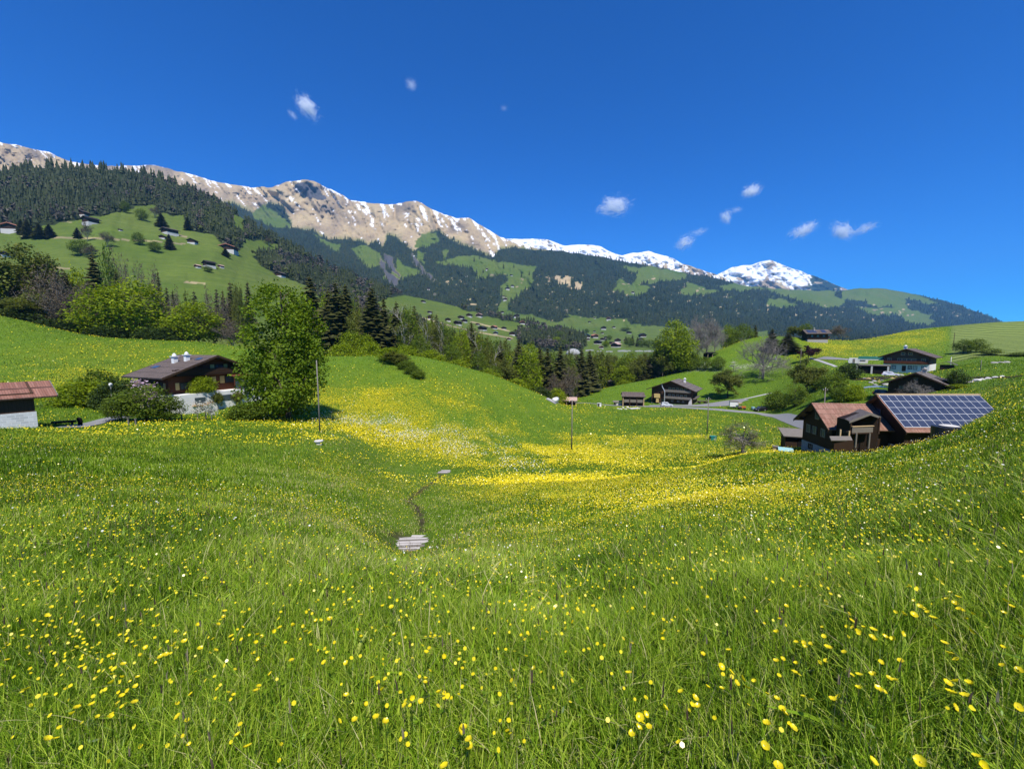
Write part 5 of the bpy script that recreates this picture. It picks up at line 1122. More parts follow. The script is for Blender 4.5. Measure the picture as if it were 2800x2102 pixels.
# --- big farmhouse in the middle
rz = R_(-35); W, D, Hw, pt = 16.5, 12.5, 7.0, .40
locM = place_by_apex(1834, 1041, 170, rz, D, 1.6, W, Hw, pt)
mid = chalet("farmhouse", "large three storey wooden farmhouse with balconies behind the yard", "farmhouse", locM, rz, W, D, Hw, pt, 1.9, 1.6, plinth=.6, wallm=M_PLANK, roofm=M_ROOFDARK, plinthm=M_STONE, sink=2,
    windows=[('F', x, z, 1.0, 1.2, None, M_PALEW) for z in (4.1, 6.9) for x in (-.6, 1.0, 2.6, 4.2, 5.8)] + [('F', x, 1.8, 1.1, 1.1, None) for x in (-3.4, .6, 3.0, 5.0)] + [('R', x, 4.1, 1, 1.1, None) for x in (-3, 0, 3)],
    chimneys=[(3.4, 3, 1.4, .8, M_WHITE)], balconies=[('F', 2.8, 2.9, 10.6, 1.1, M_GREYW), ('F', 2.8, 5.7, 10.4, 1.1, M_GREYW), ('R', 0, 5.7, 9, 1.1, M_GREYW), ('R', 0, 2.9, 9, 1.1, M_GREYW)])
m = MB(); m.prism([(6.6, -1), (8.6, -1), (8.3, 3.2), (7.8, 3.2)], -D / 2 - .9, -D / 2 - .05); m.build("buttress", M_CONC, mid)
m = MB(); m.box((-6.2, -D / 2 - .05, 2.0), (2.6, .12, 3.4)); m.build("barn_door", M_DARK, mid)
pipe = MB(); P0 = L2W(mid.location, rz, (-2.4, -D / 2 - 1.2, 0)); pipe.tube([(0, 0, 0), (0, 0, 5.6), (-.3, 0, 6.4), (-1.0, 0, 7.6), (-1.4, 0, 9.2)], .22, 10)
solid("blower_pipe", pipe, M_METAL, "tall pale metal hay blower pipe standing at the big farmhouse front", "pipe", tuple(P0), rz)
tp = MB(); tp.box((0, 0, 3.4), (2.4, .5, 1.7)); tp.box((.2, .1, 1.6), (1.2, .4, 2.2), taper=.8); P0 = L2W(mid.location, rz, (-5.6, -D / 2 - 1.0, .3)); solid("hay_chute", tp, M_YELLOW, "yellow boarded hay chute on the big farmhouse front", "chute", tuple(P0), rz)
# stable wing left of it
wing = empty("stable", tuple(gnd(1733, 166, -.3)), R_(-12)); tag(wing, "low open stable with brown roof left of the big farmhouse", "stable")
m = MB(); m.slab([(-4.8, -3.4, 4.5), (4.8, -3.4, 4.5), (4.4, .6, 6.0), (-4.4, .6, 6.0)], .2); m.slab([(-4.4, .6, 6.0), (4.4, .6, 6.0), (4.8, 4, 4.5), (-4.8, 4, 4.5)], .2); b = m.build("roof", M_ROOFBROWN, wing); uv_planar(b, lambda p, n: np.stack([p[:, 0], np.hypot(p[:, 1], p[:, 2])], 1))
m = MB(); m.box((0, 1.0, 2.3), (8.4, 3.6, 4.6)); m.build("wall", M_LOG, wing)
m = MB(); m.box((0, -2.6, 2.6), (7.4, .12, 1.2)); m.build("hay_rail", M_GREYW, wing)
for x in (-4.1, -1.4, 1.4, 4.1):
    m = MB(); m.box((x, -2.8, 2.1), (.3, .3, 4.8)); m.build("post", M_PALEW if abs(x) > 3 else M_BEAM, wing)
# --- house at the top of the right knoll
rz = R_(74); W, D, Hw, pt = 8.5, 10.5, 5.0, .44
Pp = at(2264, 901, 246); nn = np.array([math.sin(rz), -math.cos(rz)]); cc = Pp[:2] - nn * (D / 2 + 1.4)
top_house = chalet("chalet", "hilltop chalet with dark solar panels on its roof", "chalet", (float(cc[0]), float(cc[1]), float(Pp[2]) - (Hw + pt * W / 2) - .28), rz, W, D, Hw, pt, 1.6, 1.4, plinth=1.0, wallm=M_LOG, roofm=M_ROOFBROWN, plinthm=M_STONE,
    windows=[('F', x, 3.2, 1, 1.1, None) for x in (-2.6, 0, 2.6)] + [('L', x, 3.2, 1, 1.1, None) for x in (-3, 0, 3)] + [('F', 2, .8, 1.6, 1.4, None)], balconies=[('F', 0, 2.0, 8, 1.1, M_LOGRED)], chimneys=[(-1.2, 1, .9, .7, M_STONE)])
hr3 = Hw + pt * W / 2
for k in range(4):
    L3 = math.hypot(1, pt); y_ = -4.4 + k * 2.5
    if k == 1: continue
    q = [(-.5, y_, hr3 + .36 - .5 * pt), (-.5, y_ + 2.2, hr3 + .36 - .5 * pt), (-4.6, y_ + 2.2, hr3 + .36 - 4.6 * pt), (-4.6, y_, hr3 + .36 - 4.6 * pt)]
    m = MB(); m.slab(q, .05); pn = m.build("solar_panel", M_CELL, top_house); uv_planar(pn, uv_roof)
# --- house and sheds down in the ravine
rz = R_(-38); W, D, Hw, pt = 8.0, 9, 4.6, .5
locV = place_by_apex(1664, 1026, 262, rz, D, 1.2, W, Hw, pt)
chalet("chalet", "dark chalet with grey and reddish roof down by the ravine wood", "chalet", locV, rz, W, D, Hw, pt, 1.2, 1.2, plinth=1.2, wallm=M_LOG, roofm=M_ROOFORANGE, sink=8, windows=[('F', -1.6, 2.6, 1, 1, None), ('F', 1.6, 2.6, 1, 1, None)], chimneys=[(1.5, 1, 1.0, .7, M_WHITE)], balconies=[('F', 0, 1.6, 8, 1, M_WHITE)])
def shed(name, label, loc, rz, w, d, h, roofm, wallm, open_front=False):
    s = empty(name, tuple(loc), rz); tag(s, label, "shed")
    m = MB(); m.slab([(-w / 2 - .4, -d / 2 - .5, h), (w / 2 + .4, -d / 2 - .5, h), (w / 2 + .4, d / 2 + .4, h + .7), (-w / 2 - .4, d / 2 + .4, h + .7)], .14); b = m.build("roof", roofm, s); uv_planar(b, lambda p, n: p[:, :2])
    if open_front:
        m = MB(); m.box((0, d / 2 - .1, h / 2 - .5), (w, .2, h + 1)); m.build("wall", wallm, s)
        for x in (-w / 2 + .1, 0, w / 2 - .1):
            m = MB(); m.box((x, -d / 2 + .1, h / 2 - .5), (.2, .2, h + 1)); m.build("post", M_PALEW, s)
    else:
        m = MB(); m.box((0, 0, h / 2 - .6), (w, d, h + 1.2)); m.build("wall", wallm, s)
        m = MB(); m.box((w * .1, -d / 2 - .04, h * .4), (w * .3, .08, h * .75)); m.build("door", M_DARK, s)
    return s
shed("shed", "small dark shed in front of the ravine chalet", at(1677, 1054, 250), R_(-30), 5.5, 4, 2.6, M_ROOFDARK, M_LOG)
shed("shed", "tiny dark hut with pale gable at the ravine wood edge", at(1591, 1067, 230), R_(-20), 3.0, 3, 2.6, M_ROOFDARK, M_LOG)
shed("shed", "open shed with flat pinkish roof on posts below the hillock", gnd(1551, 150, -.4), R_(-8), 7.0, 4.0, 2.5, mat_plain("pink_sheet_roof", (.50, .34, .27), .8), M_LOG, True)
shed("shed", "long dark shed half hidden on the crest of the right knoll", gnd(1941, 246, 0), R_(20), 7.5, 3.5, 2.4, M_DARK, M_DARK, True)
shed("shed", "grey topped lean-to behind the red tiled roof", gnd(2192, 62, -.2), R_(-20), 3.6, 2.4, 2.2, M_GREYW, M_LOG)
# ------------------------------------------------------------------ small farmhouses far off: wall, white base and roof
M_FBASE = mat_plain("far_plaster", (.50, .48, .44), .9, .1, 0, .2, .6)
def far_house_meshes(k, roofm, wallm):
    w = MB(); w.prism([(-.5, .08), (.5, .08), (.5, .42), (0, .62), (-.5, .42)], -.45, .45); wm = mesh_data("wall", np.concatenate(w.v), w.f, wallm)
    p = MB(); p.box((0, 0, -.16), (1.04, .94, .50)); pm = mesh_data("base", np.concatenate(p.v), p.f, M_FBASE)
    r = MB(); r.slab([(0, -.58, .70), (0, .58, .70), (-.64, .58, .42), (-.64, -.58, .42)], .05); r.slab([(0, .58, .70), (0, -.58, .70), (.64, -.58, .42), (.64, .58, .42)], .05); rm = mesh_data("roof", np.concatenate(r.v), r.f, roofm)
    return [("wall", wm), ("base", pm), ("roof", rm)]
M_FROOF = {'brown': mat_plain("far_brown_roof", (.10, .08, .07), .85, .1, 0, .3, .5), 'red': mat_plain("far_red_roof", (.42, .18, .12), .85, .1, 0, .25, .5), 'blue': mat_plain("far_blue_roof", (.10, .19, .28), .6, .2, 0, .2, .5), 'dark': mat_plain("far_dark_roof", (.035, .03, .028), .85, .1, 0, .3, .5), 'pink': mat_plain("far_pink_roof", (.50, .33, .27), .85, .1, 0, .2, .5)}
FH = {k: far_house_meshes(k, m, M_LOG) for k, m in M_FROOF.items()}
HOUSES = {
 "on the green hillside pasture": [(42, 632, 52, 'red'), (232, 592, 30, 'brown'), (250, 611, 38, 'dark'), (328, 632, 11, 'brown'), (466, 640, 42, 'brown'), (448, 652, 19, 'dark'), (528, 667, 26, 'dark'), (627, 688, 48, 'red'), (574, 731, 33, 'dark'), (541, 731, 18, 'pink'), (602, 733, 16, 'pink'), (768, 757, 28, 'brown'), (10, 702, 40, 'dark')],
 "above the ravine wood": [(890, 812, 32, 'brown'), (1158, 827, 13, 'dark'), (1177, 857, 14, 'brown'), (1174, 873, 24, 'brown'), (1226, 879, 20, 'dark'), (1261, 872, 20, 'brown'), (1250, 888, 24, 'dark'), (1272, 881, 18, 'dark'), (1282, 866, 20, 'brown'), (1311, 867, 22, 'pink'), (1308, 890, 13, 'brown'), (1320, 904, 26, 'dark'), (1351, 899, 20, 'red'), (1376, 900, 15, 'dark'), (1402, 917, 22, 'brown'), (1355, 914, 16, 'blue'), (1393, 930, 14, 'pink')],
 "up the steep alpine pasture": [(1333, 738, 10, 'pink'), (1397, 755, 9, 'brown'), (1403, 783, 11, 'dark'), (1387, 792, 14, 'brown'), (1380, 821, 15, 'pink'), (1376, 812, 8, 'red'), (1375, 856, 13, 'brown'), (1411, 869, 21, 'brown'), (1429, 886, 18, 'red'), (1729, 802, 11, 'pink'), (1170, 793, 12, 'brown')],
 "in the far valley village": [(1524, 900, 9, 'brown'), (1611, 882, 9, 'dark'), (1625, 871, 9, 'pink'), (1665, 874, 16, 'red'), (1651, 901, 19, 'dark'), (1678, 896, 10, 'brown'), (1625, 908, 9, 'dark'), (1645, 912, 10, 'dark'), (1721, 913, 17, 'dark'), (1756, 922, 23, 'dark'), (1750, 930, 14, 'brown'), (1586, 914, 18, 'brown'), (1604, 924, 24, 'blue'), (1627, 924, 22, 'red'), (1607, 931, 13, 'brown'), (1646, 931, 16, 'brown'), (1634, 941, 24, 'dark'), (1672, 942, 18, 'dark'), (1689, 935, 22, 'brown'), (1709, 933, 15, 'red'), (1683, 950, 30, 'pink'), (1501, 943, 18, 'red'), (1645, 953, 17, 'pink'), (1803, 940, 17, 'brown'), (1466, 938, 13, 'pink'), (1478, 943, 14, 'red'), (1655, 925, 12, 'dark')],
}
ADJ = {'brown': "brown roofed", 'red': "red roofed", 'blue': "blue roofed", 'dark': "black roofed", 'pink': "pale pink roofed"}
rh = np.random.default_rng(500)
for where, lst in HOUSES.items():
    lst = sorted(lst); cnt = {}
    for (u, v, w, k) in lst:
        g = on_far(u, v); Y = float(g[1]); tot = sum(1 for e in lst if e[3] == k); i = cnt.get(k, 0); cnt[k] = i + 1
        lab = "%s %s %s" % (ADJ[k], "farmhouse" if w > 17 else "hay barn", where) + ("" if tot == 1 else ", %s from left" % nth(i))
        hgt = .82 * w * Y / F_PX; o = empty("farmhouse" if w > 17 else "hay_barn", tuple(g), float(rh.uniform(-.75, .35)), 1); o.scale = (hgt / 1.22, hgt / 1.22, hgt / 1.22 * (1.0 if w < 40 else .75))
        tag(o, lab, "farmhouse" if w > 17 else "hay barn", "farm buildings " + where)
        for pn, me in FH[k]:
            p = bpy.data.objects.new(pn, me); COL.objects.link(p); p.parent = o
g = on_far(1565, 968); s = 40 * g[1] / F_PX
M_DOME = mat_plain("dull_grey_sheet", (.36, .36, .34), .9, .1, 0, .2, .3)
dm = MB(); dm.lathe([(.5, -.1), (.49, .08), (.43, .22), (.32, .35), (.17, .43), (.02, .46)], 24); o = dm.build("salt_dome", M_DOME, None, True); o.location = g; o.scale = (s, s, s * .8); tag(o, "big pale grey dome standing in the valley left of the village", "dome")
# valley road with pale walls
for i, (u, v, w) in enumerate([(1610, 955, 22), (1640, 957, 16), (1665, 958, 18), (1700, 957, 26), (1722, 956, 16), (1745, 957, 22), (1775, 958, 26)]):
    g = on_far(u, v + 4); Y = float(g[1]); wl = w * Y / F_PX; b = MB(); b.prism([(-.5, -.3), (.5, -.3), (.5, .12), (.1, .17), (-.5, .12)], -.1, .1); o = b.build("shed", M_DOME, None); o.location = g; o.scale = (wl, wl, wl); o.rotation_euler = (0, 0, -.1)
    tag(o, "low white shed along the valley road, %s from left" % nth(i), "shed", "white sheds along the valley road")
# village trees
vt = [('green', 1530, 935, 30, 30), ('fresh', 1524, 948, 26, 26), ('spruce', 1560, 930, 28, 14), ('green', 1545, 955, 26, 24), ('spruce', 1592, 925, 26, 12), ('fresh', 1655, 950, 18, 18), ('green', 1665, 930, 14, 14), ('spruce', 1657, 940, 18, 9), ('green', 1720, 948, 26, 26), ('spruce', 1730, 945, 30, 13), ('spruce', 1742, 947, 26, 12), ('green', 1757, 950, 24, 26), ('green', 1775, 950, 22, 30), ('green', 1790, 952, 20, 24), ('spruce', 1712, 940, 22, 10), ('fresh', 1593, 940, 16, 16), ('green', 1710, 905, 10, 26), ('green', 1605, 912, 14, 14)]
vs = sorted(vt, key=lambda e: e[1])
for i, (k, u, v, hp, wp) in enumerate(vs):
    g = on_far(u, v); Y = float(g[1]); nm, ds = KIND[k]; same = [e for e in vs if e[0] == k]; j = same.index((k, u, v, hp, wp))
    plant(nm, k + str(i % 3), tuple(g), hp * Y / F_PX, wp * Y / F_PX, "%s among the village houses, %s from left" % (ds, nth(j)), 'tree', "trees in the village")
# ------------------------------------------------------------------ lanes and yard
def lane(name, pts, width, mat, kind='structure', lift=.07):
    P = np.array([hit(a, b, 20.0)[:2] for a, b in pts]); 
    d = np.r_[0, np.cumsum(np.linalg.norm(np.diff(P, axis=0), axis=1))]; n = max(12, int(d[-1] / 1.0)); q = np.linspace(0, d[-1], n)
    C = np.stack([np.interp(q, d, P[:, 0]), np.interp(q, d, P[:, 1])], 1)
    for _ in range(8): C[1:-1] = .25 * C[:-2] + .5 * C[1:-1] + .25 * C[2:]
    T = np.gradient(C, axis=0); T /= np.linalg.norm(T, axis=1)[:, None]; N = np.stack([-T[:, 1], T[:, 0]], 1)
    wd = np.interp(q, d, np.broadcast_to(width, len(P))) if not np.isscalar(width) else np.full(n, width)
    m = 7; s = np.linspace(-.5, .5, m); X = C[:, None, :] + N[:, None, :] * (s[None, :, None] * wd[:, None, None]); Z = H(X[..., 0], X[..., 1]) + lift
    V = np.concatenate([X, Z[..., None]], -1).reshape(-1, 3); a, b = np.meshgrid(np.arange(n - 1), np.arange(m - 1), indexing='ij'); c = a * m + b
    o = mesh_obj(name, V, np.stack([c, c + 1, c + m + 1, c + m], -1).reshape(-1, 4), mat, smooth=True); tag(o, kind=kind); return o
M_ASPH = mat_plain("pale_asphalt", (.24, .24, .235), .95, .1, 0, .18, 2)
M_GRAV = mat_plain("pale_gravel", (.42, .41, .38), .95, .1, 0, .25, 4)
lane("road", [(1505, 1098), (1560, 1103), (1640, 1106), (1700, 1109), (1760, 1111), (1850, 1113), (1930, 1118), (2010, 1125), (2080, 1130), (2130, 1136), (2180, 1151), (2232, 1168), (2262, 1182)], [3, 3, 2.6, 2.6, 4, 5, 5, 4, 3.6, 4, 4.2, 4, 4], M_ASPH)
lane("yard", [(1775, 1109), (1850, 1109), (1920, 1109), (1965, 1106), (2000, 1098), (2040, 1092)], [3, 5, 9, 12, 10, 4], M_ASPH, lift=.10)
lane("path", [(2023, 1093), (2050, 1088), (2080, 1081), (2108, 1075)], 1.6, M_GRAV)
lane("path", [(1505, 1096), (1555, 1087), (1580, 1079)], 2.4, M_GRAV, lift=.12)
lane("path", [(2216, 979), (2240, 986), (2262, 994), (2286, 1003)], 1.2, M_GRAV)
lane("path", [(2240, 979), (2290, 982), (2340, 985)], 4, M_ASPH, lift=.1)
lane("path", [(195, 1170), (235, 1162), (270, 1152), (300, 1146), (345, 1138)], 2.0, M_ASPH)
# ------------------------------------------------------------------ poles
M_PALEPOLE = mat_plain("bleached_pole_wood", (.20, .18, .155), .8, .2, 0, .2, 3)
def pole(label, u, Y, vtop, arms=True, rad=.12, mat=None):
    g = gnd(u, Y, -.4); top = at(u, vtop, Y); h = top[2] - g[2]; o = empty("utility_pole", tuple(g), random.uniform(-.3, .3)); tag(o, label, "pole", "wooden poles in the fields")
    m = MB(); m.tube([(0, 0, 0), (.02, 0, h * .5), (0, 0, h)], [rad, rad * .85, rad * .68], 10); m.build("pole_shaft", mat or M_GREYW, o, True)
    if arms:
        m = MB(); m.box((0, 0, h - .35), (1.1, .1, .12)); m.build("crossarm", M_BEAM, o)
        for x in (-.48, 0, .48):
            m = MB(); m.lathe([(.02, 0), (.05, .04), (.055, .12), (.03, .17)], 8, (x, 0, h - .29 if x else h)); m.build("insulator", M_WHITE, o)
    return o
pole("weathered pole beside the big tree at the meadow edge", 866, 46.5, 985, False, .085, M_PALEPOLE)
pole("tall pole standing mid meadow in the yellow flowers", 1566, 67, 1094)
pole("pole at the road side in front of the yard", 1942, 92, 1088)
pole("pole rising behind the red tiled roof", 2262, 76, 1062)
pole("pole next to the purple leaved tree", 2188, 186, 955)
pole("pale pole at the edge of the ravine wood", 1623, 245, 1004, False, .16, M_CONC)
pole("dark pole at the corner of the mown field", 2601, 190, 910, False, .14, M_BEAM)
pole("leaning pale pole right of the white floored chalet", 2599, 150, 976, False, .14, M_CONC)
pole("thin pole in the pasture right of the brown chalet", 2682, 110, 984, False, .1)
# ------------------------------------------------------------------ vehicles
def car(label, loc, rz, col, L=4.4, hgt=1.65):
    o = empty("parked_car", tuple(loc), rz); tag(o, label, "car")
    paint = NT("car_paint"); pm = paint.done(paint.pbsdf(col, .3, .5)); h = hgt
    prof = [(-L / 2, .35), (-L / 2 + .05, .75), (-L / 2 + .25, .95), (-L / 2 + .45, h * .93), (-L / 2 + .9, h), (.35, h), (1.0, .98), (L / 2 - .25, .82), (L / 2, .6), (L / 2 - .02, .35)]
    m = MB(); n = len(prof); secs = []
    for y, k, dz in ((-.86, .0, 0), (-.80, 1, 0), (.80, 1, 0), (.86, 0, 0)):
        secs.append([(x, y if z < 1.0 else y * .86, z - (.06 if k == 0 and z > .8 else 0)) for x, z in prof])
    V = [p for s in secs for p in s]; F = [tuple(range(n)), tuple(range(4 * n - 1, 3 * n - 1, -1))]
    for s in range(3): F += [(s * n + i, (s + 1) * n + i, (s + 1) * n + (i + 1) % n, s * n + (i + 1) % n) for i in range(n)]
    m.add(V, F); m.build("body", pm, o)
    for s in (-1, 1):
        g = MB(); g.add([(-L / 2 + .62, s * .80, 1.0), (.78, s * .82, 1.0), (.30, s * .765, h - .12), (-L / 2 + .78, s * .765, h - .12), (-L / 2 + .62, s * .78, 1.0), (.78, s * .79, 1.0), (.30, s * .735, h - .12), (-L / 2 + .78, s * .735, h - .12)], [(0, 1, 2, 3), (7, 6, 5, 4), (0, 4, 5, 1), (2, 6, 7, 3), (1, 5, 6, 2), (0, 3, 7, 4)]); g.build("side_window", M_GLASS, o)
        for x in (-L * .30, L * .31):
            w = MB(); w.lathe([(.20, -.1), (.33, -.1), (.34, 0), (.33, .1), (.20, .1)], 16); wo = w.build("wheel", M_BLACK, o, True); wo.location = (x, s * .78, .33); wo.rotation_euler = (R_(90), 0, 0)
            w = MB(); w.lathe([(.05, -.105), (.19, -.102), (.19, .102), (.05, .105)], 12); w.build("rim", M_METAL, wo)
        b = MB(); b.box((L / 2 - .10, s * .62, .70), (.22, .26, .14)); b.build("headlight", M_ALU, o)
        b = MB(); b.box((-L / 2 + .10, s * .70, .85), (.16, .14, .26)); b.build("tail_light", mat_plain("red_lamp", (.4, .02, .02), .3), o)
    g = MB(); g.add([(.42, -.70, h - .07), (.98, -.74, 1.03), (.98, .74, 1.03), (.42, .70, h - .07), (.40, -.7, h - .1), (.9, -.74, 1.0), (.9, .74, 1.0), (.40, .7, h - .1)], [(0, 1, 2, 3), (7, 6, 5, 4), (0, 4, 5, 1), (1, 5, 6, 2), (2, 6, 7, 3), (3, 7, 4, 0)]); g.build("windscreen", M_GLASS, o)
    return o
def gh(u, v, dz=0.0):
    p = hit(u, v, 20.0); p[2] += dz; return p
car("silver estate car parked in front of the big farmhouse", gh(1823, 1112, .1), R_(-8), (.55, .57, .60), 4.6, 1.75)
car("black car parked on the verge beside the teal bale", gh(2078, 1124, .1), R_(188), (.012, .012, .015), 4.4, 1.6)
car("white car parked before the white floored chalet", gnd(2437, 140, .15), R_(-40), (.75, .75, .76), 4.6, 1.6)
o = car("dark car under the small carport below the rock garden", gnd(2425, 103, .1), R_(-40), (.02, .02, .024), 4.6, 1.6)
cp_ = empty("carport", tuple(gnd(2414, 104, 0)), R_(-40)); tag(cp_, "low carport with curved grey roof sheltering a dark car", "carport")
m = MB(); xs = np.linspace(-3.4, 3.4, 9)
for i in range(8): m.slab([(xs[i], -1.8, 2.1 + .5 * (1 - (xs[i] / 3.4) ** 2)), (xs[i + 1], -1.8, 2.1 + .5 * (1 - (xs[i + 1] / 3.4) ** 2)), (xs[i + 1], 1.8, 2.1 + .5 * (1 - (xs[i + 1] / 3.4) ** 2)), (xs[i], 1.8, 2.1 + .5 * (1 - (xs[i] / 3.4) ** 2))], .06)
m.build("carport_roof", M_METAL, cp_)
for x in (-3.2, 3.2):
    for y in (-1.6, 1.6):
        m = MB(); m.box((x, y, .9), (.1, .1, 2.5)); m.build("post", M_METAL, cp_)
def wheels(o, pts, r=.35):
    for x, y in pts:
        m = MB(); m.lathe([(.5 * r, -.1), (r, -.1), (r, .1), (.5 * r, .1)], 14); w = m.build("wheel", M_BLACK, o, True); w.location = (x, y, r); w.rotation_euler = (R_(90), 0, 0)
t = empty("box_trailer", tuple(gh(2006, 1116, .1)), R_(-20)); tag(t, "white box trailer standing on the grass beside the road", "trailer")
m = MB(); m.box((0, 0, 1.5), (2.9, 1.9, 1.8)); m.build("body", M_WHITE, t); m = MB(); m.prism([(-1.55, 2.4), (1.55, 2.4), (1.3, 2.62), (-1.3, 2.62)], -1.05, 1.05); m.build("roof", M_GREYW, t)
m = MB(); m.box((2.1, 0, .5), (1.6, .1, .1)); m.build("drawbar", M_BLACK, t); wheels(t, [(0, -.9), (0, .9)])
t = empty("small_tractor", tuple(gh(2028, 1119, .05)), R_(-15)); tag(t, "small orange tractor between the white trailer and the teal bale", "tractor")
M_OR = mat_plain("orange_paint", (.50, .13, .03), .5); m = MB(); m.box((.5, 0, .85), (1.5, .8, .6)); m.build("hood", M_OR, t); m = MB(); m.box((-.7, 0, .9), (1.0, 1.2, .5)); m.build("platform", M_PALEW, t)
for x, y in ((-1.1, -.55), (-1.1, .55), (-.2, -.55), (-.2, .55)):
    m = MB(); m.box((x, y, 1.5), (.07, .07, 1.3)); m.build("roof_post", M_BLACK, t)
m = MB(); m.box((-.65, 0, 2.2), (1.3, 1.4, .1)); m.build("cab_roof", M_PALEW, t); wheels(t, [(-.7, -.75), (-.7, .75)], .55); wheels(t, [(.95, -.55), (.95, .55)], .33)
m = MB(); m.lathe([(.5, 0), (.62, .08), (.66, .6), (.62, 1.1), (.5, 1.22), (.05, 1.25)], 20); solid("round_bale", m, mat_plain("teal_film", (.16, .30, .30), .35, .5), "teal film wrapped round bale next to the black car", "bale", tuple(gh(2059, 1121)), 0, None, True)
# cart with rails right of the farmhouse
t = empty("hay_cart", tuple(gh(1920, 1103, .1)), R_(-6)); tag(t, "dark railed hay cart right of the big farmhouse", "cart")
m = MB(); m.box((0, 0, .75), (4.8, 1.9, .14)); m.build("bed", M_LOG, t); wheels(t, [(-1.3, -.9), (1.3, -.9), (-1.3, .9), (1.3, .9)], .35)
for z in (1.1, 1.5):
    m = MB(); m.box((0, -.92, z), (4.8, .05, .1)); m.build("rail", M_GREYW, t)
# heap and pallets
rb = np.random.default_rng(600)
def rockmesh(r, mat, flat=.7):
    m = MB(); d = []
    for th, k in ((.0, 1), (.5, 6), (1.1, 8), (1.7, 8), (2.4, 6), (3.14, 1)):
        for j in range(k):
            a = 2 * math.pi * j / k + th; q = r.uniform(.8, 1.2); d.append((math.sin(th) * math.cos(a) * q, math.sin(th) * math.sin(a) * q, math.cos(th) * flat * q))
    import bmesh as _b
    bm = _b.new(); [bm.verts.new(p) for p in d]; _b.ops.convex_hull(bm, input=bm.verts); me = bpy.data.meshes.new("boulder"); bm.to_mesh(me); bm.free(); me.materials.append(mat); return me
RK = [rockmesh(rb, M_STONE) for _ in range(5)]; RKW = [rockmesh(rb, M_CONC) for _ in range(3)]; RKY = [rockmesh(rb, mat_plain("ochre_stone", (.40, .30, .14), .9, .1, 0, .3, 4))]
def rock(label, p, s, meshes, group, i):
    o = bpy.data.objects.new("boulder", meshes[i % len(meshes)]); COL.objects.link(o); o.location = p; o.scale = (s * 1.2, s, s * .8); o.rotation_euler = (0, 0, i * 1.3); tag(o, label, "boulder", group)
for i, (u, v, s) in enumerate([(1697, 1119, .55), (1703, 1115, .6), (1711, 1119, .5), (1716, 1114, .6), (1722, 1118, .6), (1690, 1117, .45)]): rock("pale boulder in the heap at the meadow edge before the stable, %s from left" % nth([1, 2, 3, 4, 5, 0][i]), gh(u, v), s, RKW, "boulders in the heap before the stable", i)
m = MB(); m.box((0, 0, .25), (4.5, 2.0, .18)); m.box((-1.6, 0, .06), (.3, 1.9, .24)); m.box((1.6, 0, .06), (.3, 1.9, .24)); solid("concrete_slab", m, M_CONC, "flat concrete slab lying right of the boulder heap", "slab", tuple(gh(1734, 1118)), .3)
t = empty("timber_rack", tuple(gh(1697, 1108, 0)), .1); tag(t, "low covered timber rack before the open stable", "rack")
m = MB(); m.slab([(-3.4, -1, 1.5), (3.4, -1, 1.5), (3.4, 1, 1.9), (-3.4, 1, 1.9)], .1); m.build("cover", M_GREYW, t)
for x in (-2.6, 2.6):
    m = MB(); m.box((x, 0, .7), (.16, 1.6, 1.6)); m.build("post", M_GREYW, t)
m = MB(); m.box((-.4, 0, .6), (3.4, 1.3, .8)); m.build("timber_pile", M_CONC, t)
t = empty("meter_cabinet", tuple(gh(1638, 1111)), .1); tag(t, "small white cabinet with dark door beside the field road", "cabinet")
m = MB(); m.box((0, 0, .6), (1.5, .9, 1.3)); m.build("body", M_WHITE, t); m = MB(); m.box((-.3, -.47, .6), (.7, .06, 1.1)); m.build("door", M_BLACK, t); m = MB(); m.box((0, 0, 1.3), (1.7, 1.1, .1)); m.build("lid", M_CONC, t)
m = MB(); m.tube([(-1.2, 0, .75), (1.2, 0, .75)], .75, 16); m.box((0, 0, .1), (1.6, .9, .3)); solid("water_tank", m, M_WHITE, "white tank lying left of the open flat roofed shed", "tank", tuple(gh(1519, 1100, .1)), R_(60), None, True)
# rock garden below the white floored house
for i in range(16):
    u = 2366 + 128 * (i + rb.random() * .7) / 16; v = 1026 + 20 * rb.random(); rock("boulder in the dark rock garden below the white floored chalet, %s from left" % nth(i), gnd(u, 150 - (v - 1020) * 1.35, .1), rb.uniform(.35, .75), RKY if i % 4 == 1 else RK, "boulders in the rock garden", i)
pts = [(2364, 1040), (2400, 1034), (2440, 1031), (2496, 1030)]
lane("soil_bed", pts, 8, mat_plain("dark_soil", (.035, .028, .02), .95, .05, 0, .4, 2), lift=.12)
for i, (u, v, s) in enumerate([(2652, 1036, .5), (2676, 1038, .8), (2690, 1034, .6), (2706, 1033, .6), (2726, 1034, .5), (2744, 1036, .45), (2660, 1030, .5)]): rock("whitish boulder in the stone row right of the brown chalet, %s from left" % nth([0, 2, 3, 4, 5, 6, 1][i]), gnd(u, 92, .05), s, RKW, "stone row right of the brown chalet", i)
lane("soil_bed", [(2645, 1034), (2700, 1032), (2800, 1028)], 2.0, bpy.data.materials["dark_soil"], lift=.1)
for i, (u, v) in enumerate([(2718, 995), (2735, 997), (2752, 996)]): rock("grey boulder under the trees below the mown field, %s from left" % nth(i), gnd(u, 135, .1), .8, RK, "boulders below the mown field", i)
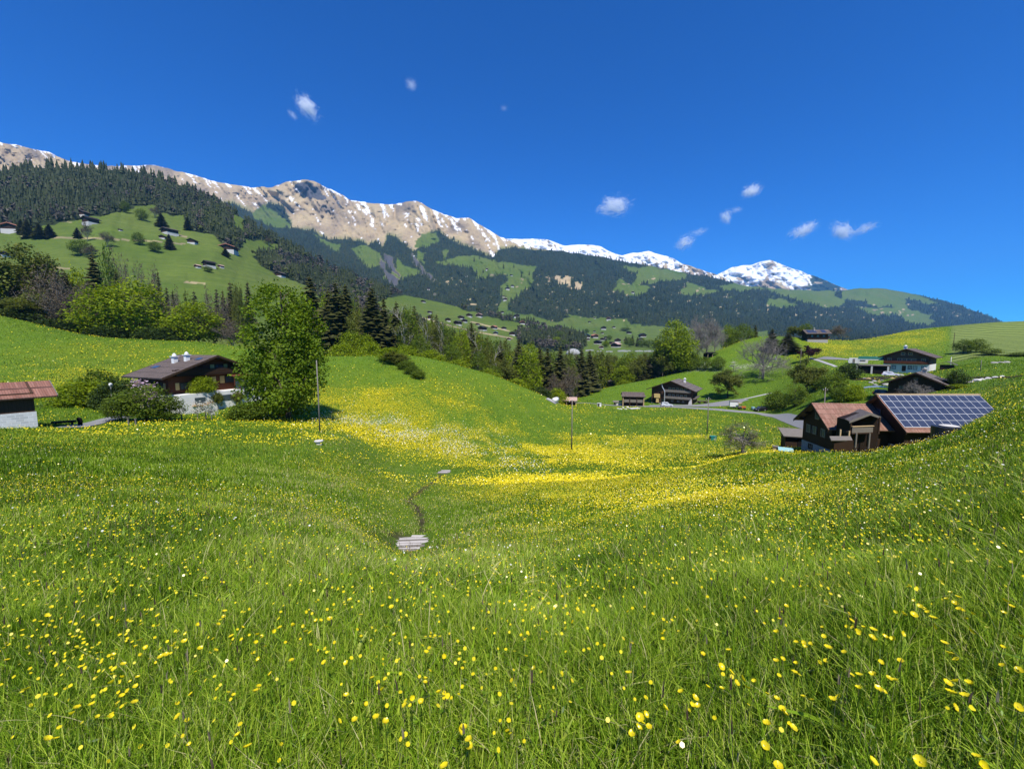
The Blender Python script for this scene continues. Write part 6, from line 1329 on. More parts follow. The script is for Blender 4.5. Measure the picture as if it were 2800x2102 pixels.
# ------------------------------------------------------------------ things in the lower meadow
M_OLDW = wood_mat("sun_bleached_boards", (.36, .32, .28), (.62, .58, .53), 3)
def plank_bridge(label, u, v, length, width, n, rz):
    p = hit(u, v); o = empty("plank_bridge", tuple(p), rz); tag(o, label, "plank bridge", "plank bridges over the ditch"); sl = .33
    s0 = float(H(p[0], p[1] - .5)); s1 = float(H(p[0], p[1] + .5)); k = (s1 - s0)
    for i in range(n):
        y = (i + .5) / n * width - width / 2; 
        if n > 8 and i == 2: continue
        m = MB(); rr = random.Random(i * 7 + n); L = length * rr.uniform(.55, 1.1)
        m.box((rr.uniform(-.2, .2) + .14 * y, y, k * y + .045 + rr.uniform(-.01, .02)), (L, width / n * .86, .045), rz=rr.uniform(-.06, .06)); m.build("board", M_OLDW if i % 3 else M_GREYW, o)
    for x in (-length * .33, length * .33):
        m = MB(); m.slab([(x - .07, -width / 2, -k * width / 2 + .02), (x + .07, -width / 2, -k * width / 2 + .02), (x + .07, width / 2, k * width / 2 + .02), (x - .07, width / 2, k * width / 2 + .02)], .1); m.build("bearer", M_BEAM, o)
    return o
PB1 = plank_bridge("bleached grey plank bridge over the ditch, the larger and nearer one", 1118, 1488, 1.6, 2.5, 15, .05)
PB2 = plank_bridge("small pale plank bridge over the ditch, the farther one", 1214, 1291, 1.3, 2.2, 6, .0)
t = empty("well_cover", tuple(hit(872, 1216)), 0); tag(t, "round concrete well with pale lid in the meadow", "well")
m = MB(); m.lathe([(.27, -.2), (.27, .3), (.26, .31)], 24); m.build("well_ring", M_CONC, t, False); m = MB(); m.lathe([(.38, .3), (.40, .34), (.38, .40), (.05, .43)], 24); m.build("lid", M_CONC, t)
# beehive, bin, sheet, gate, fence posts
t = empty("beehive", tuple(gnd(2135, 57, 0)), R_(-25)); tag(t, "pale wooden beehive box with flat roof left of the farmhouse", "beehive")
m = MB(); m.box((0, 0, .35), (.62, .6, .75)); m.build("hive_body", M_PALEW, t); m = MB(); m.box((0, 0, .78), (.8, .8, .1)); m.build("hive_roof", M_GREYW, t)
m = MB(); m.slab([(-.9, -.7, .25), (.9, -.7, .25), (.9, .7, .5), (-.9, .7, .5)], .04); m.box((0, 0, .12), (1.5, 1.1, .2)); solid("cold_frame", m, mat_plain("turquoise_sheet", (.30, .52, .52), .5), "turquoise covered cold frame left of the farmhouse", "cold frame", tuple(gnd(2164, 55.5, 0)), R_(-30))
t = empty("feed_bin", tuple(gh(1949, 1203)), 0); tag(t, "dark teal bin standing in the meadow left of the orchard tree", "bin"); m = MB(); m.box((0, 0, .4), (1.1, .8, .8), taper=1.05); m.build("bin_body", mat_plain("teal_plastic", (.02, .16, .14), .5), t); m = MB(); m.box((0, 0, .84), (1.25, .95, .08)); m.build("bin_lid", mat_plain("dark_teal_plastic", (.02, .20, .17), .5), t)
t = empty("field_gate", tuple(gnd(2183, 63, 0)), R_(-8)); tag(t, "grey wooden field gate left of the farmhouse", "gate")
for z in (.35, .65, .95, 1.25):
    m = MB(); m.box((0, 0, z), (2.5, .05, .12)); m.build("rail", M_GREYW, t)
for x in (-1.25, 1.25):
    m = MB(); m.box((x, .08, .6), (.13, .12, 1.6)); m.build("gate_post", M_GREYW, t)
fp = [(2095, 1178), (2110, 1177), (2126, 1177), (2142, 1176), (2157, 1176), (1918, 1196), (1930, 1205), (1948, 1188), (1985, 1184), (1912, 1186), (1880, 1190), (1955, 1208), (1838, 1128), (1790, 1124), (1866, 1128)]
for i, (u, v) in enumerate(sorted(fp)):
    g = gh(u, v); m = MB(); m.tube([(0, 0, -.2), (0, 0, 1.0)], .035, 6); m.box((0, 0, .95), (.09, .09, .08)); solid("fence_post", m, M_PALEW, "thin pale electric fence post in the field, %s from left" % nth(i), "fence post", tuple(g), 0, "thin electric fence posts")
m = MB()
g1, g2 = gh(2088, 1178), gh(2168, 1177); m.tube([g1 + (0, 0, .9), (g1 + g2) / 2 + (0, 0, .82), g2 + (0, 0, .9)], .025, 5); solid("fence_tape", m, M_PALEW, "white electric fence tape in front of the farmhouse field", "fence tape")
t = empty("round_tank", tuple(gnd(2604, 24.5, 0)), .0); tag(t, "low black tank with whitish lid on the crest before the solar roof", "tank")
zt = float(at(2604, 1166, 24.5)[2]) - t.location.z
m = MB(); m.lathe([(.62, -.3), (.66, zt), (.6, zt + .01)], 20); m.build("tank_body", M_BLACK, t, False); m = MB(); m.lathe([(.42, zt + .01), (.46, zt + .06), (.3, zt + .1), (.02, zt + .11)], 20, (.2, 0, 0)); m.build("lid", M_CONC, t)
# lamp post, stump, stone figure
t = empty("lamp_post", tuple(gnd(297, 56, 0)), .4); tag(t, "white garden lamp post among the bushes near the barn", "lamp")
zt = float(at(297, 1047, 56)[2]) - t.location.z; m = MB(); m.tube([(0, 0, -.2), (0, 0, zt - .5)], .06, 8); m.build("lamp_pole", M_WHITE, t); m = MB(); m.lathe([(.08, zt - .5), (.2, zt - .35), (.2, zt - .1), (.05, zt)], 10); m.build("lamp_head", M_WHITE, t)
t = empty("log_bench", tuple(gnd(170, 41, 0)), R_(20)); tag(t, "dark log bench with a charred stump beside the barn", "bench")
m = MB(); m.tube([(-1.3, 0, .38), (.6, 0, .42)], .12, 8); m.build("seat_log", M_BEAM, t); m = MB(); m.tube([(.9, 0, -.1), (.95, .02, .35), (.88, 0, .62), (.80, 0, .78)], [.2, .19, .22, .1], 8); m.build("stump", M_DARK, t)
for x in (-1.0, .3):
    m = MB(); m.tube([(x, 0, -.1), (x, 0, .36)], .1, 8); m.build("leg", M_BEAM, t)
m = MB(); m.lathe([(.5, -.2), (.55, .3), (.35, .6), (.4, 1.1), (.2, 1.5), (.03, 1.6)], 10); solid("stone_fountain", m, M_WHITE, "white stone fountain beside the large leafless tree", "fountain", tuple(gh(2121, 984)), 0, None, True)
# shutters of wood beside road: firewood stack at the wood edge
for i, (u, v) in enumerate([(352, 1164), (372, 1166), (497, 1150)]):
    g = hit(u, v, 20); m = MB(); m.tube([(0, 0, -.2), (0, 0, .8)], .07, 6); m.box((0, 0, .78), (.16, .16, .06)); solid("garden_post", m, M_GREYW, "short grey garden post before the low trees, %s from left" % nth(i), "post", tuple(g), 0, "garden posts at the left chalet")
# ------------------------------------------------------------------ grass and meadow flowers
def grass_material():
    n = NT("grass_blades"); t = n.attr("tint", 'Fac')
    c = n.ramp(t, [(0.0, (.020, .052, .004)), (.3, (.086, .168, .006)), (.65, (.205, .335, .014)), (.9, (.40, .50, .05)), (.96, (.46, .44, .17)), (1.0, (.52, .46, .22))])
    return n.leafy(c, .24, .40, tint=(1.05, 1.15, .3), spec=.16)
GRASS = grass_material()
def strips(base, h, w, ang, bend, S, r, twist=.6):
    """N curved blades, S segments each, as quads"""
    N = len(base); t = np.linspace(0, 1, S + 1)[None, :]
    d = np.stack([np.cos(ang), np.sin(ang), np.zeros(N)], 1); sa = ang + math.pi / 2 + r.normal(size=N) * twist
    sd = np.stack([np.cos(sa), np.sin(sa), np.zeros(N)], 1)
    k = bend[:, None]
    c = base[:, None] + d[:, None] * (h[:, None] * k * t ** 2)[..., None]; c[..., 2] += h[:, None] * (t - .30 * np.minimum(k, 1.3) * t ** 2)
    hw = (w[:, None] * .5) * np.maximum(.06, (1 - t) ** .65 * (.75 + .5 * t))
    L = c - sd[:, None] * hw[..., None]; Rr = c + sd[:, None] * hw[..., None]
    V = np.stack([L, Rr], 2).reshape(N, (S + 1) * 2, 3)
    o = (np.arange(N) * (S + 1) * 2)[:, None, None]; s = np.arange(S)
    F = np.stack([2 * s, 2 * s + 1, 2 * s + 3, 2 * s + 2], -1)[None] + o
    return V.reshape(-1, 3), F.reshape(-1, 4), np.full(N, (S + 1) * 2)
SIDE = 3.5                                          # the meadow goes on to either side of the view
def area_points(n, y0, y1, r, qmax=1.42):
    F = lambda y: qmax * y * y + 2 * SIDE * y
    n = int(n * (F(y1) - F(y0)) / (qmax * (y1 * y1 - y0 * y0)))
    c = r.random(n) * (F(y1) - F(y0)) + F(y0)
    Y = (-SIDE + np.sqrt(SIDE * SIDE + qmax * c)) / qmax; X = r.uniform(-1, 1, n) * (qmax * Y + SIDE)
    return X, Y
rg = np.random.default_rng(700)
# keep grass off lanes, bridges and houses
_flat = []
for o in list(bpy.data.objects):
    if o.type == 'MESH' and o.get('kind') == 'structure' and o.name.split('.')[0] in ('road', 'yard', 'path'):
        co = np.empty(len(o.data.vertices) * 3, np.float32); o.data.vertices.foreach_get("co", co); _flat.append(co.reshape(-1, 3)[:, :2])
_flat = np.concatenate(_flat)
_occ = set()
for p in _flat:
    for dx in (-.5, 0, .5):
        for dy in (-.5, 0, .5): _occ.add((int((p[0] + dx) // .6), int((p[1] + dy) // .6)))
_occ = np.array(sorted(_occ)); _key = set((_occ[:, 0] * 100003 + _occ[:, 1]).tolist())
def free(X, Y):
    k = np.floor(X / .6).astype(int) * 100003 + np.floor(Y / .6).astype(int)
    ok = ~np.isin(k, np.array(list(_key)))
    for pb, hw, hy in ((PB1, .80, 1.35), (PB2, .75, 1.2)):
        ok &= ~((np.abs(X - pb.location.x) < hw) & (np.abs(Y - pb.location.y) < hy))
    return ok
BL_V, BL_F, BL_T, nb = [], [], [], 0
def add_blades(X, Y, h, w, S, bmin, bmax, tint):
    global nb
    Z = H(X, Y) - .01; base = np.stack([X, Y, Z], 1); N = len(X)
    V, F, cnt = strips(base, h, w, rg.uniform(0, 6.28, N), rg.uniform(bmin, bmax, N) ** 1.5, S, rg)
    BL_V.append(V); BL_F.append(F + nb); BL_T.append(np.repeat(np.clip(tint, 0, 1), cnt)); nb += len(V)
def tints(X, Y, dry=.05):
    n = .40 + .34 * fbm(X * .9, Y * .6, 81, 3) + .25 * fbm(X * .12, Y * .10, 84, 3) + .05 + rg.normal(size=len(X)) * .27
    t = np.clip(n, 0, .9); k = rg.random(len(X)) < dry; t[k] = rg.uniform(.92, 1, k.sum()); return t
def zone_grass(n, y0, y1, hr, wr, S, dry=.04, bm=(.05, .8), tall=None):
    X, Y = area_points(n, y0, y1, rg); k = free(X, Y)
    d = np.full(len(X), 9.0)
    for a, b in zip(cpts[:-1], cpts[1:]):
        ab = b[:2] - a[:2]; P2 = np.stack([X, Y], 1); tt = np.clip(((P2 - a[:2]) @ ab) / (ab @ ab), 0, 1); d = np.minimum(d, np.linalg.norm(P2 - a[:2] - tt[:, None] * ab, axis=1))
    k &= d > .10 * (.3 + rg.random(len(X))); X, Y, d = X[k], Y[k], d[k]
    hh = rg.uniform(hr[0], hr[1], len(X)) * (1 + .45 * fbm(X * .8, Y * .8, 88, 3)); 
    u, v = uv_of(np.stack([X, Y, H(X, Y)], 1)); hh = np.where((u > 2600) & (Y > 165), hh * .25, hh)
    short = np.clip(blob(u, v, 1080, 1400, 330, 170) + .8 * blob(u, v, 1000, 1235, 200, 40, .4), 0, 1); hh = hh * (1 - .55 * short) 
    hh = hh * (1 - .40 * sstep(1950, 2250, u) * sstep(4, 9, Y) * (Y < 34))
    near_b = ((np.abs(X - PB1.location.x) < 1.0) & (Y < PB1.location.y) & (Y > PB1.location.y - 2.2)); hh = np.where(near_b, hh * .35, hh)
    add_blades(X, Y, hh, rg.uniform(wr[0], wr[1], len(X)), S, bm[0], bm[1], tints(X, Y, dry) + .18 * short)
zone_grass(125000, .55, 3.0, (.07, .27), (.003, .0075), 3, .08, (.1, 1.1))
zone_grass(150000, 2.6, 6.0, (.07, .24), (.0045, .010), 2, .07, (.1, 1.0))
zone_grass(150000, 5.5, 12.0, (.08, .21), (.008, .016), 2, .06)
zone_grass(150000, 11, 26, (.10, .26), (.018, .036), 2, .04)
zone_grass(150000, 24, 62, (.13, .30), (.04, .085), 1, .02)
zone_grass(150000, 58, 150, (.15, .34), (.10, .22), 1, .015)
zone_grass(50000, 145, 270, (.2, .40), (.25, .5), 1, .01)
# broad weed leaves low in the grass
X, Y = area_points(9000, .6, 7, rg); add_blades(X, Y, rg.uniform(.08, .2, len(X)), rg.uniform(.02, .045, len(X)), 3, .5, 1.6, tints(X, Y, .0) + .05)
# a few long arching blades
X, Y = area_points(420, .8, 6, rg); add_blades(X, Y, rg.uniform(.26, .38, len(X)), rg.uniform(.006, .011, len(X)), 7, .5, 1.2, tints(X, Y, .12) + .08)
gr = mesh_obj("meadow_grass", np.concatenate(BL_V), np.concatenate(BL_F), GRASS); tag(gr, "dense green meadow grass with dry blades in it", "grass", kind='stuff')
a = gr.data.attributes.new("tint", 'FLOAT', 'POINT'); a.data.foreach_set("value", np.concatenate(BL_T).astype(np.float32))
BL_V = BL_F = BL_T = None
# leafy weeds and clover between the blades
def leafy_weeds(n, y0, y1, size, hgt):
    X, Y = area_points(n, y0, y1, rg); k = fbm(X * 1.3, Y * 1.3, 91, 2) > .05; X, Y = X[k], Y[k]; m = 7; N = len(X) * m
    Xl = np.repeat(X, m) + rg.normal(size=N) * .05; Yl = np.repeat(Y, m) + rg.normal(size=N) * .05
    C = np.stack([Xl, Yl, H(Xl, Yl) + rg.uniform(hgt[0], hgt[1], N)], 1); nr = np.stack([rg.normal(size=N) * .55, rg.normal(size=N) * .55, np.ones(N)], 1); nr /= np.linalg.norm(nr, axis=1)[:, None]
    a = rg.uniform(0, 6.28, N); e1 = np.stack([np.cos(a), np.sin(a), np.zeros(N)], 1); e1 -= nr * (e1 * nr).sum(1)[:, None]; e1 /= np.linalg.norm(e1, axis=1)[:, None]; e2 = np.cross(nr, e1); s = rg.uniform(size[0], size[1], N)[:, None]
    V = np.stack([C - e1 * s, C - e1 * s * .3 + e2 * s * .34, C + e1 * s * .4 + e2 * s * .30, C + e1 * s * 1.1, C + e1 * s * .4 - e2 * s * .30, C - e1 * s * .3 - e2 * s * .34], 1)
    F = (np.arange(N) * 6)[:, None, None] + np.array([[0, 1, 2, 3], [0, 3, 4, 5]])[None]; return V.reshape(-1, 3), F.reshape(-1, 4), np.repeat(np.clip(np.repeat(rg.random(len(X)), m) * .5 + .2 * rg.random(N), 0, 1), 6)
wa = leafy_weeds(2300, .6, 4.5, (.006, .016), (.04, .17)); wb = leafy_weeds(4200, 4, 12, (.012, .026), (.04, .15))
wo_ = mesh_obj("meadow_weeds", np.concatenate([wa[0], wb[0]]), np.concatenate([wa[1], wb[1] + len(wa[0])]), GRASS); tag(wo_, "small broad leaved weeds and clover between the grass blades", "weeds", kind='stuff')
a = wo_.data.attributes.new("tint", 'FLOAT', 'POINT'); a.data.foreach_set("value", np.concatenate([wa[2], wb[2]]).astype(np.float32))
# seed heads
X, Y = area_points(1500, .8, 9, rg); N = len(X); Z = H(X, Y); h = rg.uniform(.24, .42, N); ang = rg.uniform(0, 6.28, N); bd = rg.uniform(.02, .18, N)
V1, F1, c1 = strips(np.stack([X, Y, Z], 1), h, np.full(N, .0028), ang, bd, 3, rg)
tip = np.stack([X + np.cos(ang) * h * bd, Y + np.sin(ang) * h * bd, Z + h * (1 - .3 * bd)], 1)
V2, F2, c2 = strips(tip - (0, 0, .01), rg.uniform(.03, .075, N), rg.uniform(.007, .013, N), ang, np.full(N, .15), 3, rg)
V3, F3, c3 = strips(tip - (0, 0, .01), rg.uniform(.03, .07, N), rg.uniform(.007, .013, N), ang + 1.57, np.full(N, .15), 3, rg)
n = NT("seed_head"); t = n.attr("tint", 'Fac'); SEED = n.leafy(n.ramp(t, [(0, (.07, .045, .03)), (.5, (.13, .09, .06)), (1, (.30, .27, .16))]), .2, .7)
so_ = mesh_obj("grass_seed_heads", np.concatenate([V1, V2, V3]), np.concatenate([F1, F2 + len(V1), F3 + len(V1) + len(V2)]), SEED); tag(so_, "brownish seed heads standing over the near grass", "grass", kind='stuff')
tt = rg.random(N); a = so_.data.attributes.new("tint", 'FLOAT', 'POINT'); a.data.foreach_set("value", np.concatenate([np.repeat(tt * .4 + .6, c1), np.repeat(tt, c2), np.repeat(tt, c3)]).astype(np.float32))

# --- buttercups: the ones that show largest, each a thing with stem and bloom
n = NT("buttercup_petals"); pc = n.mix(n.attr("tint", 'Fac'), (.72, .57, .005), (.86, .73, .014)); PETAL = n.leafy(pc, .25, .28, tint=(1, .95, .5), spec=.45)
STEMM = leaf_mat("stem_green", (.06, .10, .015), (.10, .16, .02), .2); CENTRE = mat_plain("flower_centre", (.50, .40, .02), .7)
def bloom_mesh(r, cup, size=.0165):
    V, F, MI, b = [], [], [], 0
    for k in range(5):
        a = 2 * math.pi * k / 5 + r.uniform(-.08, .08); ca, sa = math.cos(a), math.sin(a); L = size * r.uniform(.9, 1.1); wd = L * .62
        rows = [(.12, .18, 0), (.5, .85, .35), (.85, 1.0, .85), (1.0, .55, 1.15)]
        for (x, w_, z) in rows:
            for s in (-1, 0, 1): V.append((ca * x * L - sa * s * w_ * wd, sa * x * L + ca * s * w_ * wd, z * L * cup + (abs(s) * .10 * L)))
        for i in range(3):
            for j in range(2): F.append((b + i * 3 + j, b + i * 3 + j + 1, b + (i + 1) * 3 + j + 1, b + (i + 1) * 3 + j)); MI.append(0)
        b += 12
    m = 7
    V += [(math.cos(q * 6.283 / m) * size * .24, math.sin(q * 6.283 / m) * size * .24, size * .18) for q in range(m)] + [(0, 0, size * .40)]
    for q in range(m): F.append((b + q, b + (q + 1) % m, b + m)); MI.append(1)
    return np.array(V), F, MI
BLOOMS = []
for i in range(5):
    V, F, MI = bloom_mesh(np.random.default_rng(720 + i), [.35, .5, .7, .45, .9][i], [.0128, .012, .011, .0135, .0098][i]); me = mesh_data("bloom", V, F, [PETAL, CENTRE], True, MI)
    a = me.attributes.new("tint", 'FLOAT', 'POINT'); a.data.foreach_set("value", np.full(len(V), .2 + .15 * i, np.float32)); BLOOMS.append(me)
sm = MB(); sm.tube([(0, 0, -.02), (.006, .004, .5), (0, 0, 1.0)], [.0016, .0013, .0011], 5, cap=False); STEM = mesh_data("stem", np.concatenate(sm.v), sm.f, STEMM, True)
A = [(693,160),(690,193),(225,180),(290,186),(55,213),(181,335),(155,375),(217,377),(383,375),(450,345),(340,425),(310,435),(18,430),(80,483),(30,510),(55,545),(15,547),(75,562),(168,557),(123,585),(158,617),(15,595),(58,648),(72,680),(148,715),(10,792),(800,257),(770,273),(735,312),(1028,260),(990,283),(895,305),(918,312),(942,372),(885,350),(1110,248),(1170,247),(1185,285),(1215,290),(640,400),(547,385),(655,240),(532,240),(463,300),(490,662),(750,665),(900,612),(885,640),(413,797),(468,828),(775,910),(480,975),(832,988),(903,453),(1100,460),(1430,472),(1455,90),(1330,205),(1250,215),(1275,220),(1025,203),(1690,80),(1705,135),(1745,90),(1788,92),(1650,130),(1520,183),(1675,255),(1912,413),(2025,437),(1587,565),(1908,572),(1907,595),(1632,620),(1643,642),(1430,672),(1550,720),(1828,685),(1785,730),(1822,740),(1883,712),(2043,670),(2023,695),(2112,670),(2135,618),(1993,655),(1385,825),(1483,818),(1613,802),(1668,828),(2117,890),(2140,862),(2173,940),(2170,980),(2025,1105)]
B = [(37,690),(327,790),(473,765),(600,685),(550,780),(403,820),(390,868),(423,873),(233,880),(127,915),(103,935),(108,962),(150,978),(60,1018),(92,992),(315,1070),(790,1082),(800,965),(885,885),(893,913),(925,968),(938,993),(855,832),(800,803),(690,772),(730,735),(630,745),(660,717),(545,655),(1000,820),(1045,832),(1160,832),(1195,818),(1310,772),(1413,780),(1440,790),(1262,700),(1308,697),(1385,697),(1505,730),(1470,712),(950,685),(960,640),(885,605),(850,622),(1130,625),(1227,572),(1423,632),(1535,618),(1810,798),(1830,872),(1893,820),(1790,745),(1840,733),(1910,745),(1845,615),(1803,583),(1775,522),(2095,643),(2093,545),(2205,485),(2185,670),(2180,870),(1955,1155),(1985,1195),(1575,1180),(1645,1183),(1380,1180),(860,1200),(445,580),(590,562),(228,498),(1040,525),(960,518),(1000,520),(1010,540),(1135,545),(1110,485),(855,465),(870,388),(1105,437),(880,352),(905,315),(1265,400),(1275,440),(1240,435),(1300,460),(1330,440),(1375,485),(1390,507),(1385,450),(1445,490),(1495,505),(1540,465),(1550,365),(1607,365),(1610,290),(1640,320),(1655,330),(1685,355),(1715,383),(1715,427),(1810,245),(1850,270),(1790,280),(1835,300),(1855,335),(1870,340),(1895,393),(1925,360),(1915,455),(2100,360),(2145,318),(2110,290),(1580,215),(1620,222)]
PX = [(300 + x * .452, 1600 + y * .452) for x, y in A] + [(1700 + x * .4973, 1500 + y * .4973) for x, y in B]
PX += [(196, 1956), (209, 1937), (266, 1962), (304, 1959), (250, 1928), (129, 2025), (152, 2020), (70, 1886), (18, 1806), (110, 1700), (60, 1740), (140, 1660), (230, 1690), (45, 1640), (180, 1610), (95, 1590)]
def hit_h(u, v, h, y0=.5, y1=14):
    t, s = [float(q) for q in ts(u, v)]; yy = np.exp(np.linspace(math.log(y0), math.log(y1), 700)); d = s * yy - (H(t * yy, yy) + h); k = np.where(d < 0)[0]
    return None if not len(k) else (t * yy[k[0]], yy[k[0]])
fl = []
for (u, v) in PX:
    h = rg.uniform(.22, .31); p = hit_h(u, v, h)
    if p is not None: fl.append((p[0], p[1], h))
while len(fl) < 300:
    X, Y = area_points(200, 1.6, 5.5, rg); d = flower_density(X, Y)
    for x, y, q in zip(X, Y, d):
        if rg.random() < q * .5 and len(fl) < 300: fl.append((x, y, rg.uniform(.2, .32)))
for i, (x, y, h) in enumerate(fl):
    o = empty("buttercup", (x, y, float(H(x, y))), rg.uniform(0, 6.28)); tag(o, "yellow buttercup bloom on a thin stem standing in the near tall grass", "flower", "buttercups standing in the near grass")
    s_ = bpy.data.objects.new("stem", STEM); COL.objects.link(s_); s_.parent = o; s_.scale = (1, 1, h)
    b = bpy.data.objects.new("bloom", BLOOMS[int(rg.integers(5))]); COL.objects.link(b); b.parent = o; b.location = (0, 0, h); b.rotation_euler = (rg.normal() * .35, rg.normal() * .35, rg.uniform(0, 6.28)); k = rg.uniform(.75, 1.15); b.scale = (k, k, k)
# --- the rest of the flowers, further off
def flower_cloud(name, label, n, y0, y1, dens, size, h, mat, tint, faces=2, cat='flowers', thr=.0):
    X, Y = area_points(n, y0, y1, rg); d = dens(X, Y); k = (rg.random(len(X)) < d) & free(X, Y); X, Y = X[k], Y[k]; N = len(X)
    hh = rg.uniform(h[0], h[1], N); C = np.stack([X, Y, H(X, Y) + hh], 1); sz = rg.uniform(size[0], size[1], N)
    Vs, Fs, b = [], [], 0
    for q in range(faces):
        a = rg.uniform(0, 6.28, N); nr = np.stack([rg.normal(size=N) * .5, rg.normal(size=N) * .5 - .35, np.ones(N)], 1); nr /= np.linalg.norm(nr, axis=1)[:, None]
        e1 = np.stack([np.cos(a), np.sin(a), np.zeros(N)], 1); e1 -= nr * (e1 * nr).sum(1)[:, None]; e1 /= np.linalg.norm(e1, axis=1)[:, None]; e2 = np.cross(nr, e1)
        off = rg.normal(size=(N, 3)) * sz[:, None] * .5 * (q > 0)
        m = 6; an = np.arange(m) * 2 * math.pi / m
        V = C[:, None] + off[:, None] + (sz * .5)[:, None, None] * (np.cos(an)[None, :, None] * e1[:, None] + np.sin(an)[None, :, None] * e2[:, None])
        F = (np.arange(N) * m)[:, None, None] + b + np.array([[0, 1, 2, 3], [0, 3, 4, 5]])[None]; Vs.append(V.reshape(-1, 3)); Fs.append(F.reshape(-1, 4)); b += N * m
    o = mesh_obj(name, np.concatenate(Vs), np.concatenate(Fs), mat); tag(o, label, cat, kind='stuff')
    at_ = o.data.attributes.new("tint", 'FLOAT', 'POINT'); at_.data.foreach_set("value", np.tile(np.repeat(np.clip(tint + .3 * rg.normal(size=N), 0, 1), 6), faces).astype(np.float32)); return o
flower_cloud("meadow_flowers", "yellow buttercups dotted through the grass of the near slope", 150000, 1.3, 12, flower_density, (.013, .022), (.15, .27), PETAL, .5, 1)
flower_cloud("meadow_flowers", "yellow buttercups scattered over the middle of the meadow", 120000, 11, 34, flower_density, (.026, .046), (.16, .28), PETAL, .5, 1)
flower_cloud("meadow_flowers", "yellow flowers colouring the meadow around the ditch and poles", 300000, 32, 90, flower_density, (.07, .14), (.2, .34), PETAL, .5, 1)
flower_cloud("meadow_flowers", "yellow flowers on the farther meadow and upper right field", 150000, 85, 265, flower_density, (.16, .32), (.2, .4), PETAL, .5, 1)
n = NT("white_umbels"); WHITEP = n.leafy(n.mix(n.attr("tint", 'Fac'), (.62, .62, .50), (.80, .80, .72)), .3, .6)
flower_cloud("white_meadow_flowers", "drifts of white umbel flowers in the meadow", 90000, 35, 90, white_density, (.08, .16), (.3, .5), WHITEP, .5, 1)
flower_cloud("white_meadow_flowers", "strip of white flowers on the slope of the right knoll", 140000, 150, 262, white_density, (.2, .4), (.25, .45), WHITEP, .5, 1)
flower_cloud("white_meadow_flowers", "few white daisies sprinkled over the near right slope", 26000, 4, 22, lambda X, Y: np.clip(.04 + .05 * (X > 3), 0, 1), (.016, .035), (.2, .36), WHITEP, .6, 1)
# ------------------------------------------------------------------ clouds and valley haze
def cloud(label, u, v, Y, wpx, hpx, rot, dens, seed, scale=2.2):
    P = at(u, v, Y); w = wpx * Y / F_PX; h = hpx * Y / F_PX
    m = MB(); 
    V = []; k, l = 20, 12
    for i in range(l + 1):
        th = math.pi * i / l
        for j in range(k): V.append((math.sin(th) * math.cos(2 * math.pi * j / k), math.sin(th) * math.sin(2 * math.pi * j / k), math.cos(th)))
    m.add(V, [((i + 1) * k + j, (i + 1) * k + (j + 1) % k, i * k + (j + 1) % k, i * k + j) for i in range(l) for j in range(k)])
    n = NT("cloud_vapour"); p = n.obj()
    mp = n.n('ShaderNodeMapping'); n.l(p, mp.inputs['Vector']); mp.inputs['Location'].default_value = (seed * 3.7, seed * 1.9, seed * 5.3)
    nz = n.noise(scale * .95, 10, .70, mp.outputs[0], dist=2.2)
    ln = n.n('ShaderNodeVectorMath', operation='LENGTH'); n.l(p, ln.inputs[0])
    fall = n.math('SUBTRACT', 1.0, ln.outputs['Value'], True)
    d = n.math('MULTIPLY', n.math('SUBTRACT', n.math('ADD', nz, n.math('MULTIPLY', fall, .36)), .69, True), dens * 5.0 / max(w, h))
    vol = n.n('ShaderNodeVolumePrincipled'); vol.inputs['Color'].default_value = (1, 1, 1, 1); vol.inputs['Anisotropy'].default_value = 0.0; n.l(d, vol.inputs['Density'])
    n.l(vol.outputs[0], n.out.inputs['Volume'])
    o = m.build("cloud", n.m, None, True); o.location = P; o.scale = (w / 2 * 1.15, min(w, h) / 2 * 1.2, h / 2 * 1.15); o.rotation_euler = (0, rot, 0); tag(o, label, "cloud", "small white clouds")
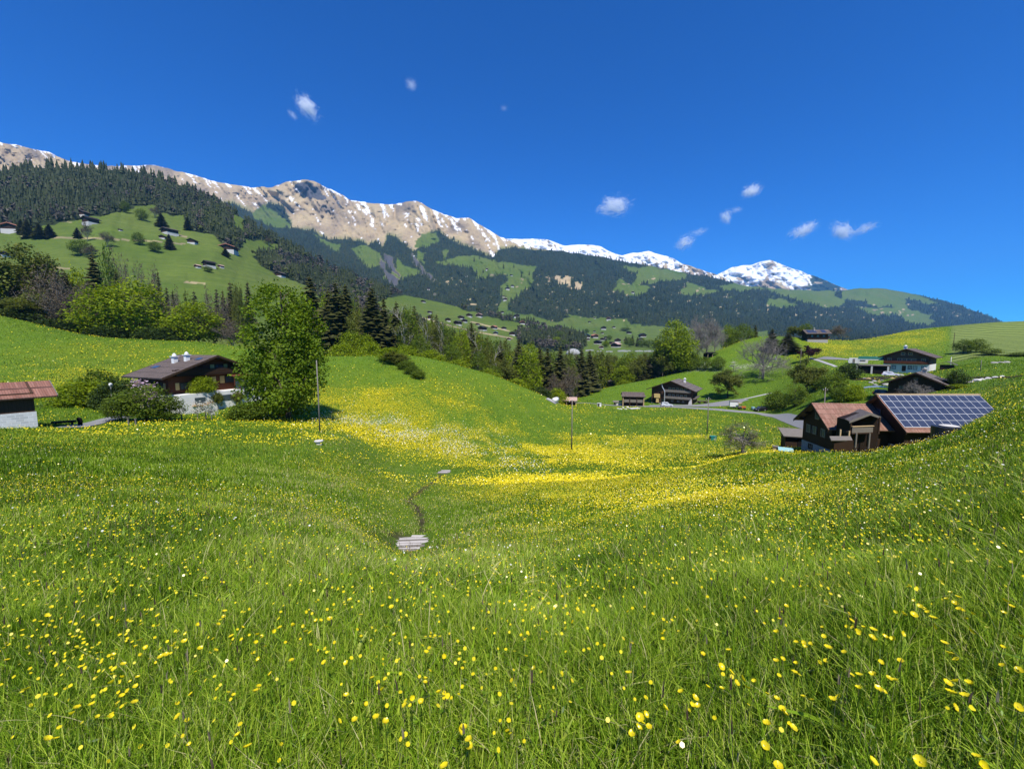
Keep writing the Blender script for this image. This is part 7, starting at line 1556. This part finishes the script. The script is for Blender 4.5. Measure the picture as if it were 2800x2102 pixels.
CL = [("bright torn cloud high above the left ridge, biggest one up there", 838, 292, 7000, 105, 62, .85, 16, 1), ("faint wisp below left of the bright torn cloud", 800, 315, 7000, 50, 26, .9, 3.5, 2), ("small faint cloud puff alone high in the sky", 1125, 232, 7000, 46, 40, .5, 3.2, 3), ("barely visible cloud wisp high in the middle sky", 1378, 296, 7000, 36, 22, .2, 1.4, 4),
      ("ragged white cloud above the middle of the mountain, the widest", 1680, 563, 11500, 130, 72, -.1, 18, 5), ("compact cloud above the line of small wisps", 2055, 522, 11500, 72, 50, -.35, 16, 6), ("small puff left below the compact cloud", 1984, 592, 11500, 44, 50, -.3, 9, 7), ("tiny wisp between the small puff and the compact cloud", 2013, 574, 11500, 50, 24, -.1, 5, 8),
      ("curled wisp cloud close above the ridge", 1872, 662, 11500, 76, 52, -.6, 13, 9), ("thin wisp right of the curled wisp cloud", 1912, 634, 11500, 76, 30, -.2, 6, 10), ("bright oval cloud above the snow peak", 2196, 630, 11500, 104, 52, -.45, 19, 11), ("torn cloud right of the bright oval cloud", 2304, 632, 11500, 92, 62, .5, 13, 12), ("thin streak cloud at the far right of the group", 2368, 624, 11500, 92, 40, -.4, 9, 13)]
for c in CL: cloud(*c)
# pale even air inside one closed box round the camera and the whole land
hz = MB(); x0, x1, y0, y1, z0, z1 = -9500, 11000, -60, 10400, -140, 2060
hz.add([(x0, y0, z0), (x1, y0, z0), (x1, y1, z0), (x0, y1, z0), (x0, y0, z1), (x1, y0, z1), (x1, y1, z1), (x0, y1, z1)], [(0, 3, 2, 1), (4, 5, 6, 7), (0, 1, 5, 4), (1, 2, 6, 5), (2, 3, 7, 6), (3, 0, 4, 7)])
n = NT("haze_air"); vol = n.n('ShaderNodeVolumePrincipled'); vol.inputs['Color'].default_value = (.20, .54, 1.0, 1); vol.inputs['Density'].default_value = 4.4e-5; vol.inputs['Anisotropy'].default_value = 0.0
n.l(vol.outputs[0], n.out.inputs['Volume'])
o = hz.build("haze", n.m); tag(o, kind='stuff', label="thin bluish haze lying over the whole valley", cat="haze")
